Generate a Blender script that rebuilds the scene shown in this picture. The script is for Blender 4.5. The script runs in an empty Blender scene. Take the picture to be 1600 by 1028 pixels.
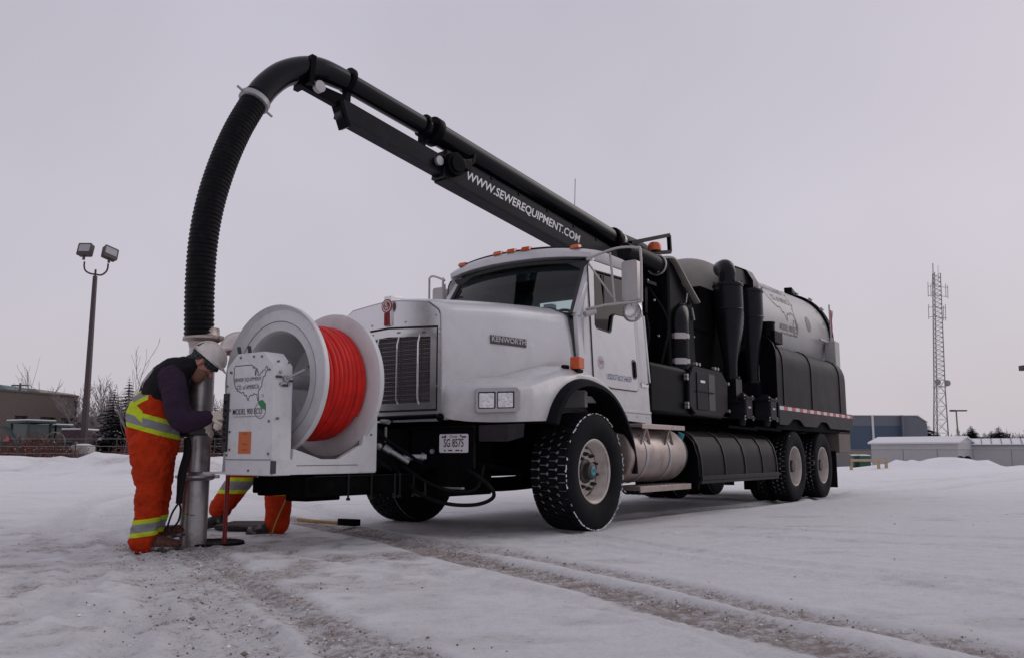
import bpy, bmesh, math, random
import numpy as np
from mathutils import Vector, Matrix, noise
from mathutils.geometry import tessellate_polygon
R = math.radians
PI = math.pi
random.seed(7)
scene = bpy.context.scene
COL = scene.collection

# ------------------------------------------------------------------ camera
CAM_H = 0.6985
cam_d = bpy.data.cameras.new('camera')
cam = bpy.data.objects.new('camera', cam_d)
COL.objects.link(cam)
cam.location = (0, 0, CAM_H)
cam.rotation_euler = (R(90) + 0.1435, 0, 0)
cam_d.sensor_width = 36
cam_d.lens = 1347.6 / 1600 * 36
cam_d.clip_start = 0.05
cam_d.clip_end = 3000
scene.camera = cam
scene.render.resolution_x = 1024
scene.render.resolution_y = 657

# ------------------------------------------------------------------ sky, sun, exposure
SUN_EL, SUN_AZ = R(32), R(60)          # soft overcast light, brighter towards the right behind the truck
world = bpy.data.worlds.new('World')
scene.world = world
world.use_nodes = True
wn, wl = world.node_tree.nodes, world.node_tree.links
wn.clear()
w_out = wn.new('ShaderNodeOutputWorld')
w_bg = wn.new('ShaderNodeBackground')
w_bg2 = wn.new('ShaderNodeBackground')
w_add = wn.new('ShaderNodeAddShader')
w_sky = wn.new('ShaderNodeTexSky')
w_sky.sky_type = 'NISHITA'
w_sky.sun_disc = False
w_sky.sun_elevation = SUN_EL
w_sky.sun_rotation = SUN_AZ
w_sky.air_density = 1.0
w_sky.dust_density = 6.0
w_bg.inputs['Strength'].default_value = 0.006
wl.new(w_sky.outputs[0], w_bg.inputs['Color'])
# the cloud deck: nearly even grey, a little lighter and warmer low down, with faint mottling
w_tc = wn.new('ShaderNodeTexCoord')
w_sep = wn.new('ShaderNodeSeparateXYZ')
w_ramp = wn.new('ShaderNodeValToRGB')
w_ramp.color_ramp.interpolation = 'EASE'
els = w_ramp.color_ramp.elements
els[0].position = 0.0; els[0].color = (0.57, 0.535, 0.575, 1)
els[1].position = 0.55; els[1].color = (0.505, 0.482, 0.56, 1)
e = els.new(0.22); e.color = (0.56, 0.532, 0.60, 1)
w_noi = wn.new('ShaderNodeTexNoise'); w_noi.inputs['Scale'].default_value = 2.2; w_noi.inputs['Detail'].default_value = 3
w_mr = wn.new('ShaderNodeMapRange'); w_mr.inputs[1].default_value = 0.3; w_mr.inputs[2].default_value = 0.7
w_mr.inputs[3].default_value = 0.93; w_mr.inputs[4].default_value = 1.07
w_mul = wn.new('ShaderNodeVectorMath'); w_mul.operation = 'SCALE'
wl.new(w_tc.outputs['Generated'], w_sep.inputs[0])
wl.new(w_sep.outputs['Z'], w_ramp.inputs[0])
wl.new(w_tc.outputs['Generated'], w_noi.inputs['Vector'])
wl.new(w_noi.outputs[0], w_mr.inputs[0])
wl.new(w_ramp.outputs[0], w_mul.inputs[0])
wl.new(w_mr.outputs[0], w_mul.inputs['Scale'])
wl.new(w_mul.outputs[0], w_bg2.inputs['Color'])
w_bg2.inputs['Strength'].default_value = 0.99
wl.new(w_bg.outputs[0], w_add.inputs[0])
wl.new(w_bg2.outputs[0], w_add.inputs[1])
wl.new(w_add.outputs[0], w_out.inputs['Surface'])
sun_d = bpy.data.lights.new('sun', 'SUN')
sun_d.energy = 0.5
sun_d.angle = R(40)
sun_d.color = (1.0, 0.95, 0.92)
sun = bpy.data.objects.new('sun', sun_d)
COL.objects.link(sun)
sdir = Vector((math.sin(SUN_AZ) * math.cos(SUN_EL), math.cos(SUN_AZ) * math.cos(SUN_EL), math.sin(SUN_EL)))
sun.rotation_euler = (-sdir).to_track_quat('-Z', 'Y').to_euler()
sun.location = sdir * 60
vs = scene.view_settings
vs.view_transform = 'Standard'
vs.look = 'None'
vs.gamma = 1
vs.exposure = 0.0
vs.use_curve_mapping = False
scene.render.engine = 'CYCLES'

# ------------------------------------------------------------------ materials
def mat(name, col, rough=0.5, metal=0.0, vary=0.0, scale=8.0, bump=0.0, bscale=60.0, dirt=None, coat=0.0, spec=0.5,
        dirt_z=None, detail=4.0, col2=None):
    """principled; vary = brightness mottling, dirt = (colour, amount, scale), dirt_z = (z0, z1, colour, amount) road film that thins out upwards"""
    m = bpy.data.materials.new(name)
    m.use_nodes = True
    n, l = m.node_tree.nodes, m.node_tree.links
    b = n['Principled BSDF']
    b.inputs['Roughness'].default_value = rough
    b.inputs['Metallic'].default_value = metal
    b.inputs['Specular IOR Level'].default_value = spec
    b.inputs['Coat Weight'].default_value = coat
    b.inputs['Coat Roughness'].default_value = 0.08
    c = n.new('ShaderNodeRGB'); c.outputs[0].default_value = (*col, 1)
    cur = c.outputs[0]
    tc = n.new('ShaderNodeTexCoord')
    if vary > 0:
        t = n.new('ShaderNodeTexNoise'); t.inputs['Scale'].default_value = scale; t.inputs['Detail'].default_value = detail
        t.inputs['Roughness'].default_value = 0.65
        l.new(tc.outputs['Object'], t.inputs['Vector'])
        mr = n.new('ShaderNodeMapRange'); mr.inputs[1].default_value = 0.3; mr.inputs[2].default_value = 0.7
        mr.inputs[3].default_value = 1 - vary; mr.inputs[4].default_value = 1 + vary
        l.new(t.outputs[0], mr.inputs[0])
        if col2 is None:
            v = n.new('ShaderNodeVectorMath'); v.operation = 'SCALE'
            l.new(cur, v.inputs[0]); l.new(mr.outputs[0], v.inputs['Scale'])
            cur = v.outputs[0]
        else:
            mr.inputs[3].default_value = 0; mr.inputs[4].default_value = 1
            mx = n.new('ShaderNodeMixRGB'); l.new(mr.outputs[0], mx.inputs[0]); l.new(cur, mx.inputs[1])
            mx.inputs[2].default_value = (*col2, 1); cur = mx.outputs[0]
        mr2 = n.new('ShaderNodeMapRange'); mr2.inputs[3].default_value = max(rough - 0.08, 0.02); mr2.inputs[4].default_value = min(rough + 0.1, 1)
        l.new(t.outputs[0], mr2.inputs[0]); l.new(mr2.outputs[0], b.inputs['Roughness'])
    if dirt:
        t = n.new('ShaderNodeTexNoise'); t.inputs['Scale'].default_value = dirt[2]; t.inputs['Detail'].default_value = 6
        t.inputs['Roughness'].default_value = 0.7
        l.new(tc.outputs['Object'], t.inputs['Vector'])
        mr = n.new('ShaderNodeMapRange'); mr.inputs[1].default_value = 0.5; mr.inputs[2].default_value = 0.72
        mr.inputs[3].default_value = 0; mr.inputs[4].default_value = dirt[1]
        l.new(t.outputs[0], mr.inputs[0])
        mx = n.new('ShaderNodeMixRGB'); l.new(mr.outputs[0], mx.inputs[0]); l.new(cur, mx.inputs[1])
        mx.inputs[2].default_value = (*dirt[0], 1); cur = mx.outputs[0]
    if dirt_z:
        s = n.new('ShaderNodeSeparateXYZ'); l.new(tc.outputs['Object'], s.inputs[0])
        mr = n.new('ShaderNodeMapRange'); mr.inputs[1].default_value = dirt_z[0]; mr.inputs[2].default_value = dirt_z[1]
        mr.inputs[3].default_value = dirt_z[3]; mr.inputs[4].default_value = 0
        l.new(s.outputs['Z'], mr.inputs[0])
        t = n.new('ShaderNodeTexNoise'); t.inputs['Scale'].default_value = 5; t.inputs['Detail'].default_value = 8
        t.inputs['Roughness'].default_value = 0.75
        l.new(tc.outputs['Object'], t.inputs['Vector'])
        mu = n.new('ShaderNodeMath'); mu.operation = 'MULTIPLY'; l.new(mr.outputs[0], mu.inputs[0]); l.new(t.outputs[0], mu.inputs[1])
        mx = n.new('ShaderNodeMixRGB'); l.new(mu.outputs[0], mx.inputs[0]); l.new(cur, mx.inputs[1])
        mx.inputs[2].default_value = (*dirt_z[2], 1); cur = mx.outputs[0]
    l.new(cur, b.inputs['Base Color'])
    if bump > 0:
        t = n.new('ShaderNodeTexNoise'); t.inputs['Scale'].default_value = bscale; t.inputs['Detail'].default_value = 5
        l.new(tc.outputs['Object'], t.inputs['Vector'])
        bp = n.new('ShaderNodeBump'); bp.inputs['Strength'].default_value = bump; bp.inputs['Distance'].default_value = 0.01
        l.new(t.outputs[0], bp.inputs['Height']); l.new(bp.outputs[0], b.inputs['Normal'])
    return m

GRIME = (0.20, 0.175, 0.155)
M = {}
M['white'] = mat('white_paint', (0.575, 0.575, 0.59), 0.24, vary=0.04, scale=2.2, coat=0.25, dirt=((0.42, 0.40, 0.385), 0.35, 5), dirt_z=(0.85, 1.75, (0.22, 0.19, 0.17), 0.8))
M['reelwhite'] = mat('reel_white_paint', (0.60, 0.60, 0.61), 0.38, vary=0.05, scale=4, dirt=((0.36, 0.33, 0.31), 0.4, 7), bump=0.05, bscale=40)
M['poly'] = mat('white_polyethylene', (0.62, 0.61, 0.60), 0.5, vary=0.05, scale=3)
M['black'] = mat('black_paint', (0.0035, 0.0035, 0.005), 0.34, vary=0.25, scale=3, dirt=((0.03, 0.027, 0.025), 0.12, 9), spec=0.04)
M['blackgloss'] = mat('black_gloss', (0.004, 0.004, 0.006), 0.18, vary=0.2, scale=2, spec=0.2)
M['chassis'] = mat('chassis_black', (0.003, 0.003, 0.0035), 0.7, vary=0.4, scale=5, dirt=((0.014, 0.012, 0.011), 0.4, 8), spec=0.03)
M['blackpoly'] = mat('black_poly_tank', (0.0045, 0.0045, 0.007), 0.4, vary=0.3, scale=3, bump=0.04, bscale=90, dirt=((0.022, 0.02, 0.021), 0.3, 7), dirt_z=(0.4, 1.2, (0.04, 0.034, 0.033), 0.4), spec=0.05)
M['enamel'] = mat('black_enamel', (0.008, 0.008, 0.011), 0.28, vary=0.25, scale=3, dirt=((0.03, 0.027, 0.026), 0.2, 8), spec=0.16)
M['charcoal'] = mat('charcoal_paint', (0.012, 0.0115, 0.016), 0.42, vary=0.15, scale=3, dirt=((0.05, 0.043, 0.042), 0.3, 8), dirt_z=(0.9, 1.5, (0.06, 0.052, 0.05), 0.4), spec=0.08)
M['rubber'] = mat('tyre_rubber', (0.007, 0.007, 0.009), 0.7, spec=0.07, vary=0.3, scale=7, bump=0.1, bscale=80, dirt=((0.03, 0.027, 0.026), 0.35, 5))
M['snowy_rubber'] = mat('tyre_groove', (0.55, 0.54, 0.56), 0.85, dirt=((0.012, 0.012, 0.013), 1.0, 11))
M['hose'] = mat('suction_hose_rubber', (0.005, 0.005, 0.0065), 0.42, spec=0.1, vary=0.3, scale=10, dirt=((0.035, 0.03, 0.03), 0.35, 14))
M['alu'] = mat('dirty_aluminium', (0.42, 0.35, 0.325), 0.40, metal=0.65, vary=0.16, scale=4, dirt=((0.16, 0.12, 0.105), 0.7, 5), dirt_z=(0.4, 1.0, (0.24, 0.19, 0.17), 0.9))
M['steel'] = mat('galvanised_tube', (0.42, 0.40, 0.40), 0.34, metal=0.85, vary=0.22, scale=4, dirt=((0.12, 0.08, 0.07), 0.65, 4.5), bump=0.05, bscale=20, detail=8)
M['chrome'] = mat('stainless', (0.62, 0.61, 0.62), 0.16, metal=1.0, vary=0.06, scale=6)
M['trim'] = mat('polished_panel', (0.66, 0.65, 0.67), 0.2, metal=0.9, vary=0.05, scale=3)
M['greymetal'] = mat('zinc_fitting', (0.36, 0.35, 0.36), 0.42, metal=0.6, vary=0.1, scale=20)
M['mirror'] = mat('mirror_shell', (0.40, 0.375, 0.375), 0.3, metal=0.35, vary=0.06, scale=8)
M['rim'] = mat('dirty_white_rim', (0.52, 0.46, 0.42), 0.5, vary=0.14, scale=8, dirt=((0.25, 0.19, 0.16), 0.7, 6))
M['hub'] = mat('hub_oily_black', (0.025, 0.02, 0.02), 0.45, vary=0.3, scale=20)
M['red'] = mat('red_hose', (0.56, 0.015, 0.010), 0.42, vary=0.15, scale=12, dirt=((0.25, 0.02, 0.02), 0.4, 8), spec=0.2)
M['redpaint'] = mat('red_paint', (0.26, 0.008, 0.011), 0.4, vary=0.12, scale=10)
M['amber'] = mat('amber_lens', (0.55, 0.085, 0.012), 0.25, coat=0.3)
M['tank'] = mat('pale_grey_tank', (0.36, 0.36, 0.355), 0.34, vary=0.07, scale=2, spec=0.25, dirt=((0.22, 0.205, 0.19), 0.35, 4))
M['beige'] = mat('tank_front_beige', (0.20, 0.19, 0.165), 0.45, vary=0.1, scale=4)
M['ink'] = mat('black_lettering', (0.03, 0.03, 0.035), 0.5)
M['greyink'] = mat('grey_lettering', (0.12, 0.12, 0.12), 0.5)
M['tankink'] = mat('tank_lettering', (0.10, 0.10, 0.095), 0.5)
M['paleink'] = mat('white_lettering', (0.72, 0.71, 0.72), 0.45)
M['blueink'] = mat('blue_lettering', (0.025, 0.04, 0.22), 0.5)
M['greenleaf'] = mat('green_leaf_print', (0.02, 0.19, 0.055), 0.5)
M['orangelabel'] = mat('orange_label', (0.50, 0.13, 0.03), 0.5, vary=0.08, scale=30)
M['plate'] = mat('licence_plate', (0.62, 0.61, 0.64), 0.4)
M['seal'] = mat('door_seal', (0.035, 0.035, 0.035), 0.7)
M['interior'] = mat('cab_interior', (0.03, 0.03, 0.033), 0.7)
M['seatfabric'] = mat('seat_fabric', (0.055, 0.055, 0.06), 0.9)
M['lens'] = mat('headlamp_lens', (0.60, 0.60, 0.62), 0.1, metal=1.0, vary=0.25, scale=30, bump=0.9, bscale=35)
M['teal'] = mat('teal_cap', (0.02, 0.19, 0.24), 0.4)
M['tapered'] = mat('reflective_red', (0.42, 0.02, 0.03), 0.4)
M['tapewhite'] = mat('reflective_white', (0.55, 0.53, 0.52), 0.4)
M['snow'] = mat('loose_snow', (0.74, 0.735, 0.76), 0.9, vary=0.05, scale=6, bump=0.5, bscale=15)
M['rust'] = mat('rusty_brown_box', (0.13, 0.105, 0.095), 0.7, vary=0.2, scale=5)
M['paper'] = mat('paper', (0.72, 0.70, 0.72), 0.8)

def glass_mat(name, tint, gloss=0.9, ior=1.45):
    m = bpy.data.materials.new(name); m.use_nodes = True
    n, l = m.node_tree.nodes, m.node_tree.links
    n.clear()
    o = n.new('ShaderNodeOutputMaterial'); mx = n.new('ShaderNodeMixShader')
    t = n.new('ShaderNodeBsdfTransparent'); t.inputs[0].default_value = (*tint, 1)
    g = n.new('ShaderNodeBsdfGlossy'); g.inputs['Roughness'].default_value = 0.03; g.inputs['Color'].default_value = (gloss, gloss, gloss, 1)
    f = n.new('ShaderNodeFresnel'); f.inputs[0].default_value = ior
    l.new(f.outputs[0], mx.inputs[0]); l.new(t.outputs[0], mx.inputs[1]); l.new(g.outputs[0], mx.inputs[2])
    l.new(mx.outputs[0], o.inputs['Surface'])
    return m
M['glass'] = glass_mat('windscreen_glass', (0.50, 0.64, 0.64))
M['sideglass'] = glass_mat('side_glass', (0.07, 0.11, 0.12), 0.6, 1.3)

# ------------------------------------------------------------------ geometry helpers
class G:
    """collects faces for ONE mesh object"""
    def __init__(s):
        s.v = []; s.f = []; s.mi = []; s.cur = 0
    def add(s, vs, fs):
        o = len(s.v)
        s.v += [tuple(p) for p in vs]
        s.f += [tuple(i + o for i in f) for f in fs]
        s.mi += [s.cur] * len(fs)
        return s
    def box(s, c, d, rot=None):
        x, y, z = d[0] / 2, d[1] / 2, d[2] / 2
        P = [Vector(p) for p in ((-x,-y,-z),(x,-y,-z),(x,y,-z),(-x,y,-z),(-x,-y,z),(x,-y,z),(x,y,z),(-x,y,z))]
        if rot is not None: P = [rot @ p for p in P]
        return s.add([p + Vector(c) for p in P], [(0,3,2,1),(4,5,6,7),(0,1,5,4),(1,2,6,5),(2,3,7,6),(3,0,4,7)])
    def b2(s, lo, hi):
        return s.box([(a + b) / 2 for a, b in zip(lo, hi)], [abs(b - a) for a, b in zip(lo, hi)])
    def bar(s, p, q, w, h, up=(0, 0, 1)):
        p, q = Vector(p), Vector(q)
        d = (q - p); L = d.length; d.normalize()
        u = Vector(up); u = (u - d * u.dot(d))
        if u.length < 1e-5: u = d.orthogonal()
        u.normalize(); sd = d.cross(u)
        m = Matrix((d, sd, u)).transposed()
        return s.box((p + q) / 2, (L, w, h), m)
    def tube(s, path, r, n=12, caps=True, closed=False, ry=None):
        path = [Vector(p) for p in path]
        k = len(path)
        rr = r if hasattr(r, '__len__') else [r] * k
        vs, prev = [], None
        for i in range(k):
            if closed: t = path[(i + 1) % k] - path[i - 1]
            else: t = path[min(i + 1, k - 1)] - path[max(i - 1, 0)]
            if t.length < 1e-9: t = Vector((0, 0, 1))
            t.normalize()
            if prev is None:
                u = t.orthogonal().normalized()
                if abs(t.z) < 0.95:
                    u = Vector((0, 0, 1)); u = (u - t * u.dot(t)).normalized()
                else:
                    u = Vector((1, 0, 0)); u = (u - t * u.dot(t)).normalized()
            else:
                u = (prev - t * prev.dot(t))
                u = u.normalized() if u.length > 1e-6 else t.orthogonal().normalized()
            prev = u; w = t.cross(u)
            a = rr[i]; b = a if ry is None else (ry[i] if hasattr(ry, '__len__') else ry)
            for j in range(n):
                an = 2 * PI * j / n
                vs.append(path[i] + u * (math.cos(an) * a) + w * (math.sin(an) * b))
        fs = []
        for i in range(k if closed else k - 1):
            i2 = (i + 1) % k
            for j in range(n):
                j2 = (j + 1) % n
                fs.append((i * n + j, i * n + j2, i2 * n + j2, i2 * n + j))
        if caps and not closed:
            fs.append(tuple(range(n - 1, -1, -1)))
            fs.append(tuple((k - 1) * n + j for j in range(n)))
        return s.add(vs, fs)
    def cyl(s, p, q, r, r2=None, n=16, caps=True):
        return s.tube([p, q], [r, r if r2 is None else r2], n, caps)
    def lathe(s, prof, o=(0, 0, 0), axis='y', n=32, a0=0, a1=2 * PI):
        """prof: (t along axis, radius)"""
        vs, fs = [], []
        full = abs(a1 - a0 - 2 * PI) < 1e-6
        cnt = n if full else n + 1
        for j in range(cnt):
            a = a0 + (a1 - a0) * j / n
            for t, r in prof:
                c, d = r * math.cos(a), r * math.sin(a)
                p = {'y': (c, t, d), 'x': (t, c, d), 'z': (c, d, t)}[axis]
                vs.append((p[0] + o[0], p[1] + o[1], p[2] + o[2]))
        k = len(prof)
        for j in range(n):
            j2 = (j + 1) % cnt
            for i in range(k - 1):
                fs.append((j * k + i, j * k + i + 1, j2 * k + i + 1, j2 * k + i))
        return s.add(vs, fs)
    def prism(s, poly, fn, d0, d1, holes=()):
        """poly in 2D, fn(a, b, d) -> 3D, extruded from d0 to d1; holes allowed"""
        loops = [list(poly)] + [list(h) for h in holes]
        tri = tessellate_polygon([[Vector((a, b, 0)) for a, b in lp] for lp in loops])
        flat = [p for lp in loops for p in lp]
        n = len(flat)
        vs = [fn(a, b, d0) for a, b in flat] + [fn(a, b, d1) for a, b in flat]
        fs = [tuple(t) for t in tri] + [tuple(i + n for i in reversed(t)) for t in tri]
        o = 0
        for lp in loops:
            k = len(lp)
            for i in range(k):
                j = (i + 1) % k
                fs.append((o + i, o + j, o + j + n, o + i + n))
            o += k
        return s.add(vs, fs)
    def loft(s, secs, closed=False, cap=False):
        k = len(secs[0]); vs = [p for sec in secs for p in sec]; fs = []
        for i in range(len(secs) - 1):
            for j in range(k if closed else k - 1):
                j2 = (j + 1) % k
                fs.append((i * k + j, i * k + j2, (i + 1) * k + j2, (i + 1) * k + j))
        if cap:
            fs.append(tuple(range(k))); fs.append(tuple((len(secs) - 1) * k + j for j in range(k - 1, -1, -1)))
        return s.add(vs, fs)
    def ball(s, c, r, n=12, m=8, half=False, sc=(1, 1, 1)):
        prof = []
        vs, fs = [], []
        for i in range(m + 1):
            th = (PI / 2 if half else PI) * i / m
            for j in range(n):
                a = 2 * PI * j / n
                vs.append((c[0] + r * sc[0] * math.sin(th) * math.cos(a), c[1] + r * sc[1] * math.sin(th) * math.sin(a), c[2] + r * sc[2] * math.cos(th)))
        for i in range(m):
            for j in range(n):
                j2 = (j + 1) % n
                fs.append((i * n + j, (i + 1) * n + j, (i + 1) * n + j2, i * n + j2))
        return s.add(vs, fs)
    def mesh(s, name, mats, smooth=35, weld=True):
        me = bpy.data.meshes.new(name)
        me.from_pydata(s.v, [], s.f)
        if not isinstance(mats, (list, tuple)): mats = [mats]
        for m in mats: me.materials.append(M[m] if isinstance(m, str) else m)
        if len(mats) > 1: me.polygons.foreach_set('material_index', s.mi)
        bm = bmesh.new(); bm.from_mesh(me)
        if weld: bmesh.ops.remove_doubles(bm, verts=bm.verts, dist=1e-5)
        bmesh.ops.recalc_face_normals(bm, faces=bm.faces)
        bm.to_mesh(me); bm.free()
        if smooth:
            me.shade_smooth(); me.set_sharp_from_angle(angle=R(smooth))
        return me
    def obj(s, name, mats, parent=None, smooth=35, bevel=0, seg=2, loc=None, weld=True):
        o = bpy.data.objects.new(name, s.mesh(name, mats, smooth, weld))
        COL.objects.link(o)
        o.parent = parent
        if loc: o.location = loc
        if bevel:
            b = o.modifiers.new('bevel', 'BEVEL'); b.width = bevel; b.segments = seg; b.limit_method = 'ANGLE'; b.angle_limit = R(30)
            b.harden_normals = False
        return o

def tag(o, label=None, cat=None, group=None, kind=None):
    if label: o['label'] = label
    if cat: o['category'] = cat
    if group: o['group'] = group
    if kind: o['kind'] = kind
    return o
def empty(name, loc=(0, 0, 0), rz=0, label=None, cat=None, group=None):
    o = bpy.data.objects.new(name, None); COL.objects.link(o)
    o.empty_display_size = 0.2
    o.location = loc; o.rotation_euler = (0, 0, rz)
    return tag(o, label, cat, group)
def copy_tree(o, parent=None, loc=None, rz=None):
    c = o.copy(); COL.objects.link(c); c.parent = parent
    if loc is not None: c.location = loc
    if rz is not None: c.rotation_euler = (0, 0, rz)
    for ch in o.children: copy_tree(ch, c)
    return c
def share(o, parent, loc=None, rot=None):
    c = o.copy(); COL.objects.link(c); c.parent = parent
    if loc is not None: c.location = loc
    if rot is not None: c.rotation_euler = rot
    return c
def spline(pts, n=8, closed=False):
    """Catmull-Rom through the points"""
    P = [Vector(p) for p in pts]; k = len(P); out = []
    rng = range(k if closed else k - 1)
    for i in rng:
        a = P[i - 1] if (i > 0 or closed) else P[0] * 2 - P[1]
        b, c = P[i], P[(i + 1) % k]
        d = P[(i + 2) % k] if (i + 2 < k or closed) else P[-1] * 2 - P[-2]
        for j in range(n):
            t = j / n
            out.append(0.5 * ((2 * b) + (c - a) * t + (2 * a - 5 * b + 4 * c - d) * t * t + (3 * b - a - 3 * c + d) * t ** 3))
    if not closed: out.append(P[-1])
    return out
def rrect(x0, y0, x1, y1, r, n=4):
    out = []
    for cx, cy, a in ((x1 - r, y1 - r, 0), (x0 + r, y1 - r, 90), (x0 + r, y0 + r, 180), (x1 - r, y0 + r, 270)):
        for i in range(n + 1):
            t = R(a + 90 * i / n); out.append((cx + r * math.cos(t), cy + r * math.sin(t)))
    return out
def circ(cx, cy, r, n=20):
    return [(cx + r * math.cos(2 * PI * i / n), cy + r * math.sin(2 * PI * i / n)) for i in range(n)]
WORK = bpy.data.scenes.new('workbench')      # empty side scene: evaluates one object at a time
def bake(o):
    WORK.collection.objects.link(o)
    vl = WORK.view_layers[0]; vl.update()
    dg = vl.depsgraph; dg.update()
    me = bpy.data.meshes.new_from_object(o.evaluated_get(dg))
    bpy.data.objects.remove(o)
    return me
def lettering(name, text, origin, xdir, ydir, height, mt, parent, width=None, bold=0.0, shear=0.0, depth=0.002, font_scale=None):
    """flat print as thin raised letters: origin = lower left, width stretches to fit"""
    cu = bpy.data.curves.new(name, 'FONT'); cu.body = text; cu.size = 1; cu.offset = bold; cu.shear = shear
    cu.extrude = 0; cu.resolution_u = 3
    to = bpy.data.objects.new(name, cu)
    me = bake(to)
    n = len(me.vertices); co = np.zeros(n * 3); me.vertices.foreach_get('co', co); co = co.reshape(-1, 3)
    x0, x1 = co[:, 0].min(), co[:, 0].max(); y0, y1 = co[:, 1].min(), co[:, 1].max()
    sy = height / (y1 - y0); sx = sy if width is None else width / (x1 - x0)
    X, Y = Vector(xdir).normalized(), Vector(ydir).normalized(); N = X.cross(Y)
    O = Vector(origin)
    P = np.array([O + X * ((a - x0) * sx) + Y * ((b - y0) * sy) + N * depth for a, b, c in co])
    me.vertices.foreach_set('co', P.ravel()); me.materials.clear(); me.materials.append(M[mt]); me.update()
    o = bpy.data.objects.new(name, me); COL.objects.link(o); o.parent = parent
    return o

# numpy value noise for the ground
_rs = np.random.RandomState(3)
_tab = _rs.rand(256, 256)
def vnoise(x, y):
    xi = np.floor(x).astype(int); yi = np.floor(y).astype(int); fx = x - xi; fy = y - yi
    fx = fx * fx * (3 - 2 * fx); fy = fy * fy * (3 - 2 * fy)
    a = _tab[xi % 256, yi % 256]; b = _tab[(xi + 1) % 256, yi % 256]; c = _tab[xi % 256, (yi + 1) % 256]; d = _tab[(xi + 1) % 256, (yi + 1) % 256]
    return (a * (1 - fx) + b * fx) * (1 - fy) + (c * (1 - fx) + d * fx) * fy
def fbm(x, y, o=4):
    s = 0; a = 0.5
    for i in range(o):
        s = s + a * vnoise(x * 2 ** i + 17.3 * i, y * 2 ** i + 9.1 * i); a *= 0.5
    return s

# ------------------------------------------------------------------ ground: snow-covered yard with ruts
def smooth(a, b, x):
    t = np.clip((x - a) / (b - a), 0, 1); return t * t * (3 - 2 * t)
def axis_pts(lo, hi, step, far_lo, far_hi, grow=1.07):
    a = list(np.arange(lo, hi, step)); s = step; x = a[-1]; up = []
    while x < far_hi: s *= grow if x < 90 else 1.2; x += s; up.append(x)
    s = step; x = lo; dn = []
    while x > far_lo: s *= (grow if (x < 0 and lo < 0 and x > -40) else 1.2); x -= s; dn.append(x)
    return np.array(dn[::-1] + a + up)
def dist_line(X, Y, pts):
    D = np.full(X.shape, 9.0); S = np.zeros(X.shape); acc = 0.0; pts = [tuple(p)[:2] for p in spline([(a, b, 0) for a, b in pts], 6)]
    for (ax, ay), (bx, by) in zip(pts[:-1], pts[1:]):
        dx, dy = bx - ax, by - ay; L2 = dx * dx + dy * dy + 1e-9; q = 0.8
        i0, i1 = np.searchsorted(gx, (min(ax, bx) - q, max(ax, bx) + q)); j0, j1 = np.searchsorted(gy, (min(ay, by) - q, max(ay, by) + q))
        if i1 <= i0 or j1 <= j0: acc += math.sqrt(L2); continue
        x, y = X[j0:j1, i0:i1], Y[j0:j1, i0:i1]
        t = np.clip(((x - ax) * dx + (y - ay) * dy) / L2, 0, 1)
        d = np.hypot(x - ax - t * dx, y - ay - t * dy); sg = np.sign(dx * (y - ay) - dy * (x - ax)); o = D[j0:j1, i0:i1]; q = d < np.abs(o)
        D[j0:j1, i0:i1] = np.where(q, d * np.where(sg == 0, 1, sg), o); ss = S[j0:j1, i0:i1]; S[j0:j1, i0:i1] = np.where(q, acc + t * math.sqrt(L2), ss); acc += math.sqrt(L2)
    return D, S
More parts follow.
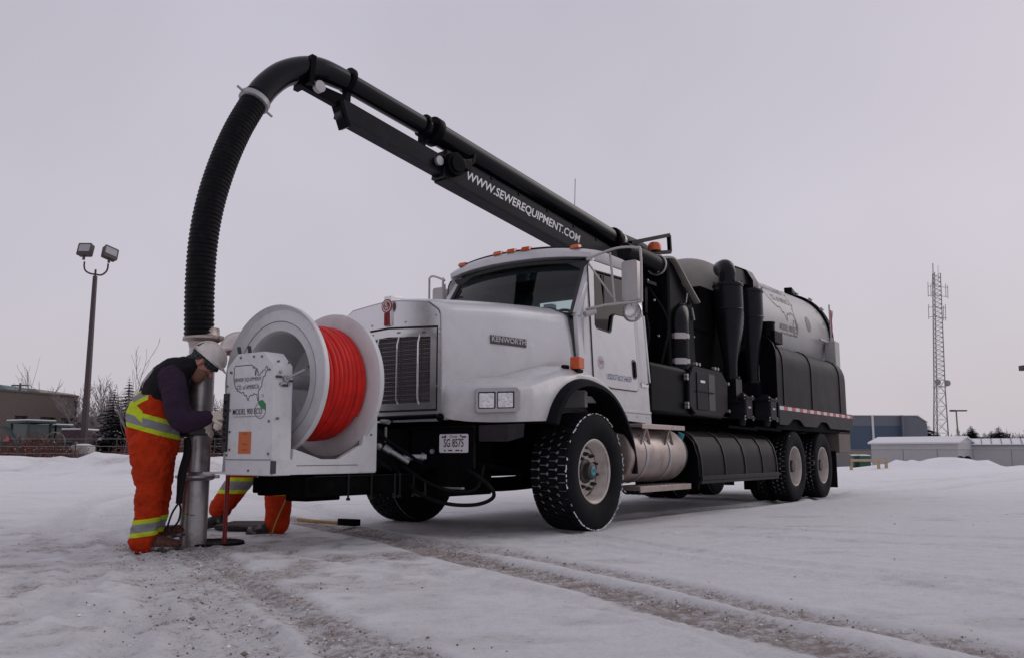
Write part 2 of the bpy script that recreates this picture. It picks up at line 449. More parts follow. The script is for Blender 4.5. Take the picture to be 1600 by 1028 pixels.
TRACKS = [  # (points, half width, dirt, rut depth)
    ([(-2.6, 9.9), (-1.67, 8.36), (-0.91, 7.15), (-0.21, 5.78), (0.0, 5.49), (0.62, 4.35), (0.94, 3.75), (1.13, 3.34), (1.5, 2.5), (2.2, 0)], 0.165, 1.0, 0.016),
    ([(-1.9, 9.2), (-1.12, 7.71), (-0.5, 6.9), (0.21, 5.91), (0.86, 4.76), (1.17, 4.08), (1.45, 3.68), (1.73, 3.24), (2.3, 2.0), (3.2, 0)], 0.13, 0.78, 0.014),
    ([(-3.0, 7.4), (-2.19, 6.06), (-0.98, 3.93), (-0.55, 3.11), (0.2, 1)], 0.085, 0.78, 0.012),
    ([(-2.9, 6.9), (-2.18, 5.71), (-1.35, 4.08), (-0.91, 3.19), (-0.2, 1)], 0.11, 0.62, 0.010),
    ([(-2.7, 7.1), (-2.08, 6.13), (-0.83, 3.85), (-0.33, 3.11), (0.6, 1)], 0.10, 0.86, 0.012),
    ([(-2.8, 6.8), (-2.31, 5.71), (-1.52, 3.93), (-1.11, 3.11), (-0.6, 1)], 0.09, 0.50, 0.010),
    ([(-6.9, 17), (-6.69, 15.28), (-6.11, 12.7), (-5.07, 10.08), (-4.04, 8.02)], 0.16, 0.30, 0.02),
    ([(-6.2, 15), (-5.46, 12.7), (-4.79, 10.63), (-3.81, 8.36)], 0.16, 0.28, 0.02),
    ([(0.5, 8), (0.93, 7.15), (1.53, 6.06), (2.14, 5.4), (2.74, 4.76), (4, 3.4)], 0.10, 0.16, 0.010),
    ([(0.6, 7), (0.92, 6.37), (1.57, 5.46), (2.22, 4.76), (2.5, 4.35), (3.6, 3)], 0.09, 0.12, 0.010),
    ([(0.7, 9.0), (1.09, 9.4), (2.21, 10.86), (3.61, 12.38), (6.53, 16.88), (10.6, 22.3), (17.14, 30.81), (30, 50)], 0.17, 0.22, 0.025),
    ([(4.6, 13.3), (5.91, 15.28), (8.15, 17.17), (12.23, 22.3), (22, 32), (40, 44)], 0.2, 0.30, 0.03),
    ([(9, 22), (14, 26), (22, 29), (40, 33)], 0.25, 0.28, 0.03),
    ([(-1.6, 9.6), (-2.6, 11.5), (-4.6, 15), (-8, 20)], 0.2, 0.25, 0.02),
    ([(-5.5, 6.2), (-3.4, 5.3), (-1.6, 3.6), (-1.2, 2.4)], 0.10, 0.26, 0.010),
    ([(-6, 5.0), (-3.0, 4.6), (-1.0, 3.5), (0.2, 2.2)], 0.09, 0.22, 0.010),
    ([(-4.6, 8.4), (-3.2, 6.6), (-2.3, 4.6), (-2.0, 2.5)], 0.10, 0.30, 0.012),
    ([(-3.6, 7.9), (-2.6, 6.0), (-1.7, 4.2), (-1.3, 2.5)], 0.09, 0.36, 0.012),
    ([(-1.6, 6.4), (0.4, 4.2), (0.9, 3.2), (1.0, 2.0)], 0.10, 0.18, 0.010),
    ([(2.0, 8.6), (3.6, 7.6), (6, 6.8)], 0.11, 0.16, 0.012),
    ([(1.6, 7.9), (3.2, 6.9), (5.5, 6.0)], 0.11, 0.16, 0.012),
]
def ground_height(X, Y):
    h = (fbm(X * 0.22, Y * 0.22, 3) - 0.45) * 0.05 * smooth(1, 9, np.hypot(X + 1, Y - 9) * 0.5)
    h = h - 0.7 * smooth(28, 80, Y) * smooth(-6, 14, X)
    # ploughed bank along the left and back of the yard
    ridge = np.exp(-((Y - 27.5 - 0.02 * X + 1.5 * (fbm(X * 0.15, X * 0 + 3, 2) - 0.4)) / 2.4) ** 2)
    hh = 0.50 + 0.13 * np.sin(X * 0.55 + 1.2) + 0.75 * (fbm(X * 0.55, Y * 0.55, 5) - 0.45)
    hh = hh + 0.20 * np.exp(-((X + 16.5) / 2.5) ** 2) + 0.10 * np.exp(-((X + 10.5) / 1.5) ** 2) - 0.10 * np.exp(-((X + 13.4) / 0.9) ** 2)
    hh = hh + 0.34 * (fbm(X * 1.7, Y * 1.7, 4) - 0.45) + 0.12 * (fbm(X * 5, Y * 5, 2) - 0.37)
    h = h + ridge * hh * (1 - smooth(2, 12, X))
    # snow heaps by the fence on the right
    def heap(cx, cy, sx, sy, z): return z * np.exp(-((X - cx) / sx) ** 2 - ((Y - cy) / sy) ** 2)
    hp = heap(35.3, 72, 2.6, 3.5, 1.05) + heap(32.0, 72, 2.2, 3, 0.45) + heap(38.4, 71, 1.5, 3, 0.5) + heap(43.0, 73, 2.2, 3, 0.42) + heap(47.5, 74, 2.6, 3, 0.42) + heap(28.8, 73, 2.5, 3, 0.2)
    h = h + hp * (0.35 + 1.1 * fbm(X * 0.9, Y * 0.9, 4) + 0.7 * (fbm(X * 2.6, Y * 2.6, 3) - 0.2))
    return h
gx = axis_pts(-4.2, 4.2, 0.024, -420, 420, 1.03)
gy = axis_pts(2.4, 9.6, 0.024, -60, 700, 1.016)
GX, GY = np.meshgrid(gx, gy)
GZ = ground_height(GX, GY)
dirt = np.zeros_like(GX); rut = np.zeros_like(GX)
wob = (fbm(GX * 0.9, GY * 0.9, 3) - 0.45) * 0.16
for pts, hw, dv, dep in TRACKS:
    SD, S = dist_line(GX, GY, pts); D = np.abs(SD) + wob * 0.6
    core = 1 - smooth(hw * 0.7, hw * 1.4, D)
    lug = 0.5 + 0.5 * np.tanh(3.0 * np.sin(2 * PI * (S + np.abs(SD) * 0.7) / 0.115)) * np.cos(np.clip(SD / hw, -1, 1) * 2 * PI)
    tread = 0.75 + 0.5 * fbm(GX * 7, GY * 7, 2)
    dirt = np.maximum(dirt, core * dv * tread * (0.72 + 0.28 * lug))
    GZ = GZ - core * dep * (0.6 + 0.8 * lug) + np.exp(-((D - hw * 1.45) / (hw * 0.45)) ** 2) * dep * 0.7
# trampled, sanded patch round the manhole and where the crew has walked
def blob(cx, cy, sx, sy): return np.exp(-((GX - cx) / sx) ** 2 - ((GY - cy) / sy) ** 2)
tr = np.clip(1.0 * blob(-2.25, 7.2, 0.9, 0.9) + 0.55 * blob(-2.6, 5.6, 1.4, 1.2) + 0.35 * blob(-3.6, 6.2, 1.3, 1.0) + 0.45 * blob(-1.0, 7.9, 0.9, 0.6), 0, 1)
clump = fbm(GX * 4.2, GY * 4.2, 4)
dirt = np.maximum(dirt, tr * np.clip((clump - 0.30) * 3.0, 0, 1) * 0.75)
GZ = GZ + tr * (clump - 0.45) * 0.03
pat = fbm(GX * 2.3 + 5, GY * 2.3, 5); fore = (1 - smooth(6.5, 11, GY)) * smooth(-7, -4, GX) * (1 - smooth(3.0, 6.0, GX))
lefty = 1 - smooth(-1.2, 0.6, GX + (5 - GY) * 0.25)
dirt = np.maximum(dirt, np.clip((pat - 0.46) * 4.5, 0, 1) * fore * (0.08 + 0.60 * lefty))  # packed dirty patches whose grey also stands in for weak relief shading
fine = fbm(GX * 7.5, GY * 5.5 + 3, 4); dirt = np.maximum(dirt, np.clip((fine - 0.40) * 4, 0, 1) * fore * (0.06 + 0.50 * lefty * smooth(-5.5, -3.0, GX)))
GZ = GZ - np.clip((pat - 0.46) * 4.5, 0, 1) * fore * (0.004 + 0.007 * lefty)
# scuffs, clods and ripples everywhere
near = 1 - smooth(10, 26, GY)
GZ = GZ + (fbm(GX * 3.1, GY * 3.1, 4) - 0.45) * 0.006 * near + (fbm(GX * 13, GY * 13, 2) - 0.37) * 0.007 * near
sc = fbm(GX * 1.3 + 40, GY * 2.9, 4)
scuff = np.clip((sc - 0.60) * 9, 0, 1) * near
dirt = np.maximum(dirt, scuff * 0.34)
GZ = GZ - scuff * 0.008
# boot prints: lines of steps across the yard
fr_ = random.Random(21)
def step(cx, cy, a, s_):
    global GZ, dirt
    i0, i1 = np.searchsorted(gx, (cx - 0.35, cx + 0.35)); j0, j1 = np.searchsorted(gy, (cy - 0.35, cy + 0.35))
    x, y = GX[j0:j1, i0:i1] - cx, GY[j0:j1, i0:i1] - cy; u = x * math.cos(a) + y * math.sin(a); v = -x * math.sin(a) + y * math.cos(a)
    f = np.maximum(np.exp(-((u - 0.07) / 0.085) ** 4 - (v / 0.05) ** 4), np.exp(-((u + 0.10) / 0.05) ** 4 - (v / 0.038) ** 4))
    ed = np.exp(-(u / 0.22) ** 4 - (v / 0.085) ** 4) - f
    GZ[j0:j1, i0:i1] += -0.013 * s_ * f * (0.8 + 0.4 * np.sin(u * 160)) + 0.004 * s_ * np.clip(ed, 0, 1)
    dirt[j0:j1, i0:i1] = np.maximum(dirt[j0:j1, i0:i1], f * 0.30 * s_)
walks = [((-2.9, 6.2), (-1.2, 3.0), 1), ((-2.2, 6.4), (1.9, 6.3), 0.9), ((-3.6, 6.6), (-3.2, 3.2), 0.8), ((1.2, 6.8), (3.4, 7.6), 0.8), ((-1.4, 6.6), (0.1, 4.9), 1), ((-3.0, 7.4), (-6.0, 10.0), 0.8), ((3.0, 9.4), (7.0, 10.8), 0.9), ((-0.6, 3.4), (-2.4, 5.0), 0.9), ((2.4, 6.1), (0.4, 6.6), 0.8)]
for (xa, ya), (xb, yb), s_ in walks:
    L_ = math.hypot(xb - xa, yb - ya); an = math.atan2(yb - ya, xb - xa); k_ = int(L_ / 0.62)
    for q_ in range(k_):
        t_ = (q_ + fr_.uniform(-.15, .15)) / max(k_, 1); o_ = (0.10 if q_ % 2 else -0.10) + fr_.gauss(0, 0.03)
        step(xa + (xb - xa) * t_ - math.sin(an) * o_, ya + (yb - ya) * t_ + math.cos(an) * o_, an + fr_.gauss(0, 0.2), s_ * fr_.uniform(0.6, 1.2))
for q_ in range(46):
    step(-2.7 + fr_.gauss(0, 0.8), 6.2 + fr_.gauss(0, 0.7), fr_.uniform(0, 6.28), fr_.uniform(0.7, 1.3))
bank = np.exp(-((GY - 26.0) / 2.2) ** 2) * np.clip((fbm(GX * 1.1, GY * 1.1, 4) - 0.48) * 6, 0, 1) * (GX < 3)
dirt = np.maximum(dirt, bank * 0.5)
# the ground is dished where the manhole frame and its cover lie
for cx_, cy_, rr_, zz_ in ((-2.40, 7.06, 0.26, -0.016), (-2.47, 8.35, 0.36, -0.002)):
    q_ = 1 - smooth(rr_ - 0.03, rr_ + 0.10, np.hypot(GX - cx_, GY - cy_)); GZ = GZ * (1 - q_) + zz_ * q_
ny, nx = GX.shape
me = bpy.data.meshes.new('ground')
me.vertices.add(nx * ny)
me.vertices.foreach_set('co', np.stack([GX, GY, GZ], -1).astype(np.float32).ravel())
idx = np.arange(nx * ny).reshape(ny, nx)
quads = np.stack([idx[:-1, :-1], idx[:-1, 1:], idx[1:, 1:], idx[1:, :-1]], -1).reshape(-1, 4)
me.loops.add(quads.size); me.loops.foreach_set('vertex_index', quads.ravel().astype(np.int32))
me.polygons.add(len(quads)); me.polygons.foreach_set('loop_start', np.arange(0, quads.size, 4, dtype=np.int32))
at = me.attributes.new('dirt', 'FLOAT', 'POINT'); at.data.foreach_set('value', dirt.astype(np.float32).ravel())
me.update(); me.validate(); me.shade_smooth()
m = bpy.data.materials.new('trodden_snow'); m.use_nodes = True
n, l = m.node_tree.nodes, m.node_tree.links
b = n['Principled BSDF']; b.inputs['Roughness'].default_value = 0.85; b.inputs['Specular IOR Level'].default_value = 0.25
at_n = n.new('ShaderNodeAttribute'); at_n.attribute_name = 'dirt'
tc = n.new('ShaderNodeTexCoord')
def NN(scale, det, rough=0.6):
    t = n.new('ShaderNodeTexNoise'); t.inputs['Scale'].default_value = scale; t.inputs['Detail'].default_value = det
    t.inputs['Roughness'].default_value = rough; l.new(tc.outputs['Object'], t.inputs['Vector']); return t.outputs[0]
def MM(op, a, b_, c=None, clamp=False):
    t = n.new('ShaderNodeMath'); t.operation = op; t.use_clamp = clamp
    for i, v in enumerate((a, b_, c)):
        if v is None: continue
        if isinstance(v, (int, float)): t.inputs[i].default_value = v
        else: l.new(v, t.inputs[i])
    return t.outputs[0]
n1, n2, n3, n4 = NN(34, 7, 0.8), NN(7, 6, 0.75), NN(0.7, 3), NN(130, 4, 0.8)
d_ = at_n.outputs['Fac']
# dirt shows through where the attribute beats the fine noise, so the edges stay crumbly
br = MM('ADD', MM('MULTIPLY', MM('SUBTRACT', n1, 0.5), 3.2), MM('ADD', MM('MULTIPLY', MM('SUBTRACT', n2, 0.5), 1.6), MM('MULTIPLY', MM('SUBTRACT', n4, 0.5), 2.4)))
k = MM('MULTIPLY', MM('SUBTRACT', MM('ADD', MM('MULTIPLY', d_, 0.95), MM('MULTIPLY', br, 0.72)), 0.52), 3.4, None, True)
k = MM('MULTIPLY', k, MM('MULTIPLY', d_, 4.0, None, True))
grey = MM('MULTIPLY', MM('ADD', d_, MM('MULTIPLY', MM('SUBTRACT', n2, 0.5), 0.3)), 0.85, None, True)
# scattered grit on the clean snow
grit = MM('MULTIPLY', MM('SUBTRACT', n4, 0.70), 18, None, True)
grit = MM('MULTIPLY', grit, MM('MULTIPLY', MM('SUBTRACT', n2, 0.42), 5, None, True))
def MIX(f, a, c):
    t = n.new('ShaderNodeMixRGB')
    if isinstance(f, float): t.inputs[0].default_value = f
    else: l.new(f, t.inputs[0])
    for i, v in ((1, a), (2, c)):
        if isinstance(v, tuple): t.inputs[i].default_value = (*v, 1)
        else: l.new(v, t.inputs[i])
    return t.outputs[0]
clean = MIX(MM('MULTIPLY', MM('SUBTRACT', n3, 0.35), 2.5, None, True), (0.84, 0.84, 0.85), (0.90, 0.90, 0.905))
clean = MIX(MM('MULTIPLY', MM('ADD', MM('MULTIPLY', MM('SUBTRACT', n1, 0.44), 3.2), MM('ADD', MM('MULTIPLY', MM('SUBTRACT', n2, 0.5), 2.2), MM('MULTIPLY', MM('SUBTRACT', n4, 0.5), 1.6))), 0.7, None, True), clean, (0.68, 0.67, 0.69))  # shading of the crust grain put into the snow colour
packed = MIX(grey, clean, (0.44, 0.42, 0.42))
dirtc = MIX(MM('MULTIPLY', MM('SUBTRACT', n4, 0.3), 2.2, None, True), (0.15, 0.105, 0.085), (0.37, 0.29, 0.25))
c_ = MIX(MM('MULTIPLY', k, 0.78), packed, dirtc)
c_ = MIX(MM('MULTIPLY', grit, 0.75), c_, (0.13, 0.10, 0.09))
l.new(c_, b.inputs['Base Color'])
hgt = MM('ADD', MM('MULTIPLY', n1, 0.75), MM('ADD', MM('MULTIPLY', n2, 0.8), MM('MULTIPLY', n4, 0.22)))
bp = n.new('ShaderNodeBump'); bp.inputs['Strength'].default_value = 0.85; bp.inputs['Distance'].default_value = 0.035
l.new(hgt, bp.inputs['Height']); l.new(bp.outputs[0], b.inputs['Normal'])
me.materials.append(m)
ground = bpy.data.objects.new('ground', me); COL.objects.link(ground)
tag(ground, 'snow covered yard with brown sanded tyre tracks and ploughed banks', kind='structure')
def gz(x, y): return float(ground_height(np.array([float(x)]), np.array([float(y)]))[0])
# loose clods of snow and grit lying on the yard: nobody could count them
g = G(); rr = random.Random(5)
for i in range(2000):
    if rr.random() < 0.7:
        pts = rr.choice(TRACKS[:6])[0]; j = rr.randrange(len(pts) - 1); t = rr.random()
        x = pts[j][0] * (1 - t) + pts[j + 1][0] * t + rr.gauss(0, 0.16); y = pts[j][1] * (1 - t) + pts[j + 1][1] * t + rr.gauss(0, 0.16)
    else:
        x, y = rr.uniform(-5, 6), rr.uniform(2.6, 12)
    if y < 2: continue
    r = rr.uniform(0.002, 0.008) * (1 + (rr.random() < 0.04) * 1.0)
    z = gz(x, y)
    g.cur = 0 if rr.random() < 0.3 else 1
    vs_ = []
    for q in ((1,0,0),(-1,0,0),(0,1,0),(0,-1,0),(0,0,1),(0,0,-1)):
        s_ = r * rr.uniform(0.6, 1.3); vs_.append((x + q[0] * s_, y + q[1] * s_, z - 0.002 + q[2] * s_ * 0.7))
    g.add(vs_, [(0,2,4),(2,1,4),(1,3,4),(3,0,4),(2,0,5),(1,2,5),(3,1,5),(0,3,5)])
M['grit'] = mat('brown_grit', (0.20, 0.16, 0.14), 0.9)
tag(g.obj('snow_clods', ['snow', 'grit'], None, 0, weld=False), 'scattered snow clods and brown grit lying along the tyre tracks', 'snow clods', kind='stuff')

# ================================================================== THE VACUUM TRUCK (x forward, y to its left, z up)
TR = empty('vacuum_truck', (-0.2474, 8.7267, 0), 4.09912,
           'white sewer vacuum truck with black boom, red hose reel and pale grey tank', 'truck')
def side_fn(y): return lambda a, b, d: (a, y + d, b)           # (x, z) outline extruded along y
def front_fn(x): return lambda a, b, d: (x + d, a, b)          # (y, z) outline extruded along x
def interp(tab, x):
    xs = [t[0] for t in tab]; return [float(np.interp(x, xs, [t[i] for t in tab])) for i in range(1, len(tab[0]))]

# ---- chassis
ch = G()
for s in (-1, 1):
    ch.b2((-9.2, s * 0.36, 0.82), (1.3, s * 0.46, 1.09))
for x in (-9.1, -8.3, -6.8, -5.2, -4.0, -2.6, -0.9, 1.1):
    ch.b2((x - 0.06, -0.36, 0.86), (x + 0.06, 0.36, 1.05))
chassis = ch.obj('chassis_frame', 'chassis', TR, bevel=0.008)
g = G()
g.b2((1.3, -0.32, 0.38), (2.56, -0.18, 0.53)); g.b2((1.3, 0.14, 0.38), (2.62, 0.30, 0.53))
g.b2((2.48, -0.33, 0.40), (2.60, 0.30, 0.52)); g.b2((1.9, -0.3, 0.50), (2.58, 0.24, 0.545))
g.b2((1.5, -0.3, 0.40), (1.62, 0.14, 0.5)); g.b2((0.6, -0.5, 0.34), (1.35, -0.36, 0.8)); g.b2((0.6, 0.36, 0.34), (1.35, 0.5, 0.8))
g.b2((2.1, -0.12, 0.34), (2.45, 0.12, 0.4))
fr = g.obj('front_mount_frame', 'chassis', TR, bevel=0.01)
for i, x in enumerate((1.45, 1.62, 1.68, 1.95, 2.2)):
    b = G(); b.cyl((x, 0.31, 0.36), (x, 0.31, 0.545), 0.008, n=8); b.cyl((x, 0.31, 0.345), (x, 0.31, 0.365), 0.016, n=6); b.obj('clamp_bolt', 'charcoal', fr)
g = G(); g.b2((1.36, 0.303, 0.530), (2.55, 0.307, 0.535)); g.obj('frame_edge', 'charcoal', fr)
# engine, sump, axle, springs
g = G()
g.loft([[(x, -0.32 * w, z0), (x, 0.32 * w, z0), (x, 0.38 * w, 1.1), (x, 0.3 * w, 1.7), (x, -0.3 * w, 1.7), (x, -0.38 * w, 1.1)] for x, w, z0 in ((1.2, 0.9, 0.6), (0.8, 1, 0.5), (-0.4, 1, 0.5), (-0.9, 0.8, 0.7))], closed=True, cap=True)
g.obj('engine', 'chassis', TR, bevel=0.02)
g = G(); g.tube(spline([(0, -0.9, 0.53), (0, -0.6, 0.45), (0, 0, 0.40), (0, 0.6, 0.45), (0, 0.9, 0.53)], 4), 0.07, 8)
for s in (-1, 1):
    for k in range(4): g.bar((0.75 - k * 0.1, s * 0.44, 0.62 + k * 0.015), (-0.75 + k * 0.1, s * 0.44, 0.62 + k * 0.015), 0.09, 0.013)
    g.cyl((0.15, s * 0.44, 0.5), (0.15, s * 0.5, 1.0), 0.04, n=10)
    g.tube([(0.2, s * 0.75, 0.5), (0.9, s * 0.55, 0.62), (1.1, s * 0.52, 0.7)], 0.025, 8)
g.obj('front_axle', 'chassis', TR)
for ax in (-6.05, -7.5):
    g = G(); g.cyl((ax, -1.0, 0.52), (ax, 1.0, 0.52), 0.08, n=12); g.ball((ax, 0, 0.52), 0.22, 14, 8); g.b2((ax - 0.5, 0.4, 0.5), (ax + 0.5, 0.5, 0.75)); g.b2((ax - 0.5, -0.5, 0.5), (ax + 0.5, -0.4, 0.75))
    g.obj('rear_axle', 'chassis', TR)
# looped black hydraulic hose and fittings under the nose
g = G(); g.tube(spline([(1.5, 0.1, 0.62), (1.48, 0.35, 0.40), (1.42, 0.62, 0.30), (1.3, 0.86, 0.29), (1.22, 0.98, 0.36), (1.25, 0.9, 0.48), (1.35, 0.7, 0.62)], 8), 0.016, 10)
g.tube(spline([(1.52, 0.25, 0.6), (1.5, 0.5, 0.47), (1.42, 0.72, 0.40), (1.3, 0.86, 0.42), (1.2, 0.86, 0.6)], 8), 0.013, 8)
g.tube(spline([(1.6, -0.1, 0.95), (1.7, 0.05, 0.7), (1.6, 0.2, 0.56)], 8), 0.018, 8)
g.tube(spline([(1.5, -0.15, 1.02), (1.62, 0.1, 0.85), (1.52, 0.3, 0.7), (1.4, 0.4, 0.6)], 8), 0.016, 8)
hy = g.obj('hydraulic_hose', 'rubber', TR)
g = G(); g.cyl((1.62, 0.16, 0.74), (1.50, 0.30, 0.63), 0.022, n=10); g.cyl((1.635, 0.14, 0.755), (1.60, 0.185, 0.72), 0.03, n=6); g.ball((1.65, 0.10, 0.76), 0.03, 8, 6); g.obj('hose_fitting', 'greymetal', hy)
g = G(); g.cyl((1.52, 0.26, 0.67), (1.42, 0.40, 0.675), 0.024, n=10); g.cyl((1.44, 0.385, 0.675), (1.40, 0.42, 0.676), 0.034, n=6); g.obj('hose_fitting', 'greymetal', hy)
g = G(); g.cyl((1.5, 0.03, 0.80), (1.5, 0.03, 0.93), 0.01, n=8); g.cyl((1.5, 0.06, 0.97), (1.48, -0.04, 0.98), 0.022, n=8); g.obj('hose_fitting', 'greymetal', hy)
g = G(); g.b2((1.28, 0.5, 0.41), (1.32, 0.72, 0.425)); g.obj('hose_sleeve', 'greymetal', hy)
# bumper panel with licence plate
g = G(); g.b2((1.40, 0.26, 0.58), (1.43, 0.93, 0.92)); g.b2((1.40, 0.26, 0.915), (1.46, 0.93, 0.925))
g.b2((1.36, -0.95, 0.58), (1.40, 0.20, 0.92))
bp_ = g.obj('bumper_panel', 'black', TR, bevel=0.004)
g = G(); g.loft([[(1.36, 0.93, 0.80), (1.36, 0.93, 0.93), (1.28, 0.93, 0.93)], [(1.22, 1.12, 0.80), (1.22, 1.12, 0.94), (1.14, 1.10, 0.94)], [(1.05, 1.16, 0.84), (1.05, 1.16, 0.95), (0.98, 1.12, 0.95)]], closed=True, cap=True)
g.obj('bumper_end', 'charcoal', TR)
g = G(); g.prism(rrect(-0.152, -0.076, 0.152, 0.076, 0.014), front_fn(1.436), 0, 0.003); pl_ = g.obj('licence_plate', 'plate', bp_, loc=(0, 0.73, 0.785))
pf = dict(xdir=(0, 1, 0), ydir=(0, 0, 1))
lettering('plate_number', 'SG 8575', (1.4395, -0.103 + 0.73, -0.03 + 0.785), (0, 1, 0), (0, 0, 1), 0.068, 'ink', bp_, width=0.208, bold=0.012)
lettering('plate_state_name', 'Dual', (1.4395, -0.036 + 0.73, 0.047 + 0.785), (0, 1, 0), (0, 0, 1), 0.02, 'ink', bp_, width=0.072)
for y0, y1, z0, z1 in ((-0.055, -0.012, -0.062, -0.052), (0.02, 0.062, -0.062, -0.052), (-0.125, -0.08, 0.046, 0.058), (0.085, 0.13, 0.046, 0.058)):
    g = G(); g.b2((1.4395, 0.73 + y0, 0.785 + z0), (1.441, 0.73 + y1, 0.785 + z1)); g.obj('plate_sticker', 'ink', bp_)
for y, z in ((-0.09, -0.058), (0.085, -0.058), (-0.085, 0.06), (0.075, 0.062)):
    g = G(); g.cyl((1.439, 0.73 + y, 0.785 + z), (1.444, 0.73 + y, 0.785 + z), 0.007, n=8); g.obj('plate_screw', 'ink', bp_)
g = G(); g.cyl((1.43, 0.50, 0.72), (1.445, 0.50, 0.72), 0.02, n=10); g.obj('bolt', 'greymetal', bp_)

# ---- hood: lofted shell
ht = [  # x, centre top z, shoulder y, shoulder z, side bottom y, side bottom z
    (-0.16, 2.185, 0.86, 2.05, 0.95, 1.42), (0.2, 2.165, 0.815, 2.03, 0.88, 1.36), (0.7, 2.13, 0.74, 2.00, 0.80, 1.22), (1.15, 2.085, 0.655, 1.965, 0.70, 1.04), (1.40, 2.055, 0.61, 1.945, 0.635, 0.98), (1.455, 2.035, 0.59, 1.925, 0.615, 0.98)]
def hood_sec(x):
    zt, ys, zs, yb, zb = interp(ht, x)
    half = [(yb, zb), (yb * 0.7 + ys * 0.3 + 0.004, zb + (zs - zb) * 0.3), (yb * 0.35 + ys * 0.65 + 0.006, zb + (zs - zb) * 0.65), (ys + 0.008, zs - 0.10), (ys + 0.002, zs - 0.045), (ys - 0.018, zs - 0.008), (ys - 0.05, zs + 0.014),
            (ys * 0.78, zs + 0.035 + (zt - zs) * 0.30), (ys * 0.5, zs + (zt - zs) * 0.80), (ys * 0.2, zt - 0.004), (0, zt)]
    return [(x, y, z) for y, z in half] + [(x, -y, z) for y, z in half[-2::-1]]
xs = list(np.linspace(-0.16, 1.40, 26)) + [1.42, 1.44, 1.455]
g = G(); g.loft([hood_sec(x) for x in xs])
hood = g.obj('hood', 'white', TR, 50)
sd = hood.modifiers.new('thick', 'SOLIDIFY'); sd.thickness = 0.012; sd.offset = -1
g = G(); g.tube([Vector(p) * 1.0 + Vector((-0.012, 0.0, 0.004)) for p in hood_sec(-0.16)], 0.009, 6); g.obj('hood_rear_seal', 'seal', hood)
# chrome grille surround, flush panel with the crowned top
o_ = [(y, z) for x, y, z in hood_sec(1.455)]
o_ = [(y * 0.985, z - 0.012) for y, z in o_]
gx0, gx1, gz0, gz1, gzt = -0.57, 0.57, 1.055, 1.80, 0.03
open_ = [(gx0, gz0), (gx1, gz0), (gx1, gz1 - gzt), (0, gz1), (gx0, gz1 - gzt)]
g = G(); g.prism(o_, front_fn(1.445), 0, 0.018, holes=[open_]); sur = g.obj('grille_surround', 'trim', TR, 30)
for y, z in ((0.545, 1.86), (0.59, 1.74), (0.585, 1.70), (0.592, 1.55), (0.595, 1.40), (0.6, 1.24), (-0.59, 1.74), (-0.59, 1.5), (-0.6, 1.24), (0.20, 1.83), (-0.20, 1.83), (0.4, 1.025), (-0.4, 1.025)):
    r_ = G(); r_.cyl((1.463, y, z), (1.468, y, z), 0.009, n=8); r_.obj('rivet', 'greymetal', sur)
g = G(); g.prism([(gx0 + 0.004, gz0 + 0.004), (gx1 - 0.004, gz0 + 0.004), (gx1 - 0.004, gz1 - gzt - 0.004), (0, gz1 - 0.004), (gx0 + 0.004, gz1 - gzt - 0.004)], front_fn(1.42), 0, 0.02,
                 holes=[[(gx0 + 0.02, gz0 + 0.02), (gx1 - 0.02, gz0 + 0.02), (gx1 - 0.02, gz1 - gzt - 0.02), (0, gz1 - 0.02), (gx0 + 0.02, gz1 - gzt - 0.02)]]); g.obj('grille_gap_seal', 'ink', sur)
inn = [(gx0 + 0.085, gz0 + 0.075), (gx1 - 0.085, gz0 + 0.075), (gx1 - 0.085, gz1 - gzt - 0.085), (0, gz1 - 0.085), (gx0 + 0.085, gz1 - gzt - 0.085)]
g = G(); g.prism([(gx0 + 0.018, gz0 + 0.018), (gx1 - 0.018, gz0 + 0.018), (gx1 - 0.018, gz1 - gzt - 0.018), (0, gz1 - 0.018), (gx0 + 0.018, gz1 - gzt - 0.018)], front_fn(1.44), 0, 0.02, holes=[inn])
gr = g.obj('grille', 'chrome', TR, 30)
for y in (-0.36, -0.12, 0.12, 0.36):
    b = G(); b.tube([(1.455, y, gz0 + 0.06), (1.475, y, gz0 + 0.12), (1.475, y, gz1 - 0.16), (1.452, y, gz1 - 0.09)], 0.009, 8); b.obj('vertical_bar', 'chrome', gr)
first = None
for i in range(15):
    z = gz0 + 0.11 + i * 0.0385
    if first is None:
        b = G(); b.cyl((1.448, gx0 + 0.08, 0), (1.448, gx1 - 0.08, 0), 0.0026, n=5); first = b.obj('horizontal_bar', 'chrome', gr, loc=(0, 0, z))
    else: share(first, gr, (0, 0, z))
g = G()
for i in range(48):
    y = gx0 + 0.09 + i * (gx1 - gx0 - 0.18) / 47; g.cyl((1.438, y, gz0 + 0.06), (1.438, y, gz1 - 0.1), 0.0016, n=4, caps=False)
for i in range(40):
    z = gz0 + 0.07 + i * 0.0148; g.cyl((1.438, gx0 + 0.08, z), (1.438, gx1 - 0.08, z), 0.0016, n=4, caps=False)
tag(g.obj('bug_screen', mat('bug_screen_wire', (0.20, 0.18, 0.19), 0.4, metal=0.4), gr, 0), kind='stuff')
g = G(); g.b2((1.40, gx0, gz0), (1.415, gx1, gz1)); g.obj('radiator_core', mat('radiator', (0.055, 0.04, 0.048), 0.35, metal=0.4, vary=0.3, scale=30), gr)
for y, z in ((0.41, gz1 - 0.075), (0.46, 1.36), (0.46, 1.6), (-0.2, gz1 - 0.055), (0.12, gz1 - 0.055)):
    b = G(); b.box((1.462, y, z), (0.006, 0.035, 0.01)); b.obj('grille_latch', 'ink', gr)
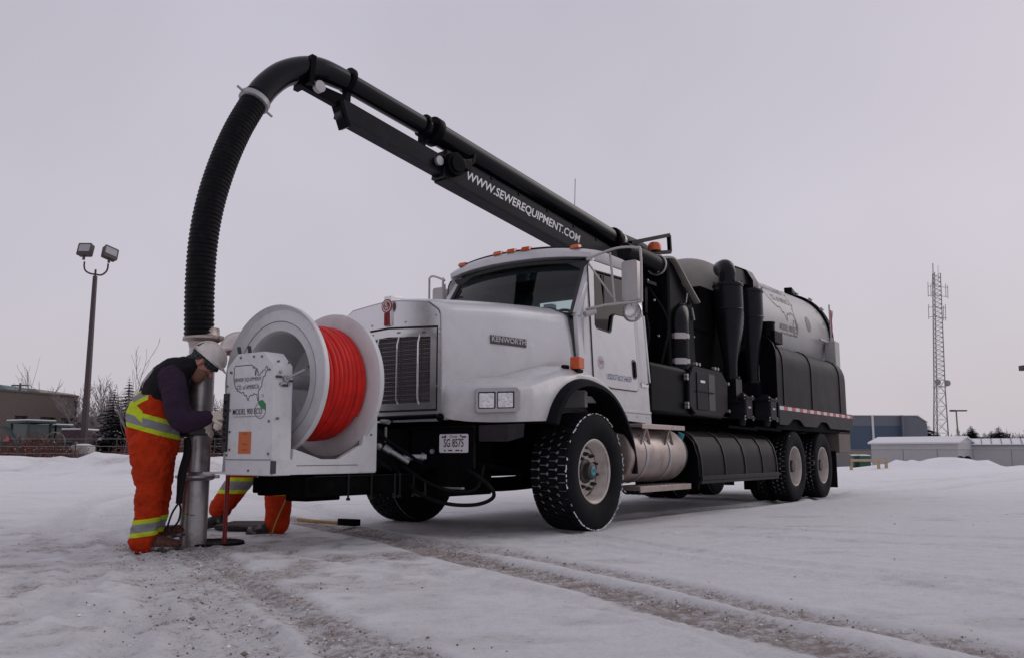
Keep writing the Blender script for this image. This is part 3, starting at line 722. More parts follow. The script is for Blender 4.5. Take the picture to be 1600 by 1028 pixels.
# crest on the nose
g = G(); g.loft([[(1.44, -0.035, 1.80), (1.478, -0.035, 1.81), (1.478, 0.035, 1.81), (1.44, 0.035, 1.80)], [(1.44, -0.04, 1.95), (1.485, -0.04, 1.95), (1.485, 0.04, 1.95), (1.44, 0.04, 1.95)], [(1.30, -0.035, 2.085), (1.485, -0.04, 2.075), (1.485, 0.04, 2.075), (1.30, 0.035, 2.085)]], closed=True, cap=True)
cr = g.obj('nose_emblem', 'trim', TR, bevel=0.004)
g = G(); g.prism(circ(0, 1.985, 0.062, 24), front_fn(1.486), 0, 0.006); g.obj('emblem_disc', 'redpaint', cr)
g = G(); g.prism(circ(0, 1.985, 0.050, 24), front_fn(1.4925), 0, 0.0015, holes=[circ(0, 1.985, 0.042, 24)]); g.obj('emblem_ring', 'paleink', cr)
for y in (-0.026, -0.009, 0.009, 0.026):
    g = G(); g.b2((1.480, y - 0.0055, 1.815), (1.4895, y + 0.0055, 1.925)); g.obj('emblem_stripe', 'redpaint', cr)
lettering('emblem_letter', 'K', (1.494, -0.018, 1.985), (0, 1, 0), (0, 0, 1), 0.032, 'paleink', cr, width=0.036, bold=0.02)
lettering('emblem_letter', 'W', (1.494, -0.024, 1.95), (0, 1, 0), (0, 0, 1), 0.032, 'paleink', cr, width=0.048, bold=0.02)
# maker's badge on the hood side
def hood_y(x, z):
    zt, ys, zs, yb, zb = interp(ht, x); t = (z - zb) / (zs - zb); return yb * (1 - t) + ys * t + 0.008
bdir = (Vector((0.49, hood_y(0.49, 1.7), 1.7)) - Vector((0.93, hood_y(0.93, 1.7), 1.7))).normalized()
g = G(); p0 = Vector((0.93, hood_y(0.93, 1.70) + 0.006, 1.70)); g.bar(p0, p0 + bdir * 0.44, 0.012, 0.075, (0, 0, 1)); bd = g.obj('maker_badge', 'ink', hood)
lettering('badge_letters', 'KENWORTH', p0 + Vector((-0.005, 0.0065, -0.018)), bdir, (0, 0, 1), 0.052, 'greymetal', hood, width=0.425, bold=0.03)

# ---- front fenders with headlamps
ft = [  # x, y_out, z_top, z_bot
    (-0.64, 1.15, 1.29, 1.15), (-0.45, 1.15, 1.40, 1.28), (-0.2, 1.15, 1.47, 1.365), (0.1, 1.15, 1.49, 1.375), (0.35, 1.145, 1.465, 1.28), (0.55, 1.14, 1.42, 1.08), (0.62, 1.14, 1.40, 0.985),
    (0.85, 1.125, 1.34, 0.975), (1.05, 1.075, 1.315, 0.965), (1.20, 0.94, 1.30, 0.96), (1.32, 0.80, 1.29, 0.965), (1.41, 0.69, 1.27, 0.98), (1.45, 0.625, 1.22, 1.0)]
def fender_sec(x, s):
    yo, zt, zb = interp(ft, x); yi = 0.90 if x < -0.1 else max(hood_y(max(x, -0.15), 1.4) - 0.06, 0.5)
    yi = min(yi, yo - 0.01); w = yo - yi
    pts = [(yi, zt + 0.045), (yi + w * 0.25, zt + 0.035), (yi + w * 0.5, zt + 0.012), (yi + w * 0.74, zt - 0.02), (yi + w * 0.9, zt - 0.055), (yi + w * 0.975, zt - 0.09 * min(1, (zt - zb) / 0.2)), (yo, (zt - 0.09 * min(1, (zt - zb) / 0.2)) * 0.5 + zb * 0.5), (yo - 0.005, zb), (yo - 0.03, zb + 0.002)]
    return [(x, s * y, z) for y, z in pts]
for s in (1, -1):
    g = G(); fx = sorted(set(list(np.linspace(-0.64, 1.45, 44)) + [t[0] for t in ft])); g.loft([fender_sec(x, s) for x in fx])
    fe = g.obj('front_fender', 'white', TR, 55)
    sd = fe.modifiers.new('thick', 'SOLIDIFY'); sd.thickness = 0.012; sd.offset = -1 if s > 0 else 1
    # black rubber flare round the wheel opening
    arc = spline([(0.655, 0, 0.975), (0.57, 0, 1.13), (0.40, 0, 1.285), (0.15, 0, 1.375), (-0.15, 0, 1.375), (-0.43, 0, 1.29), (-0.66, 0, 1.12), (-0.82, 0, 0.90), (-0.90, 0, 0.70), (-0.93, 0, 0.50)], 6)
    secs = []
    for i, p in enumerate(arc):
        t = (arc[min(i + 1, len(arc) - 1)] - arc[max(i - 1, 0)]).normalized(); nrm = Vector((t.z, 0, -t.x)) * -1
        if nrm.z < -0.2: nrm = -nrm
        c = Vector((0, 0, 0.53)); nrm = (p - Vector((-0.14, 0, 0.6))); nrm.y = 0; nrm.normalize()
        prof = [(0.80, 0.0), (1.14, 0.0), (1.215, -0.035), (1.225, -0.075), (1.20, -0.085), (1.12, -0.045), (0.80, -0.03)]
        secs.append([tuple(p + nrm * (k + 0.012) + Vector((0, s * y, 0))) for y, k in prof])
    g = G(); g.loft(secs, closed=True, cap=True); g.obj('wheel_flare', 'rubber', TR, 50)
    # headlamp: grey bezel with two rectangular lamps, turned outwards with the fender
    a0, a1 = Vector((1.292, s * 0.855, 1.135)), Vector((1.070, s * 1.085, 1.145))
    d = (a1 - a0).normalized(); nrm = Vector((-d.y, d.x, 0)) * (1 if s < 0 else -1)
    if nrm.x < 0: nrm = -nrm
    up = Vector((0, 0, 1)); L = (a1 - a0).length
    def hl(a, b, dd): return tuple(a0 + d * a + up * b + nrm * dd)
    g = G(); bez = rrect(-0.015, -0.10, L + 0.03, 0.105, 0.025)
    holes = [rrect(0.008, -0.068, L * 0.48, 0.072, 0.01), rrect(L * 0.52, -0.068, L - 0.008, 0.072, 0.01)]
    g.prism(bez, hl, -0.05, 0.028, holes); hb = g.obj('headlamp', 'greymetal', TR, 30, bevel=0.004)
    for h in holes:
        b = G(); b.prism(h, hl, -0.02, 0.004); b.obj('lamp_frame', 'ink', hb)
        cx = (h[0][0] + h[6][0] + h[11][0] + h[16][0]) / 4; b = G(); b.prism([(p[0] * 0.86 + cx * 0.14, p[1] * 0.86) for p in h], hl, 0.0065, 0.012); b.obj('lamp_lens', 'lens', hb)
    g = G(); g.prism(rrect(L + 0.012, -0.085, L + 0.045, 0.085, 0.012), hl, -0.03, 0.014); g.obj('side_marker', 'mirror', hb, bevel=0.004)
    # amber turn signal on a short bracket
    g = G(); g.b2((0.02, s * 1.03, 1.485), (0.09, s * 1.13, 1.60)); g.b2((-0.03, s * 1.04, 1.49), (0.018, s * 1.12, 1.595)); ts = g.obj('turn_signal', 'amber', TR, bevel=0.008)
    g = G(); g.b2((-0.02, s * 1.05, 1.455), (0.08, s * 1.11, 1.484)); g.cyl((0.11, s * 1.02, 1.50), (0.17, s * 1.0, 1.50), 0.024, n=10); g.obj('bracket', 'black', ts)
# mirrors of stainless tube under the grille
g = G(); g.cyl((1.47, -0.5, 1.0), (1.47, 0.56, 1.01), 0.02, n=10); g.ball((1.46, 0.60, 1.0), 0.035, 10, 8); g.obj('hood_pivot_tube', 'black', TR)

# ---- cab
def cab_y(z): return 0.995 - (z - 1.1) * 0.062
def side_map(s, off=0.0): return lambda a, b, d: (a, s * (cab_y(b) + off + d), b)
cab_out = [(-0.20, 1.42), (-0.62, 1.30), (-0.70, 1.12), (-1.66, 1.12), (-1.67, 2.66), (-1.58, 2.735), (-0.62, 2.735), (-0.60, 2.68), (-0.20, 2.08)]
win = [(-0.585, 2.56), (-1.33, 2.585), (-1.355, 2.56), (-1.355, 2.155), (-0.98, 2.15), (-0.93, 2.125), (-0.865, 1.96), (-0.83, 1.94), (-0.56, 1.955), (-0.53, 1.985)]
win_big = [(a + (0.03 if a > -0.9 else -0.03), b + (0.03 if b > 2.3 else -0.03)) for a, b in win]
g = G()
for s in (1, -1): g.prism(cab_out, side_map(s), -0.04, 0, [win_big])
# back wall with window, floor, dash, cowl, firewall
g.prism([(-0.985, 1.12), (0.985, 1.12), (0.895, 2.70), (-0.895, 2.70)], front_fn(-1.665), 0, 0.03, [[(-0.45, 2.1), (0.45, 2.1), (0.45, 2.5), (-0.45, 2.5)]])
g.b2((-1.66, -0.96, 1.2), (-0.35, 0.96, 1.26))
g.b2((-0.35, -0.96, 1.15), (-0.30, 0.96, 2.03))
cab = g.obj('cab', 'white', TR, 35)
g = G(); g.loft([[(-0.16, y, 2.06 + 0.05 * (1 - (y / 0.95) ** 2)), (-0.24, y, 2.075 + 0.04 * (1 - (y / 0.95) ** 2)), (-0.36, y, 2.04)] for y in np.linspace(-0.93, 0.93, 13)]); g.obj('cowl', 'white', cab, 40)
# windscreen: curved glass, black rubber border, A pillars
def ws(u, v):   # u -1..1 across, v 0..1 up
    y = u * (0.865 - 0.06 * v); x = (-0.22 + 0.14 * (1 - u * u)) * (1 - v) + (-0.60 + 0.12 * (1 - u * u)) * v; z = 2.055 + 0.61 * v + 0.035 * (1 - u * u)
    return Vector((x, y, z))
nu, nv = 16, 6
g = G(); g.loft([[tuple(ws(-1 + 2 * i / nu, j / nv)) for i in range(nu + 1)] for j in range(nv + 1)]); g.obj('windscreen', 'glass', cab, 80)
bor = [ws(-1 + 2 * i / 24, 0) for i in range(25)] + [ws(1, j / 6) for j in range(1, 7)] + [ws(1 - 2 * i / 24, 1) for i in range(1, 25)] + [ws(-1, 1 - j / 6) for j in range(1, 6)]
g = G(); g.tube(bor, 0.026, 8, closed=True); g.obj('windscreen_rubber', 'seal', cab)
for s in (1, -1):
    g = G(); g.loft([[tuple(ws(s, v) + Vector((a, s * b, 0))) for a, b in ((0.012, 0.012), (0.03, 0.05), (-0.02, 0.088), (-0.08, 0.07), (-0.06, 0.012))] for v in (-0.02, 0.25, 0.5, 0.75, 1.04)], closed=True); g.obj('windscreen_pillar', 'white', cab, 50)
# roof with the visor lip
g = G(); secs = []
for u in np.linspace(-1, 1, 25):
    k = 1 - abs(u) ** 2.6; y = u * 0.925
    xf = -0.565 + 0.15 * (1 - u * u)
    secs.append([(xf - 0.05, y * 0.985, 2.685 + 0.035 * k), (xf + 0.035, y, 2.69 + 0.045 * k), (xf + 0.04, y, 2.73 + 0.055 * k), (xf + 0.0, y * 0.99, 2.765 + 0.065 * k), (xf - 0.05, y * 0.985, 2.775 + 0.07 * k), (xf - 0.2, y * 0.985, 2.79 + 0.075 * k), (-1.2, y * 0.985, 2.785 + 0.075 * k), (-1.6, y * 0.98, 2.76 + 0.06 * k), (-1.68, y * 0.97, 2.69 + 0.03 * k), (-1.68, y * 0.97, 2.64)])
g.loft(secs); g.loft([[(p[0], p[1], p[2]) for p in secs[0]], [(p[0], p[1] * 0.97, 2.62) for p in secs[0]]]); g.loft([[(p[0], p[1], p[2]) for p in secs[-1]], [(p[0], p[1] * 0.97, 2.62) for p in secs[-1]]])
roof = g.obj('roof', 'white', TR, 50)
sd = roof.modifiers.new('thick', 'SOLIDIFY'); sd.thickness = 0.012; sd.offset = 0
def roof_pt(u, back=0.04):
    k = 1 - abs(u) ** 2.6; xf = -0.565 + 0.15 * (1 - u * u); return Vector((xf - back, u * 0.925, 2.778 + 0.068 * k))
g = G(); g.tube([roof_pt(u, 0.03) + Vector((0, 0, 0.004)) for u in np.linspace(-0.88, 0.86, 30)], 0.014, 6); g.obj('lamp_strip', 'charcoal', roof)
for u in (-0.80, -0.20, 0, 0.20, 0.80):
    p = roof_pt(u, 0.02); g = G(); g.loft([[(p.x - 0.04, p.y - 0.055, p.z - 0.004), (p.x - 0.04, p.y + 0.055, p.z - 0.004), (p.x + 0.05, p.y + 0.055, p.z - 0.012), (p.x + 0.05, p.y - 0.055, p.z - 0.012)], [(p.x - 0.03, p.y - 0.045, p.z + 0.035), (p.x - 0.03, p.y + 0.045, p.z + 0.035), (p.x + 0.03, p.y + 0.045, p.z + 0.03), (p.x + 0.03, p.y - 0.045, p.z + 0.03)]], closed=True, cap=True); g.obj('marker_lamp', 'amber', roof, bevel=0.006)
# doors
for s in (1, -1):
    dout = [(-0.44, 1.43)] + [(-0.47, 2.58), (-0.50, 2.635), (-0.56, 2.66), (-1.36, 2.67), (-1.40, 2.64), (-1.41, 2.6), (-1.41, 1.43), (-1.40, 1.385), (-1.35, 1.365), (-0.8, 1.365), (-0.62, 1.39), (-0.46, 1.40)]
    g = G(); g.prism(dout, side_map(s), 0.001, 0.014, [win]); door = g.obj('door', 'white', TR, 30, bevel=0.004)
    g = G(); g.tube([(a, s * (cab_y(b) + 0.006), b) for a, b in dout], 0.008, 5, closed=True); g.obj('door_seal', 'seal', door)
    g = G(); g.tube([(a, s * (cab_y(b) + 0.008), b) for a, b in win], 0.011, 6, closed=True); g.obj('window_rubber', 'seal', door)
    g = G(); g.prism(win, side_map(s), -0.012, -0.008); g.obj('window_pane', 'sideglass', door)
    g = G(); g.b2((-0.80, s * 0.908, 1.98), (-0.785, s * 0.92, 2.55)); g.obj('window_divider', 'seal', door)
    g = G(); g.prism(rrect(-1.365, 1.49, -1.275, 1.70, 0.03), side_map(s), 0.0135, 0.018); hd = g.obj('door_handle', 'ink', door)
    g = G(); g.prism(rrect(-1.345, 1.51, -1.30, 1.68, 0.018), side_map(s), 0.019, 0.034); g.obj('handle_lever', 'black', door, bevel=0.004)
    # grab handle, skirt, hinge strip, mirror struts
    g = G(); y = lambda z: s * (cab_y(z) + 0.05)
    g.tube([(-1.60, s * cab_y(1.47), 1.45), (-1.60, y(1.47), 1.47), (-1.58, y(2.2), 2.2), (-1.58, s * cab_y(2.2), 2.22)], 0.013, 8); g.b2((-1.64, s * 0.975, 1.42), (-1.48, s * (0.99), 1.47)); g.obj('grab_handle', 'chrome', TR)
    g = G(); g.prism([(-0.78, 1.12), (-1.665, 1.12), (-1.665, 1.02), (-1.52, 1.02), (-1.50, 1.03), (-0.80, 1.05)], side_map(s), -0.02, 0.006); g.prism([(-0.76, 1.128), (-1.667, 1.128), (-1.667, 1.155), (-0.76, 1.155)], side_map(s), 0.001, 0.012)
    sk = g.obj('cab_skirt', 'white', TR, bevel=0.003)
    for x in (-0.9, -1.1, -1.3, -1.34, -1.55, -1.61):
        b = G(); b.cyl((x, s * (cab_y(1.09) + 0.004), 1.09), (x, s * (cab_y(1.09) + 0.010), 1.09), 0.007, n=6); b.obj('rivet', 'greymetal', sk)
    for z in (2.40, 2.46, 2.52):
        for x in (-1.56, -1.62):
            b = G(); b.cyl((x, s * (cab_y(z)), z), (x, s * (cab_y(z) + 0.006), z), 0.009, n=6); b.obj('rivet', 'greymetal', cab)
    # west-coast mirror on a tube loop
    yo = 1.26
    g = G(); lp = spline([(-0.42, s * 0.93, 2.64), (-0.47, s * 1.05, 2.69), (-0.55, s * 1.22, 2.745), (-0.66, s * 1.36, 2.75), (-0.70, s * 1.395, 2.70), (-0.70, s * 1.395, 2.20)], 6)
    g.tube(lp, 0.013, 8)
    g.tube([(-0.36, s * 0.95, 2.12), (-0.5, s * 1.1, 2.17), (-0.70, s * 1.33, 2.205), (-0.70, s * 1.40, 2.205)], 0.013, 8)
    g.tube([(-0.44, s * 0.94, 2.60), (-0.66, s * 1.14, 2.20)], 0.011, 8)
    g.tube([(-0.60, s * 1.10, 2.72), (-0.63, s * 1.13, 2.20)], 0.013, 8)
    g.tube([(-0.30, s * 0.97, 2.06), (-0.42, s * 1.02, 2.10)], 0.03, 8)
    mi = g.obj('mirror_bracket', 'mirror', TR)
    g = G(); g.prism(rrect(s * yo - 0.088, 2.225, s * yo + 0.088, 2.64, 0.03), front_fn(-0.79), 0, 0.085); g.obj('mirror_housing', 'mirror', mi, bevel=0.018, seg=3)
    g = G(); g.prism(rrect(s * yo - 0.07, 2.245, s * yo + 0.07, 2.62, 0.02), front_fn(-0.7965), 0, 0.004); g.obj('mirror_glass', 'chrome', mi)
    g = G(); g.lathe([(-0.05, 0), (-0.045, 0.07), (-0.03, 0.098), (0.0, 0.108), (0.012, 0.105)], (-0.74, s * 1.27, 2.115), 'x', 20)
    for p in [g]: p.obj('convex_mirror', 'chrome', mi, 50)
    if s == 1:
        lettering('registration_number', 'USDOT#2154659', (-0.70, cab_y(1.44) + 0.014, 1.445), (-1, 0, 0), (0, -0.062, 1), 0.066, 'blueink', door, width=0.54, bold=0.0)
        g = G(); g.prism(circ(-0.60, 1.61, 0.068, 24), side_map(s), 0.0145, 0.016); g.obj('round_sticker', mat('round_sticker', (0.36, 0.34, 0.37), 0.5, vary=0.3, scale=40, detail=2), door)
        for k_ in range(3):
            b = G(); b.b2((-0.565 + k_ * 0.004, cab_y(1.61) + 0.0162, 1.595 + k_ * 0.014), (-0.635 - k_ * 0.004, cab_y(1.61) + 0.0170, 1.600 + k_ * 0.014)); b.obj('sticker_print', 'redpaint', door)
# cab interior
g = G(); g.b2((-0.52, -0.9, 1.6), (-0.36, 0.9, 2.03)); g.obj('dashboard', 'interior', cab, bevel=0.03)
for y in (0.48, -0.48):
    g = G(); g.b2((-1.5, y - 0.26, 1.5), (-1.0, y + 0.26, 1.62)); g.b2((-1.58, y - 0.26, 1.6), (-1.42, y + 0.26, 2.2)); g.b2((-1.55, y - 0.16, 2.22), (-1.44, y + 0.16, 2.42)); g.obj('seat', 'seatfabric', cab, bevel=0.04)
g = G(); g.tube([(-0.78 + 0.10 * math.sin(a), 0.48 + 0.22 * math.cos(a), 2.0 + 0.2 * math.sin(a)) for a in np.linspace(0, 2 * PI, 25)[:-1]], 0.016, 6, closed=True); g.cyl((-0.78, 0.48, 2.0), (-0.5, 0.48, 1.85), 0.03, n=8); g.obj('steering_wheel', 'interior', cab)
g = G(); g.b2((-0.60, -0.86, 2.53), (-0.54, 0.86, 2.66)); g.b2((-1.6, -0.9, 2.64), (-0.56, 0.9, 2.66)); g.obj('headliner', 'interior', cab)
g = G(); g.b2((-0.235, 0.53, 2.075), (-0.232, 0.68, 2.19)); g.obj('dash_paper', 'paper', cab)
g = G(); g.b2((-1.64, -0.9, 1.3), (-1.62, 0.9, 2.1)); g.obj('rear_trim', 'interior', cab)

# ---- wheels
def wheel_mesh(kind):
    """returns (rim mesh, tyre, tread, hub, nut, holes) around the y axis, outer face at +y"""
    if kind == 'front': Rr, hw, rr = 0.545, 0.20, 0.292
    else: Rr, hw, rr = 0.522, 0.14, 0.290
    k = Rr - rr
    prof = [(-hw * 0.80, rr - 0.012), (-hw * 0.9, rr + 0.012), (-hw, rr + k * 0.30), (-hw * 1.03, rr + k * 0.55), (-hw * 0.99, rr + k * 0.80), (-hw * 0.92, Rr - 0.024), (-hw * 0.86, Rr - 0.022), (hw * 0.86, Rr - 0.022), (hw * 0.92, Rr - 0.024), (hw * 0.99, rr + k * 0.80), (hw * 1.03, rr + k * 0.55), (hw, rr + k * 0.30), (hw * 0.9, rr + 0.012), (hw * 0.80, rr - 0.012)]
    g = G(); g.cur = 0; g.lathe(prof[:6], n=56); g.lathe(prof[7:], n=56); g.cur = 1; g.lathe(prof[5:9], n=56)
    tyre = g.mesh('tyre', ['rubber', 'snowy_rubber'], 50)
    g = G(); rows = 4 if kind == 'front' else 4; nb = 44
    ww = 2 * hw * 0.93 / rows
    for r in range(rows):
        yc = -hw * 0.93 + ww * (r + 0.5); outer = r in (0, rows - 1)
        for b in range(nb):
            a0 = 2 * PI * (b + (0.5 if r % 2 else 0)) / nb; da = 2 * PI / nb
            gap = 0.14
            def P(t, y, rad): a = a0 + da * t; return (rad * math.cos(a), y, rad * math.sin(a))
            zz = ww * 0.13; hwid = ww * 0.5 - 0.007
            out = []
            for t, o in ((gap / 2, -zz), (0.5, zz), (1 - gap / 2, -zz)):
                out.append((t, yc - hwid + (o if r > 0 else 0)))
            for t, o in ((1 - gap / 2, -zz), (0.5, zz), (gap / 2, -zz)):
                out.append((t, yc + hwid + (o if r < rows - 1 else 0)))
            top = [P(t, y, Rr - (0.010 if (outer and abs(y) > hw * 0.85) else 0)) for t, y in out]; bot = [P(t, y, Rr - 0.03) for t, y in out]
            g.add(top + bot, [(0, 1, 4, 5), (1, 2, 3, 4)] + [(i, (i + 1) % 6, (i + 1) % 6 + 6, i + 6) for i in range(6)])
    tread = g.mesh('tread', 'rubber', 20, weld=False)
    g = G()
    if kind == 'front':
        g.lathe([(-0.17, rr), (-0.15, 0.27), (0.02, 0.255), (0.035, 0.245), (0.06, 0.225), (0.072, 0.20), (0.075, 0.10)], n=40)
        g.lathe([(0.06, 0.235), (0.12, 0.262), (0.155, 0.268), (0.165, rr - 0.004), (0.178, rr + 0.006), (0.182, rr - 0.002), (0.17, rr - 0.018)], n=40)
        nuty, nutr, holey = 0.075, 0.160, 0.068
    else:
        g.lathe([(0.118, rr + 0.004), (0.128, rr), (0.125, rr - 0.012), (0.10, 0.268), (-0.04, 0.258), (-0.055, 0.24), (-0.06, 0.20), (-0.05, 0.10)], n=40)
        nuty, nutr, holey = -0.055, 0.155, -0.058
    rim = g.mesh('wheel', 'rim', 40)
    g = G()
    if kind == 'front': g.lathe([(0.06, 0.118), (0.085, 0.112), (0.10, 0.085), (0.15, 0.078), (0.16, 0.06), (0.162, 0)], n=24)
    else: g.lathe([(-0.06, 0.118), (0.0, 0.112), (0.04, 0.09), (0.10, 0.085), (0.11, 0.0)], n=24)
    hub = g.mesh('hub', 'hub', 40)
    g = G(); g.cyl((0, 0, 0), (0, 0.032, 0), 0.019, n=6); g.cyl((0, 0.03, 0), (0, 0.055, 0), 0.012, n=8); nut = g.mesh('lug_nut', 'hub', 30)
    g = G(); g.prism(circ(0, 0, 0.021, 12), lambda a, b, d: (a, d, b), 0.0, 0.003); hole = g.mesh('hand_hole_shade', 'ink', 30)  # dark disc painted in for the shaded opening in the rim
    return dict(rim=rim, tyre=tyre, tread=tread, hub=hub, nut=nut, hole=hole, nut_pos=(nuty, nutr), holey=holey, Rr=Rr, hw=hw)
WM = {k: wheel_mesh(k) for k in ('front', 'rear')}
def put(name, me, parent, loc=(0, 0, 0), rot=(0, 0, 0)):
    o = bpy.data.objects.new(name, me); COL.objects.link(o); o.parent = parent; o.location = loc; o.rotation_euler = rot; return o
def add_wheel(kind, loc, side, spin, full=True):
    w = WM[kind]; root = put('wheel', w['rim'], TR, loc, (0, 0, 0 if side > 0 else PI))
    put('tyre', w['tyre'], root, rot=(0, spin, 0)); t = put('tread', w['tread'], root, rot=(0, spin, 0)); t['kind'] = 'stuff'
    if full:
        put('hub', w['hub'], root)
        ny_, nr_ = w['nut_pos']
        for i in range(10):
            a = 2 * PI * i / 10 + 0.2; put('lug_nut', w['nut'], root, (nr_ * math.cos(a), ny_, nr_ * math.sin(a)))
        for i in range(5):
            a = 2 * PI * i / 5 + 0.5; put('hand_hole_shade', w['hole'], root, (0.212 * math.cos(a), w['holey'] - 0.002, 0.212 * math.sin(a)))
    return root
wf = add_wheel('front', (-0.06, 1.02, 0.54), 1, 0.1)
g = G(); g.lathe([(0.158, 0.0), (0.168, 0.03), (0.163, 0.045)], n=16); g.obj('hub_cap', 'teal', wf)
# snow packed along the shoulder of the near front tyre
for wheel_, rad, yy, sz in ((wf, 0.531, 0.192, 0.0065),):
    g = G(); rs = random.Random(2); nseg = 160
    for i in range(nseg):
        a0, a1 = 2 * PI * i / nseg, 2 * PI * (i + 1.15) / nseg
        if rs.random() < (0.36 if 0.9 < a0 < 5.4 else 0.6): continue
        r0 = sz * rs.uniform(0.4, 1.25); yj = rs.uniform(-0.004, 0.006)
        g.tube([(rad * math.cos(a0), yy + yj, rad * math.sin(a0)), (rad * math.cos((a0 + a1) / 2), yy + yj + rs.uniform(-.003, .003), rad * math.sin((a0 + a1) / 2)), (rad * math.cos(a1), yy, rad * math.sin(a1))], [r0 * 0.6, r0, r0 * 0.5], 5)
    tag(g.obj('packed_snow', 'snow', wheel_, 60, weld=False), kind='stuff')
add_wheel('front', (0, -1.02, 0.54), -1, 0.3)
for i, ax in enumerate((-6.05, -7.5)):
    for s in (1, -1):
        add_wheel('rear', (ax, s * 1.075, 0.52), s, 0.2 + i)
        add_wheel('rear', (ax, s * 0.755, 0.52), s, 0.5 + i, False)
# mud flaps
for s in (1, -1):
    g = G(); g.b2((-8.32, s * 0.62, 0.14), (-8.30, s * 1.2, 0.75)); g.obj('mud_flap', 'rubber', TR)

# ---- fuel tank, steps
g = G(); tk = [(-2.12, 0), (-2.125, 0.24), (-2.11, 0.275), (-2.08, 0.287), (-0.82, 0.287), (-0.79, 0.275), (-0.775, 0.24), (-0.77, 0)]
g.lathe(tk, (0, 0.93, 0.69), 'x', 40); fuel = g.obj('fuel_tank', 'alu', TR, 40)
for x in (-1.12, -1.68):
    g = G(); g.lathe([(x - 0.025, 0.290), (x - 0.022, 0.295), (x + 0.022, 0.295), (x + 0.025, 0.290)], (0, 0.93, 0.69), 'x', 40); g.obj('tank_strap', 'greymetal', fuel)
g = G(); g.lathe([(-2.22, 0.0), (-2.225, 0.20), (-2.20, 0.255), (-2.14, 0.262)], (0, 0.93, 0.69), 'x', 36); g.obj('tank_end', 'charcoal', fuel)
g = G(); g.cyl((-2.16, 1.10, 0.86), (-2.16, 1.13, 0.93), 0.04, n=12); g.obj('filler_cap', 'teal', fuel)
for z0, z1, x0, x1, y0, y1 in ((0.975, 1.005, -2.02, -0.98, 0.80, 1.235), (0.335, 0.375, -2.14, -0.90, 0.88, 1.24)):
    g = G(); g.b2((x0, y0, z0), (x1, y1, z1)); g.b2((x0, y1 - 0.015, z0 - 0.02), (x1, y1, z0)); st = g.obj('step', 'alu', TR, bevel=0.004)
    for i in range(12):
        x = x0 + 0.07 + i * (x1 - x0 - 0.14) / 11; b = G(); b.b2((x - 0.018, y0 + 0.05, z1), (x + 0.018, y1 - 0.04, z1 + 0.004)); b.obj('step_tread', 'greymetal', st)
for x in (-1.12, -1.68):
    for a in (-0.1, 0.1):
        g = G(); g.bar((x, 1.2, 0.978), (x + a, 1.19, 0.80), 0.012, 0.03, (0, 1, 0)); g.obj('step_bracket', 'alu', fuel)
for k in range(4):
    g = G(); g.tube(spline([(-0.95 - k * 0.1, 1.0 - k * 0.06, 0.36), (-1.4, 1.05 - k * 0.07, 0.28), (-1.9 - k * 0.06, 1.0 - k * 0.06, 0.36)], 6), 0.011, 6); g.obj('air_line', 'rubber', TR)
# ---- black tool box with rounded top behind it
secp = [(0.45, 0.42), (1.18, 0.40), (1.235, 0.43), (1.238, 0.52), (1.225, 0.66), (1.19, 0.80), (1.12, 0.90), (1.02, 0.955), (0.9, 0.975), (0.45, 0.975)]
g = G(); g.loft([[(x, y, z) for y, z in secp] for x in (-2.42, -5.12)], closed=True, cap=True); tb = g.obj('side_tool_box', 'blackpoly', TR, 25, bevel=0.008)
rim_ = [p for p in secp[1:9]]
for x in (-2.46, -3.18, -3.86, -4.52, -5.08):
    g = G(); g.loft([[(x + a, y + d * (1 if y > 1 else 0.3), z + (d if z > 0.8 else 0)) for y, z in rim_] for a, d in ((-0.018, 0.0), (-0.018, 0.012), (0.018, 0.012), (0.018, 0.0))]); g.obj('box_strap', 'charcoal', tb, 30)
g = G(); g.b2((-5.12, 1.236, 0.40), (-2.42, 1.262, 0.45)); g.b2((-5.12, 1.1, 0.36), (-2.42, 1.25, 0.40)); g.obj('lower_rail', 'charcoal', tb, bevel=0.004)
g = G(); g.prism([(0.45, 0.30), (1.22, 0.30), (1.235, 0.45), (1.225, 0.66), (1.17, 0.84), (1.05, 0.95), (0.9, 0.975), (0.45, 0.975)], front_fn(-2.40), 0, 0.02); g.obj('box_end_plate', 'black', tb)
g = G(); g.b2((-2.38, 1.03, 0.52), (-2.372, 1.045, 0.80)); g.ball((-2.37, 0.95, 0.92), 0.016, 8, 6); g.obj('end_handle', 'greymetal', tb)
g = G(); g.b2((-2.5, -1.2, 0.45), (-5.1, -0.5, 0.95)); g.b2((-0.8, -1.15, 0.45), (-2.2, -0.6, 0.95)); g.obj('offside_boxes', 'blackpoly', TR, bevel=0.05)
g = G(); g.b2((-5.16, 0.75, 0.20), (-5.10, 0.95, 0.42)); g.b2((-5.1, -0.95, 0.12), (-5.06, -0.6, 0.45)); g.obj('chassis_bracket', 'chassis', TR)

# ---- silencer / blower housing with octagonal cover
g = G(); g.b2((-1.78, 0.0, 1.13), (-4.0, 0.93, 1.74)); bl = g.obj('blower_housing', 'black', TR, bevel=0.06, seg=3)
oct_ = [(-2.95, 1.16), (-3.78, 1.15), (-4.0, 1.28), (-4.02, 1.62), (-3.82, 1.76), (-2.92, 1.77), (-2.76, 1.62), (-2.76, 1.28)]
g = G(); g.prism(oct_, side_fn(0.93), 0, 0.05); cv = g.obj('access_cover', 'charcoal', bl, 20, bevel=0.015)
g = G(); g.prism([(-2.98, 1.24), (-3.32, 1.24), (-3.32, 1.70), (-2.98, 1.70)], side_fn(0.981), 0, 0.010); g.obj('cover_plate', 'charcoal', bl, bevel=0.004)
g = G(); g.prism([(-3.36, 1.24), (-3.56, 1.24), (-3.56, 1.70), (-3.36, 1.70)], side_fn(0.981), 0, 0.004); g.obj('cover_recess', 'ink', bl)
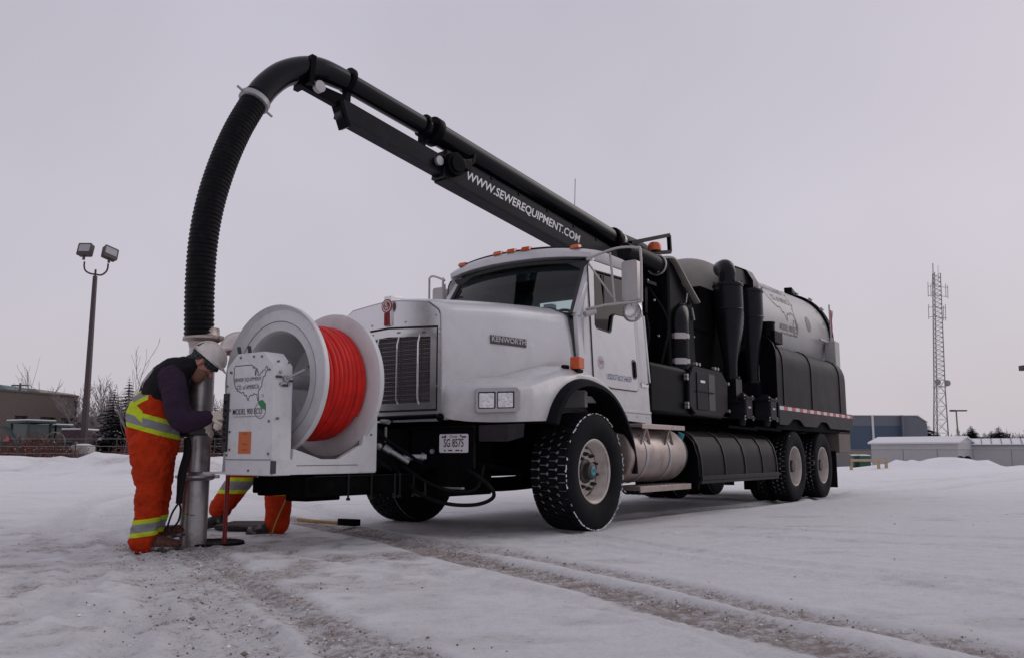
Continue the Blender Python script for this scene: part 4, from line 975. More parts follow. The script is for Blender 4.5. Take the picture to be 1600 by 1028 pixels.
g = G(); g.b2((-3.5, 0.985, 1.455), (-2.95, 1.0, 1.47)); g.b2((-2.8, 0.985, 1.165), (-3.9, 1.0, 1.18)); g.obj('cover_bar', 'black', bl)
g = G(); g.b2((-3.08, 0.992, 1.575), (-3.22, 0.995, 1.605)); g.obj('cover_label', 'paleink', bl)
for x, z in ((-2.72, 1.26), (-2.72, 1.30), (-2.72, 1.60), (-2.72, 1.64), (-3.0, 1.80), (-3.1, 1.80), (-3.6, 1.79), (-3.7, 1.79), (-4.05, 1.26), (-4.05, 1.62)):
    g = G(); g.cyl((x, 0.94, z), (x, 0.985, z), 0.022, n=8); g.obj('cover_bolt', 'greymetal', bl)
g = G(); g.b2((-1.8, -0.9, 1.1), (-4.9, 0.5, 1.25)); g.b2((-1.85, -0.9, 1.2), (-4.2, -0.1, 2.0)); g.obj('deck', 'chassis', TR, bevel=0.03)
# rubber intake pipe with elbow
cx, cy = -2.85, 0.80
g = G(); g.cyl((cx, cy, 1.72), (cx, cy, 2.16), 0.145, n=28); ip = g.obj('intake_pipe', 'hose', TR)
for z in (1.82, 2.13):
    g = G(); g.lathe([(z - 0.03, 0.147), (z - 0.028, 0.153), (z + 0.028, 0.153), (z + 0.03, 0.147)], (cx, cy, 0), 'z', 28); g.obj('hose_band', 'greymetal', ip)
    g = G(); g.prism(rrect(-0.12, z - 0.035, 0.12, z + 0.04, 0.005), lambda a, b, d: (cx + 0.155 * math.sin(a / 0.155 + 0.75) , cy + 0.155 * math.cos(a / 0.155 + 0.75), b), 0, 0.002) if False else None
    pts = [a for a in np.linspace(0.35, 1.35, 8)]
    g = G(); g.loft([[(cx + (0.157) * math.sin(a), cy + 0.157 * math.cos(a), z - 0.04) for a in pts], [(cx + (0.157) * math.sin(a), cy + 0.157 * math.cos(a), z + 0.035) for a in pts]]); g.obj('hose_label', 'mirror', ip)
g = G(); g.tube(spline([(cx, cy, 2.14), (cx, cy, 2.24), (cx - 0.04, cy - 0.01, 2.36), (cx - 0.16, cy - 0.05, 2.45), (cx - 0.32, cy - 0.12, 2.47), (cx - 0.48, cy - 0.2, 2.46)], 5), 0.148, 24); g.obj('intake_elbow', 'blackgloss', ip, 40)
for k in (0.30, 0.37):
    g = G(); c_ = Vector((cx - k, cy - 0.11 - (k - 0.3) * 0.5, 2.468)); g.tube([c_ + Vector((0.05 * math.cos(a), 0.155 * math.cos(a), 0.155 * math.sin(a))) for a in np.linspace(0, 2 * PI, 29)[:-1]], 0.010, 6, closed=True); g.obj('hose_clamp', 'greymetal', ip)
g = G(); g.cyl((cx - 0.44, cy + 0.02, 2.55), (cx - 0.50, cy + 0.02, 2.40), 0.012, n=8); g.cyl((cx - 0.30, cy, 2.60), (cx - 0.30, cy + 0.02, 2.72), 0.01, n=8); g.obj('clamp_lever', 'greymetal', ip)
g = G(); g.tube([(cx + 0.16, cy - 0.03, 2.12), (cx + 0.25, cy - 0.03, 2.15), (cx + 0.27, cy - 0.03, 2.18)], 0.022, 8); g.obj('drain_valve', 'greymetal', ip)
# ---- cyclone separators
def cyclone(x, y, D, zt, name, elbow, vpos):
    r = D / 2
    g = G(); g.lathe([(zt, 0.10), (zt, r), (zt - 0.02, r + 0.012), (zt - 0.05, r + 0.012), (zt - 0.055, r), (2.66, r + 0.002), (2.65, r + 0.008), (2.64, r), (1.92, 0.092), (1.70, 0.088), (1.70, 0.0)], (x, y, 0), 'z', 32); o = g.obj('cyclone_separator', 'enamel', TR, 30)
    g = G(); g.lathe([(1.72, 0.12), (1.735, 0.125), (1.70, 0.125), (1.69, 0.10), (1.42, 0.10), (1.42, 0)], (x, y, 0), 'z', 24); g.b2((x - 0.11, y - 0.11, 1.38), (x + 0.11, y + 0.11, 1.70)); g.obj('dust_leg', 'enamel', o)
    g = G()
    if elbow: 
        g.cyl((x, y, zt - 0.01), (x, y, zt + 0.12), 0.118, n=24); g.loft([[(x + a, y + b, z) for a, b in ((-0.16, -0.13), (0.13, -0.13), (0.13, 0.09), (-0.16, 0.09))] for z in (zt + 0.0, zt + 0.33)], closed=True, cap=True) if False else None
        g.tube(spline([(x, y, zt + 0.08), (x, y, zt + 0.17), (x - 0.06, y - 0.05, zt + 0.24), (x - 0.2, y - 0.16, zt + 0.26)], 5), 0.118, 24)
    else:
        g.loft([[(x - 0.02 + a, y + b, zt) for a, b in ((-0.11, -0.11), (0.11, -0.11), (0.11, 0.10), (-0.11, 0.10))], [(x - 0.02 + a, y + b, zt + 0.12) for a, b in ((-0.11, -0.11), (0.11, -0.11), (0.11, 0.10), (-0.11, 0.10))], [(x + 0.08 + a, y - 0.05 + b, zt + 0.26) for a, b in ((-0.11, -0.11), (0.14, -0.11), (0.14, 0.10), (-0.11, 0.10))], [(x + 0.42 + a, y - 0.1 + b, zt + 0.27) for a, b in ((-0.11, -0.11), (0.11, -0.11), (0.11, 0.10), (-0.11, 0.10))], ], closed=True, cap=True)
        g.loft([[(x + 0.05, y - 0.15, zt + 0.05), (x + 0.05, y + 0.04, zt + 0.05), (x + 0.05, y + 0.04, zt + 0.25), (x + 0.05, y - 0.15, zt + 0.25)], [(x + 0.5, y - 0.2, zt + 0.05), (x + 0.5, y + 0.0, zt + 0.05), (x + 0.5, y + 0.0, zt + 0.25), (x + 0.5, y - 0.2, zt + 0.25)]], closed=True, cap=True)
    g.obj('cyclone_inlet', 'enamel', o, 35)
    for a in np.linspace(0, 2 * PI, 9)[:-1]:
        b = G(); b.cyl((x + (r + 0.002) * math.cos(a), y + (r + 0.002) * math.sin(a), zt + 0.002), (x + (r + 0.002) * math.cos(a), y + (r + 0.002) * math.sin(a), zt + 0.014), 0.012, n=6); b.obj('ring_bolt', 'black', o)
    # rotary drop valve beside the leg
    vx, vy = vpos
    g = G(); g.b2((vx - 0.13, vy - 0.12, 1.18), (vx + 0.13, vy + 0.12, 1.46)); v = g.obj('drop_valve', 'charcoal', TR, bevel=0.02)
    g = G(); g.b2((vx - 0.17, vy - 0.14, 1.44), (vx + 0.17, vy + 0.14, 1.465)); g.loft([[(vx - 0.1, vy - 0.1, 1.465), (vx + 0.1, vy - 0.1, 1.465), (vx + 0.1, vy + 0.1, 1.465), (vx - 0.1, vy + 0.1, 1.465)], [(vx - 0.03, vy - 0.03, 1.53), (vx + 0.03, vy - 0.03, 1.53), (vx + 0.03, vy + 0.03, 1.53), (vx - 0.03, vy + 0.03, 1.53)]], closed=True, cap=True)
    g.obj('valve_flange', 'charcoal', v); g = G(); g.b2((vx - 0.16, vy - 0.14, 1.17), (vx + 0.16, vy + 0.14, 1.195)); g.cyl((vx, vy, 1.18), (vx, vy, 1.08), 0.07, 0.05, 12); g.obj('valve_flange', 'charcoal', v)
    g = G(); g.b2((vx - 0.05, vy + 0.121, 1.31), (vx + 0.05, vy + 0.124, 1.335)); g.obj('valve_label', 'mirror', v)
    for a in (-0.15, 0.15):
        b = G(); b.cyl((vx + a, vy + 0.11, 1.43), (vx + a, vy + 0.11, 1.49), 0.013, n=6); b.cyl((vx + a, vy + 0.11, 1.15), (vx + a, vy + 0.11, 1.21), 0.013, n=6); b.obj('valve_bolt', 'greymetal', v)
    g = G(); g.bar((vx + 0.3, vy - 0.1, 1.06), (vx - 0.25, vy + 0.1, 1.03), 0.08, 0.035); g.obj('valve_foot', 'black', TR)
    return o
cyclone(-4.30, 0.92, 0.40, 3.02, 'a', True, (-4.42, 1.0))
cyclone(-5.14, 0.92, 0.38, 3.06, 'b', False, (-5.06, 1.12))
# ---- debris tank
TZ0, TZ1, TRD = 2.68, 2.80, 0.90
def tank_c(x): return TZ0 + (TZ1 - TZ0) * (x + 4.1) / (-9.4 + 4.1)
secs = []
for x, r in [(-4.26, 0.25), (-4.30, 0.42), (-4.40, 0.60), (-4.52, 0.74), (-4.7, 0.85), (-4.86, TRD)]:
    secs.append((x, r))
g = G(); g.loft([[(x, r * math.cos(a), tank_c(x) + r * math.sin(a)) for a in np.linspace(0, 2 * PI, 57)[:-1]] for x, r in secs], closed=True, cap=True); g.obj('tank_front_head', 'beige', TR, 60)
g = G(); g.loft([[(x, TRD * math.cos(a), tank_c(x) + TRD * math.sin(a)) for a in np.linspace(0, 2 * PI, 73)[:-1]] for x in np.linspace(-4.86, -9.42, 12)], closed=True); tank = g.obj('debris_tank', 'tank', TR, 60)
g = G(); g.loft([[(x, r * math.cos(a), tank_c(x) + r * math.sin(a)) for a in np.linspace(0, 2 * PI, 57)[:-1]] for x, r in ((-9.50, TRD), (-9.66, 0.86), (-9.80, 0.74), (-9.90, 0.52), (-9.95, 0.2))], closed=True, cap=True); g.obj('rear_door', 'tank', tank, 60)
for x, r, m_ in ((-9.42, 0.945, 'black'), (-9.48, 0.955, 'charcoal')):
    g = G(); g.loft([[(x + a, rr_ * math.cos(t), tank_c(x) + rr_ * math.sin(t)) for t in np.linspace(0, 2 * PI, 57)[:-1]] for a, rr_ in ((0.025, 0.88), (0.025, r), (-0.03, r), (-0.03, 0.88))], closed=True); g.obj('door_ring', m_, tank, 30)
for i in range(9):
    t = R(20 + i * 17); g = G(); c_ = Vector((-9.45, 0.97 * math.cos(t), tank_c(-9.45) + 0.97 * math.sin(t))); g.box(c_, (0.10, 0.05, 0.05), Matrix.Rotation(t, 3, 'X')); g.obj('door_clamp', 'greymetal', tank)
g = G(); c0 = Vector((-9.05, 0.12, tank_c(-9) + TRD + 0.0)); g.bar(c0 + Vector((0.28, 0.25, 0.0)), c0 + Vector((-0.75, 0.05, 0.03)), 0.14, 0.09); g.obj('door_lift_cylinder', 'black', tank, bevel=0.01)
# printed logo wrapped on the tank side
US = [(-124.7,48.4),(-123,48.3),(-122.8,49),(-110,49),(-95.2,49),(-95.1,49.4),(-94.6,48.7),(-91.5,48.1),(-89.6,48),(-92,46.7),(-90.5,46.6),(-88,47.4),(-87.5,46.5),(-84.8,46.4),(-84.5,45.8),(-87,45.7),(-88,44.5),(-87.5,42.5),(-87,41.7),(-86.3,42.5),(-86.4,44),(-85.5,45),(-84.5,45.6),(-83.3,45),(-83.9,43.7),(-82.6,44),(-82.5,43),(-83.3,41.9),(-81,41.8),(-79,42.8),(-79,43.3),(-76.5,43.5),(-75,45),(-71.5,45),(-70.3,46.5),(-69.2,47.4),(-68,47.2),(-67.8,45.7),(-67,44.8),(-70,43.8),(-70.7,42.7),(-70,41.7),(-72,41.2),(-74,40.6),(-75,38.5),(-76,37),(-75.6,35.3),(-78,33.9),(-81,32),(-81.4,30.5),(-80.1,27),(-80.4,25.2),(-81.5,25.8),(-82.7,27.8),(-83.5,29.8),(-85.3,29.7),(-87.5,30.3),(-89.4,30.3),(-89.2,29.2),(-91,29.3),(-94,29.6),(-97,28),(-97.3,26),(-99,26.5),(-100.3,28.3),(-101.5,29.8),(-103,29),(-104.5,29.6),(-106.5,31.8),(-108.2,31.3),(-111,31.3),(-114.8,32.5),(-117.1,32.5),(-118.5,34),(-120.6,34.6),(-122,36.8),(-123.8,39.3),(-124.3,42),(-124,46)]
US = [((a + 124.7) / 57.7, (b - 25.2) / 24.2) for a, b in US]
def ribbon(pts, fn, w):
    g = G(); k = len(pts); L, Rr_ = [], []
    for i in range(k):
        a, b = Vector(pts[i - 1]), Vector(pts[(i + 1) % k]); t = (b - a); t = t.normalized() if t.length > 1e-9 else Vector((1, 0)); nn = Vector((-t.y, t.x)) * w / 2
        L.append(fn(pts[i][0] + nn.x, pts[i][1] + nn.y)); Rr_.append(fn(pts[i][0] - nn.x, pts[i][1] - nn.y))
    g.add(L + Rr_, [(i, (i + 1) % k, (i + 1) % k + k, i + k) for i in range(k)]); return g
def wrap(o, x0, ang0):   # re-map a flat mesh laid out in (u, v) on to the tank surface
    me = o.data
    for v in me.vertices:
        u, w = v.co.x, v.co.z; x = x0 - u; a = ang0 + w / TRD; r = TRD + 0.004
        v.co = (x, r * math.cos(a), tank_c(x) + r * math.sin(a))
MW, MH = 1.55, 0.95
o = ribbon([(a * MW, b * MH) for a, b in US], lambda a, b: (a, 0, b), 0.02).obj('tank_logo_outline', 'tankink', tank, 0); LX, LA = -6.25, R(4)
wrap(o, LX, LA)
for nm, tx_, u, v, wd, hh in (('tank_logo_text', 'SEWER EQUIPMENT', 0.14, 0.56, 1.12, 0.115), ('tank_logo_text', 'CO. of AMERICA', 0.30, 0.36, 0.95, 0.115), ('tank_model_text', 'MODEL 900 ECO', 0.30, -0.14, 0.95, 0.10), ('tank_web_text', 'www.sewerequipment.com', 0.34, -0.21, 0.90, 0.045)):
    o = lettering(nm, tx_, (u, 0, v), (1, 0, 0), (0, 0, 1), hh, 'tankink', tank, width=wd, bold=0.01); wrap(o, LX, LA)
o = ribbon(circ(1.12, -0.05, 0.13, 24), lambda a, b: (a, 0, b), 0.016).obj('tank_eco_ring', 'tankink', tank, 0); wrap(o, LX, LA)
g = G(); g.prism([(1.12, 0.07), (1.20, 0.05), (1.245, -0.02), (1.22, -0.09), (1.16, -0.04)], lambda a, b, d: (a, 0, b), 0, 0.0); o = g.obj('tank_leaf', 'ink', tank, 0); wrap(o, LX, LA)
g = G(); g.prism(circ(1.90, 0.10, 0.14, 20), lambda a, b, d: (a, 0, b), 0, 0.0); o = g.obj('sight_glass', 'greyink', tank, 0); wrap(o, LX, LA)
# boom pedestal plates, light grey bracket over the tank front, brackets
g = G(); g.tube(spline([(-2.45, 0.80, 3.05), (-2.66, 0.82, 3.09), (-2.80, 0.83, 3.04), (-3.06, 0.85, 2.83), (-3.34, 0.87, 2.62)], 4), 0.022, 6, ry=0.05); sb_ = g.obj('boom_support_bracket', 'beige', TR, 40)
g = G(); g.prism([(-2.46, 3.03), (-2.66, 3.07), (-2.80, 3.02), (-3.34, 2.60), (-3.4, 1.8), (-2.5, 1.8)], side_fn(0.70), 0, 0.10); g.obj('bracket_plate', 'black', sb_)
g = G(); g.b2((-2.5, 0.3, 1.3), (-2.62, 0.84, 3.08)); g.b2((-2.6, -0.5, 1.3), (-3.4, 0.45, 2.75)); g.b2((-3.3, -0.3, 1.3), (-3.9, 0.72, 2.78)); g.b2((-3.85, 0.2, 1.3), (-5.2, 0.72, 2.95)); g.b2((-3.35, 0.35, 2.3), (-4.2, 0.74, 2.74)); g.cyl((-3.6, 0.55, 1.3), (-3.6, 0.55, 2.9), 0.12, n=16); g.cyl((-3.95, 0.62, 1.3), (-3.95, 0.62, 2.85), 0.09, n=16); g.obj('boom_pedestal', 'chassis', TR, bevel=0.03)
g = G(); g.cyl((-1.98, 0.35, 1.1), (-1.98, 0.35, 2.95), 0.16, n=20); g.obj('exhaust_stack', 'blackgloss', TR)
g = G(); g.tube(spline([(-1.9, 0.62, 1.3), (-1.95, 0.68, 2.0), (-2.0, 0.62, 2.5), (-2.1, 0.4, 2.75), (-2.3, 0.1, 2.8)], 6), 0.10, 14); g.obj('air_duct', 'hose', TR)
rs = random.Random(11)
for k in range(9):
    x = -2.05 - rs.random() * 1.2; y = 0.45 + rs.random() * 0.35
    g = G(); g.tube(spline([(x, y, 1.75), (x - 0.1 * rs.random(), y + 0.05, 2.1 + 0.2 * rs.random()), (x + 0.2 * rs.random() - 0.1, y - 0.1, 2.55 + 0.3 * rs.random()), (x - 0.3, y - 0.4, 2.9)], 6), 0.014 + 0.01 * rs.random(), 8); g.obj('hydraulic_line', 'rubber', TR)
for k in range(14):
    x = -2.0 - rs.random() * 1.4; z = 2.0 + rs.random() * 0.9; g = G(); g.cyl((x, 0.78, z), (x, 0.80, z), 0.014, n=6); g.obj('fitting', 'greymetal', TR)
g = G(); g.b2((-2.15, 0.55, 2.35), (-2.22, 0.72, 2.75)); g.b2((-2.3, 0.5, 2.68), (-2.05, 0.8, 2.72)); g.tube([(-1.75, 0.8, 2.74), (-2.4, 0.62, 2.60)], 0.018, 6); g.obj('hose_hanger', 'black', TR)

# ---- black water-tank body along the side
bsec = [(0.62, 1.34), (1.235, 1.34), (1.235, 1.98), (1.225, 2.10), (1.19, 2.20), (1.13, 2.27), (1.05, 2.31), (0.9, 2.335), (0.62, 2.34)]
for s in (1, -1):
    bx = [(-5.30, 0.0), (-5.32, 0.0), (-8.95, 0.0), (-9.05, 0.01), (-9.16, 0.05), (-9.24, 0.12)]
    g = G(); g.loft([[(x, s * (y - k * (1 if y > 1 else 0)), z - (k * 1.5 if z > 2 else 0)) for y, z in bsec] for x, k in bx], closed=True, cap=True); wt = g.obj('water_tank_body', 'blackpoly', TR, 35, bevel=0.012)
    out = bsec[1:8]
    for x in (-5.55, -6.95, -8.62):
        g = G(); g.loft([[(x + a, s * (y + d), z + (d if z > 2.05 else 0)) for y, z in out] for a, d in ((-0.022, -0.004), (-0.022, 0.012), (0.022, 0.012), (0.022, -0.004))]); g.obj('tank_strap', 'charcoal', wt, 30)
    # lower skirt with wheel cut-outs
    def zb(x):
        v = 1.115
        for c in (-6.05, -7.5): v = max(v, 1.21 - 0.9 * max(0, abs(x - c) - 0.16) ** 1.0 * 0.45 if abs(x - c) < 0.40 else 1.115)
        return v
    xs_ = np.linspace(-5.28, -9.34, 60)
    g = G(); g.prism([(x, zb(x)) for x in xs_] + [(-9.34, 1.395), (-5.28, 1.395)], side_fn(s * 1.236), 0, s * 0.012); sk = g.obj('side_skirt', 'charcoal', TR, 30)
    if s == 1:
        n_ = 22; wseg = (9.34 - 5.28) / n_; fr_ = fw_ = None
        for i in range(n_):
            x = -5.28 - (i + 0.5) * wseg; key = 'tapewhite' if i % 2 == 0 else 'tapered'
            src = fw_ if i % 2 == 0 else fr_
            if src is None:
                b = G(); b.box((0, 0, 0), (wseg, 0.004, 0.052)); src = b.obj('reflective_tape', key, sk, loc=(x, 1.2505, 1.352))
                if i % 2 == 0: fw_ = src
                else: fr_ = src
            else: share(src, sk, (x, 1.2505, 1.352))
g = G(); g.b2((-5.26, -1.2, 1.05), (-9.3, 1.2, 1.32)); g.obj('body_floor', 'chassis', TR)
# front bulkhead of the body with rounded corner, filler cap
fb = [(0.55, 1.12), (1.245, 1.12), (1.245, 2.05), (1.235, 2.18), (1.20, 2.28), (1.14, 2.36), (1.06, 2.405), (0.97, 2.42), (0.55, 2.42)]
g = G(); g.prism(fb, front_fn(-5.29), 0, 0.06); bk = g.obj('body_bulkhead', 'black', TR, 30, bevel=0.01)
g = G(); g.b2((-5.225, 0.985, 1.45), (-5.218, 0.997, 2.28)); g.obj('sight_tube', 'mirror', bk)
g = G(); g.b2((-5.36, 0.93, 2.3), (-5.72, 1.20, 2.48)); g.obj('filler_box', 'black', bk, bevel=0.01)
g = G(); g.cyl((-5.44, 1.06, 2.40), (-5.44, 1.06, 2.60), 0.115, n=24); g.cyl((-5.44, 1.06, 2.585), (-5.44, 1.06, 2.61), 0.122, n=24); g.obj('filler_neck', 'black', bk)
# rear locker, bumper, flag holder
for s in (1, -1):
    g = G(); g.b2((-8.55, s * 0.7, 0.72), (-9.30, s * 1.2, 1.11)); lk = g.obj('rear_locker', 'rust', TR, bevel=0.01)
    g = G(); g.b2((-8.4, s * 0.6, 0.48), (-9.34, s * 1.18, 0.70)); g.obj('rear_bumper', 'ink', TR, bevel=0.01)
    g = G(); g.b2((-8.60, s * 1.201, 1.06), (-9.28, s * 1.21, 1.075)); g.obj('locker_edge', 'charcoal', lk)
g = G(); g.b2((-9.00, 0.92, 2.25), (-9.30, 1.10, 2.72)); g.b2((-8.5, 0.95, 2.68), (-9.0, 0.99, 2.72)); fh = g.obj('flag_holder_box', 'tank', TR, bevel=0.01)
g = G(); g.cyl((-9.14, 1.0, 2.72), (-9.14, 1.0, 2.80), 0.03, n=10); g.cyl((-9.14, 1.0, 2.72), (-9.12, 1.0, 3.40), 0.014, n=8); g.obj('flag_staff', 'greymetal', fh)
g = G(); g.loft([[(-9.14, 1.0, z), (-9.19 - 0.02 * math.sin(z * 9), 1.02, z), (-9.28, 1.0 + 0.02 * math.sin(z * 12), z)] for z in np.linspace(2.84, 3.30, 8)]); fl = g.obj('red_flag', 'redpaint', fh, 60)
sd = fl.modifiers.new('thick', 'SOLIDIFY'); sd.thickness = 0.006

# ---- boom (lies in the vertical plane through the pedestal and the suction tube)
BA = Vector((-4.0, 0.10, 0)); BU = Vector((6.77, -0.87, 0)).normalized(); BN = Vector((-BU.y, BU.x, 0)) 
def bpt(x, z, off=0.0):
    t = (x + 4.0) / BU.x; p = BA + BU * t + BN * off; return Vector((p.x, p.y, z))
SL = 0.18
def pz(x): return 3.985 + SL * x
def bz(x): return 3.665 + SL * x
g = G(); g.bar(bpt(0.25, bz(0.25)), bpt(-3.3, bz(-3.3)), 0.15, 0.27)
g.bar(bpt(0.27, bz(0.27)), bpt(0.15, bz(0.15)), 0.19, 0.31); boom = g.obj('boom', 'enamel', TR, bevel=0.006)
g = G(); g.bar(bpt(1.56, bz(1.56) - 0.01), bpt(0.1, bz(0.1) - 0.01), 0.115, 0.19); g.obj('boom_extension', 'enamel', boom, bevel=0.006)
g = G(); g.loft([[tuple(bpt(x, z, o)) for o, z in ((-0.04, a), (0.04, a), (0.04, b), (-0.04, b))] for x, a, b in ((2.02, 4.02, 4.10), (1.5, 3.93, 4.07))], closed=True, cap=True); g.bar(bpt(1.58, 4.0), bpt(1.48, 3.76), 0.14, 0.05); g.obj('boom_tip', 'black', boom, bevel=0.006)
g = G(); g.bar(bpt(0.25, bz(0.25) - 0.155), bpt(-3.2, bz(-3.2) - 0.155), 0.19, 0.035); g.bar(bpt(0.2, bz(0.2) + 0.145, 0.05), bpt(-3.2, bz(-3.2) + 0.145, 0.05), 0.03, 0.03); g.obj('boom_flange', 'charcoal', boom, bevel=0.004)
g = G(); g.bar(bpt(1.5, bz(1.5) - 0.115), bpt(0.2, bz(0.2) - 0.115), 0.13, 0.02); g.obj('extension_flange', 'charcoal', boom)
# lettering on the boom's left face
tl = bpt(-0.05, bz(-0.05) - 0.055, 0.076); xd = (bpt(-2.0, bz(-2.0)) - bpt(0, bz(0))).normalized(); yd = Vector((0, 0, 1)) - xd * xd.z
lettering('boom_lettering', 'WWW.SEWEREQUIPMENT.COM', tl, xd, yd, 0.122, 'paleink', boom, width=2.0, bold=0.02, shear=0.12)
g = G(); g.tube([bpt(x, pz(x)) for x in (0.36, -2.85)], 0.122, 24); bpipe = g.obj('boom_pipe', 'blackgloss', TR, 40)
g = G(); g.tube([bpt(1.5, pz(1.5) - 0.02), bpt(0.2, pz(0.2))], 0.098, 24); g.obj('inner_pipe', 'blackgloss', bpipe, 40)
def ring(x, r, w, z=None):
    g = G(); c = bpt(x, pz(x) if z is None else z); d = (bpt(1, pz(1)) - bpt(0, pz(0))).normalized(); g.tube([c - d * w / 2, c - d * w * 0.4, c + d * w * 0.4, c + d * w / 2], [r * 0.97, r, r, r * 0.97], 24); return g
ring(0.36, 0.155, 0.10).obj('pipe_collar', 'black', bpipe, bevel=0.004)
ring(0.50, 0.125, 0.03).obj('pipe_collar', 'black', bpipe)
ring(1.46, 0.128, 0.05).obj('pipe_collar', 'black', bpipe)
ring(-2.80, 0.155, 0.09).obj('pipe_collar', 'black', bpipe)
ring(-2.92, 0.14, 0.05).obj('pipe_collar', 'greymetal', bpipe)
elb = spline([tuple(bpt(1.5, pz(1.5) - 0.02)), tuple(bpt(1.75, 4.245)), tuple(bpt(1.95, 4.195)), tuple(bpt(2.16, 4.075)), tuple(bpt(2.32, 3.91)), tuple(bpt(2.43, 3.735))], 8)
g = G(); g.tube(elb, [0.104 + 0.014 * min(1, i / 10) for i in range(len(elb))], 28); g.obj('boom_elbow', 'blackgloss', bpipe, 40)
g = G(); c = bpt(1.86, 4.02, 0.09); g.cyl(c, c + BN * 0.05, 0.055, n=20); g.obj('tip_reel', 'greymetal', boom)
g = G(); g.bar(bpt(1.95, 4.02, 0.0), bpt(1.93, 4.30, 0.0), 0.26, 0.05); g.obj('pipe_cradle', 'black', boom)
for xa, za, xb, zb_ in ((1.48, 3.95, 1.46, 4.30), (0.52, 3.8, 0.5, 4.15)):
    g = G(); g.bar(bpt(xa, za), bpt(xb, zb_), 0.06, 0.06, (1, 0, 0)); g.obj('pipe_cradle', 'black', boom)
g = G(); c = bpt(0.16, bz(0.16) + 0.02, 0.08); g.cyl(c, c + BN * 0.08, 0.125, n=24); g.cyl(c + BN * 0.08, c + BN * 0.10, 0.09, n=24); w_ = g.obj('cable_reel', 'black', boom, bevel=0.006)
g = G(); c = bpt(0.36, bz(0.36) - 0.02, 0.08); g.cyl(c, c + BN * 0.035, 0.05, n=16); g.obj('pulley', 'greymetal', boom)
g = G(); c = bpt(-0.12, bz(-0.12) + 0.16, 0.1); g.bar(c, c + Vector((-0.05, 0, 0.16)), 0.04, 0.04); g.bar(c + Vector((0.2, 0.02, -0.05)), c + Vector((0, 0, 0.02)), 0.03, 0.06); g.b2(tuple(c + Vector((0.05, -0.04, -0.10))), tuple(c + Vector((0.2, 0.03, 0.0)))); g.obj('winch_bracket', 'black', boom)
for x in (0.0, -0.45, -0.9, -1.4, -1.9, -2.35):
    g = G(); c = bpt(x, bz(x) + 0.137, 0.072); g.box(c, (0.03, 0.02, 0.03)); g.obj('cable_clip', 'black', boom)
# pipe goes down into the tank front
g = G(); g.tube(spline([tuple(bpt(-2.9, pz(-2.9))), tuple(bpt(-3.4, 3.42)), tuple(bpt(-3.9, 3.30)), tuple(bpt(-4.3, 3.18))], 6), 0.135, 24); g.obj('inlet_hose', 'hose', bpipe, 40)
g = G(); c = Vector((-2.55, 0.86, 3.05)); 
g.tube(spline([(-1.75, 0.66, 3.02), (-2.1, 0.72, 3.0), (-2.45, 0.76, 2.96)], 6), 0.105, 20); g.obj('vacuum_hose', 'hose', TR, 40)
g = G(); g.tube([(-2.42, 0.755 + 0.12 * math.cos(a), 2.965 + 0.12 * math.sin(a)) for a in np.linspace(0, 2 * PI, 25)[:-1]], 0.012, 6, closed=True); g.obj('vacuum_hose_clamp', 'greymetal', TR)
# rest frame with amber beacon
g = G(); fr0 = [(-2.42, 0.40, 3.29), (-3.56, 0.40, 3.63), (-3.58, 0.40, 3.40), (-2.62, 0.40, 3.19)]
for a, b in zip(fr0[:-1], fr0[1:]): g.bar(a, b, 0.05, 0.05)
g.bar((-2.62, 0.40, 3.19), (-2.62, 0.40, 2.9), 0.05, 0.05); rf = g.obj('boom_rest_frame', 'black', TR, bevel=0.005)
g = G(); g.lathe([(3.255, 0.0), (3.26, 0.085), (3.31, 0.088), (3.345, 0.083), (3.365, 0.065), (3.37, 0)], (-3.09, 0.41, 0.06), 'z', 20); bc = g.obj('amber_beacon', 'amber', rf, 40)
g = G(); g.cyl(bpt(-2.0, 3.45, 0.0), bpt(-2.03, 4.12, 0.0), 0.004, n=5); g.obj('whip_antenna', 'black', TR)

# ---- suction hose hanging from the boom tip
hp = spline([tuple(bpt(2.40, 3.80)), tuple(bpt(2.44, 3.72)), tuple(bpt(2.58, 3.43)), tuple(bpt(2.70, 3.10)), tuple(bpt(2.79, 2.75)), tuple(bpt(2.835, 2.42)), tuple(bpt(2.845, 2.05)), tuple(bpt(2.83, 1.63))], 30)
# re-sample evenly and corrugate
cum = [0]
for a, b in zip(hp[:-1], hp[1:]): cum.append(cum[-1] + (b - a).length)
N = 62 * 4
path, rad = [], []
for i in range(N + 1):
    t = cum[-1] * i / N; j = min(max(np.searchsorted(cum, t) - 1, 0), len(hp) - 2); u = (t - cum[j]) / max(cum[j + 1] - cum[j], 1e-9)
    path.append(hp[j].lerp(hp[j + 1], u)); rad.append((0.112, 0.119, 0.119, 0.112)[i % 4] - 0.002)
g = G(); g.tube(path, rad, 28); hose = g.obj('suction_hose', 'hose', TR, 25)
g = G(); c = bpt(2.435, 3.735); d = (hp[20] - hp[45]).normalized(); g.tube([c - d * 0.03, c - d * 0.022, c + d * 0.022, c + d * 0.03], [0.118, 0.137, 0.137, 0.118], 28); cl = g.obj('hose_clamp', 'greymetal', hose, 40)
g = G(); sdv = d.cross(BN).normalized(); g.cyl(c + sdv * 0.13, c + sdv * 0.20, 0.012, n=6); g.cyl(c - sdv * 0.13, c - sdv * 0.19, 0.012, n=6); g.obj('clamp_lug', 'greymetal', hose)

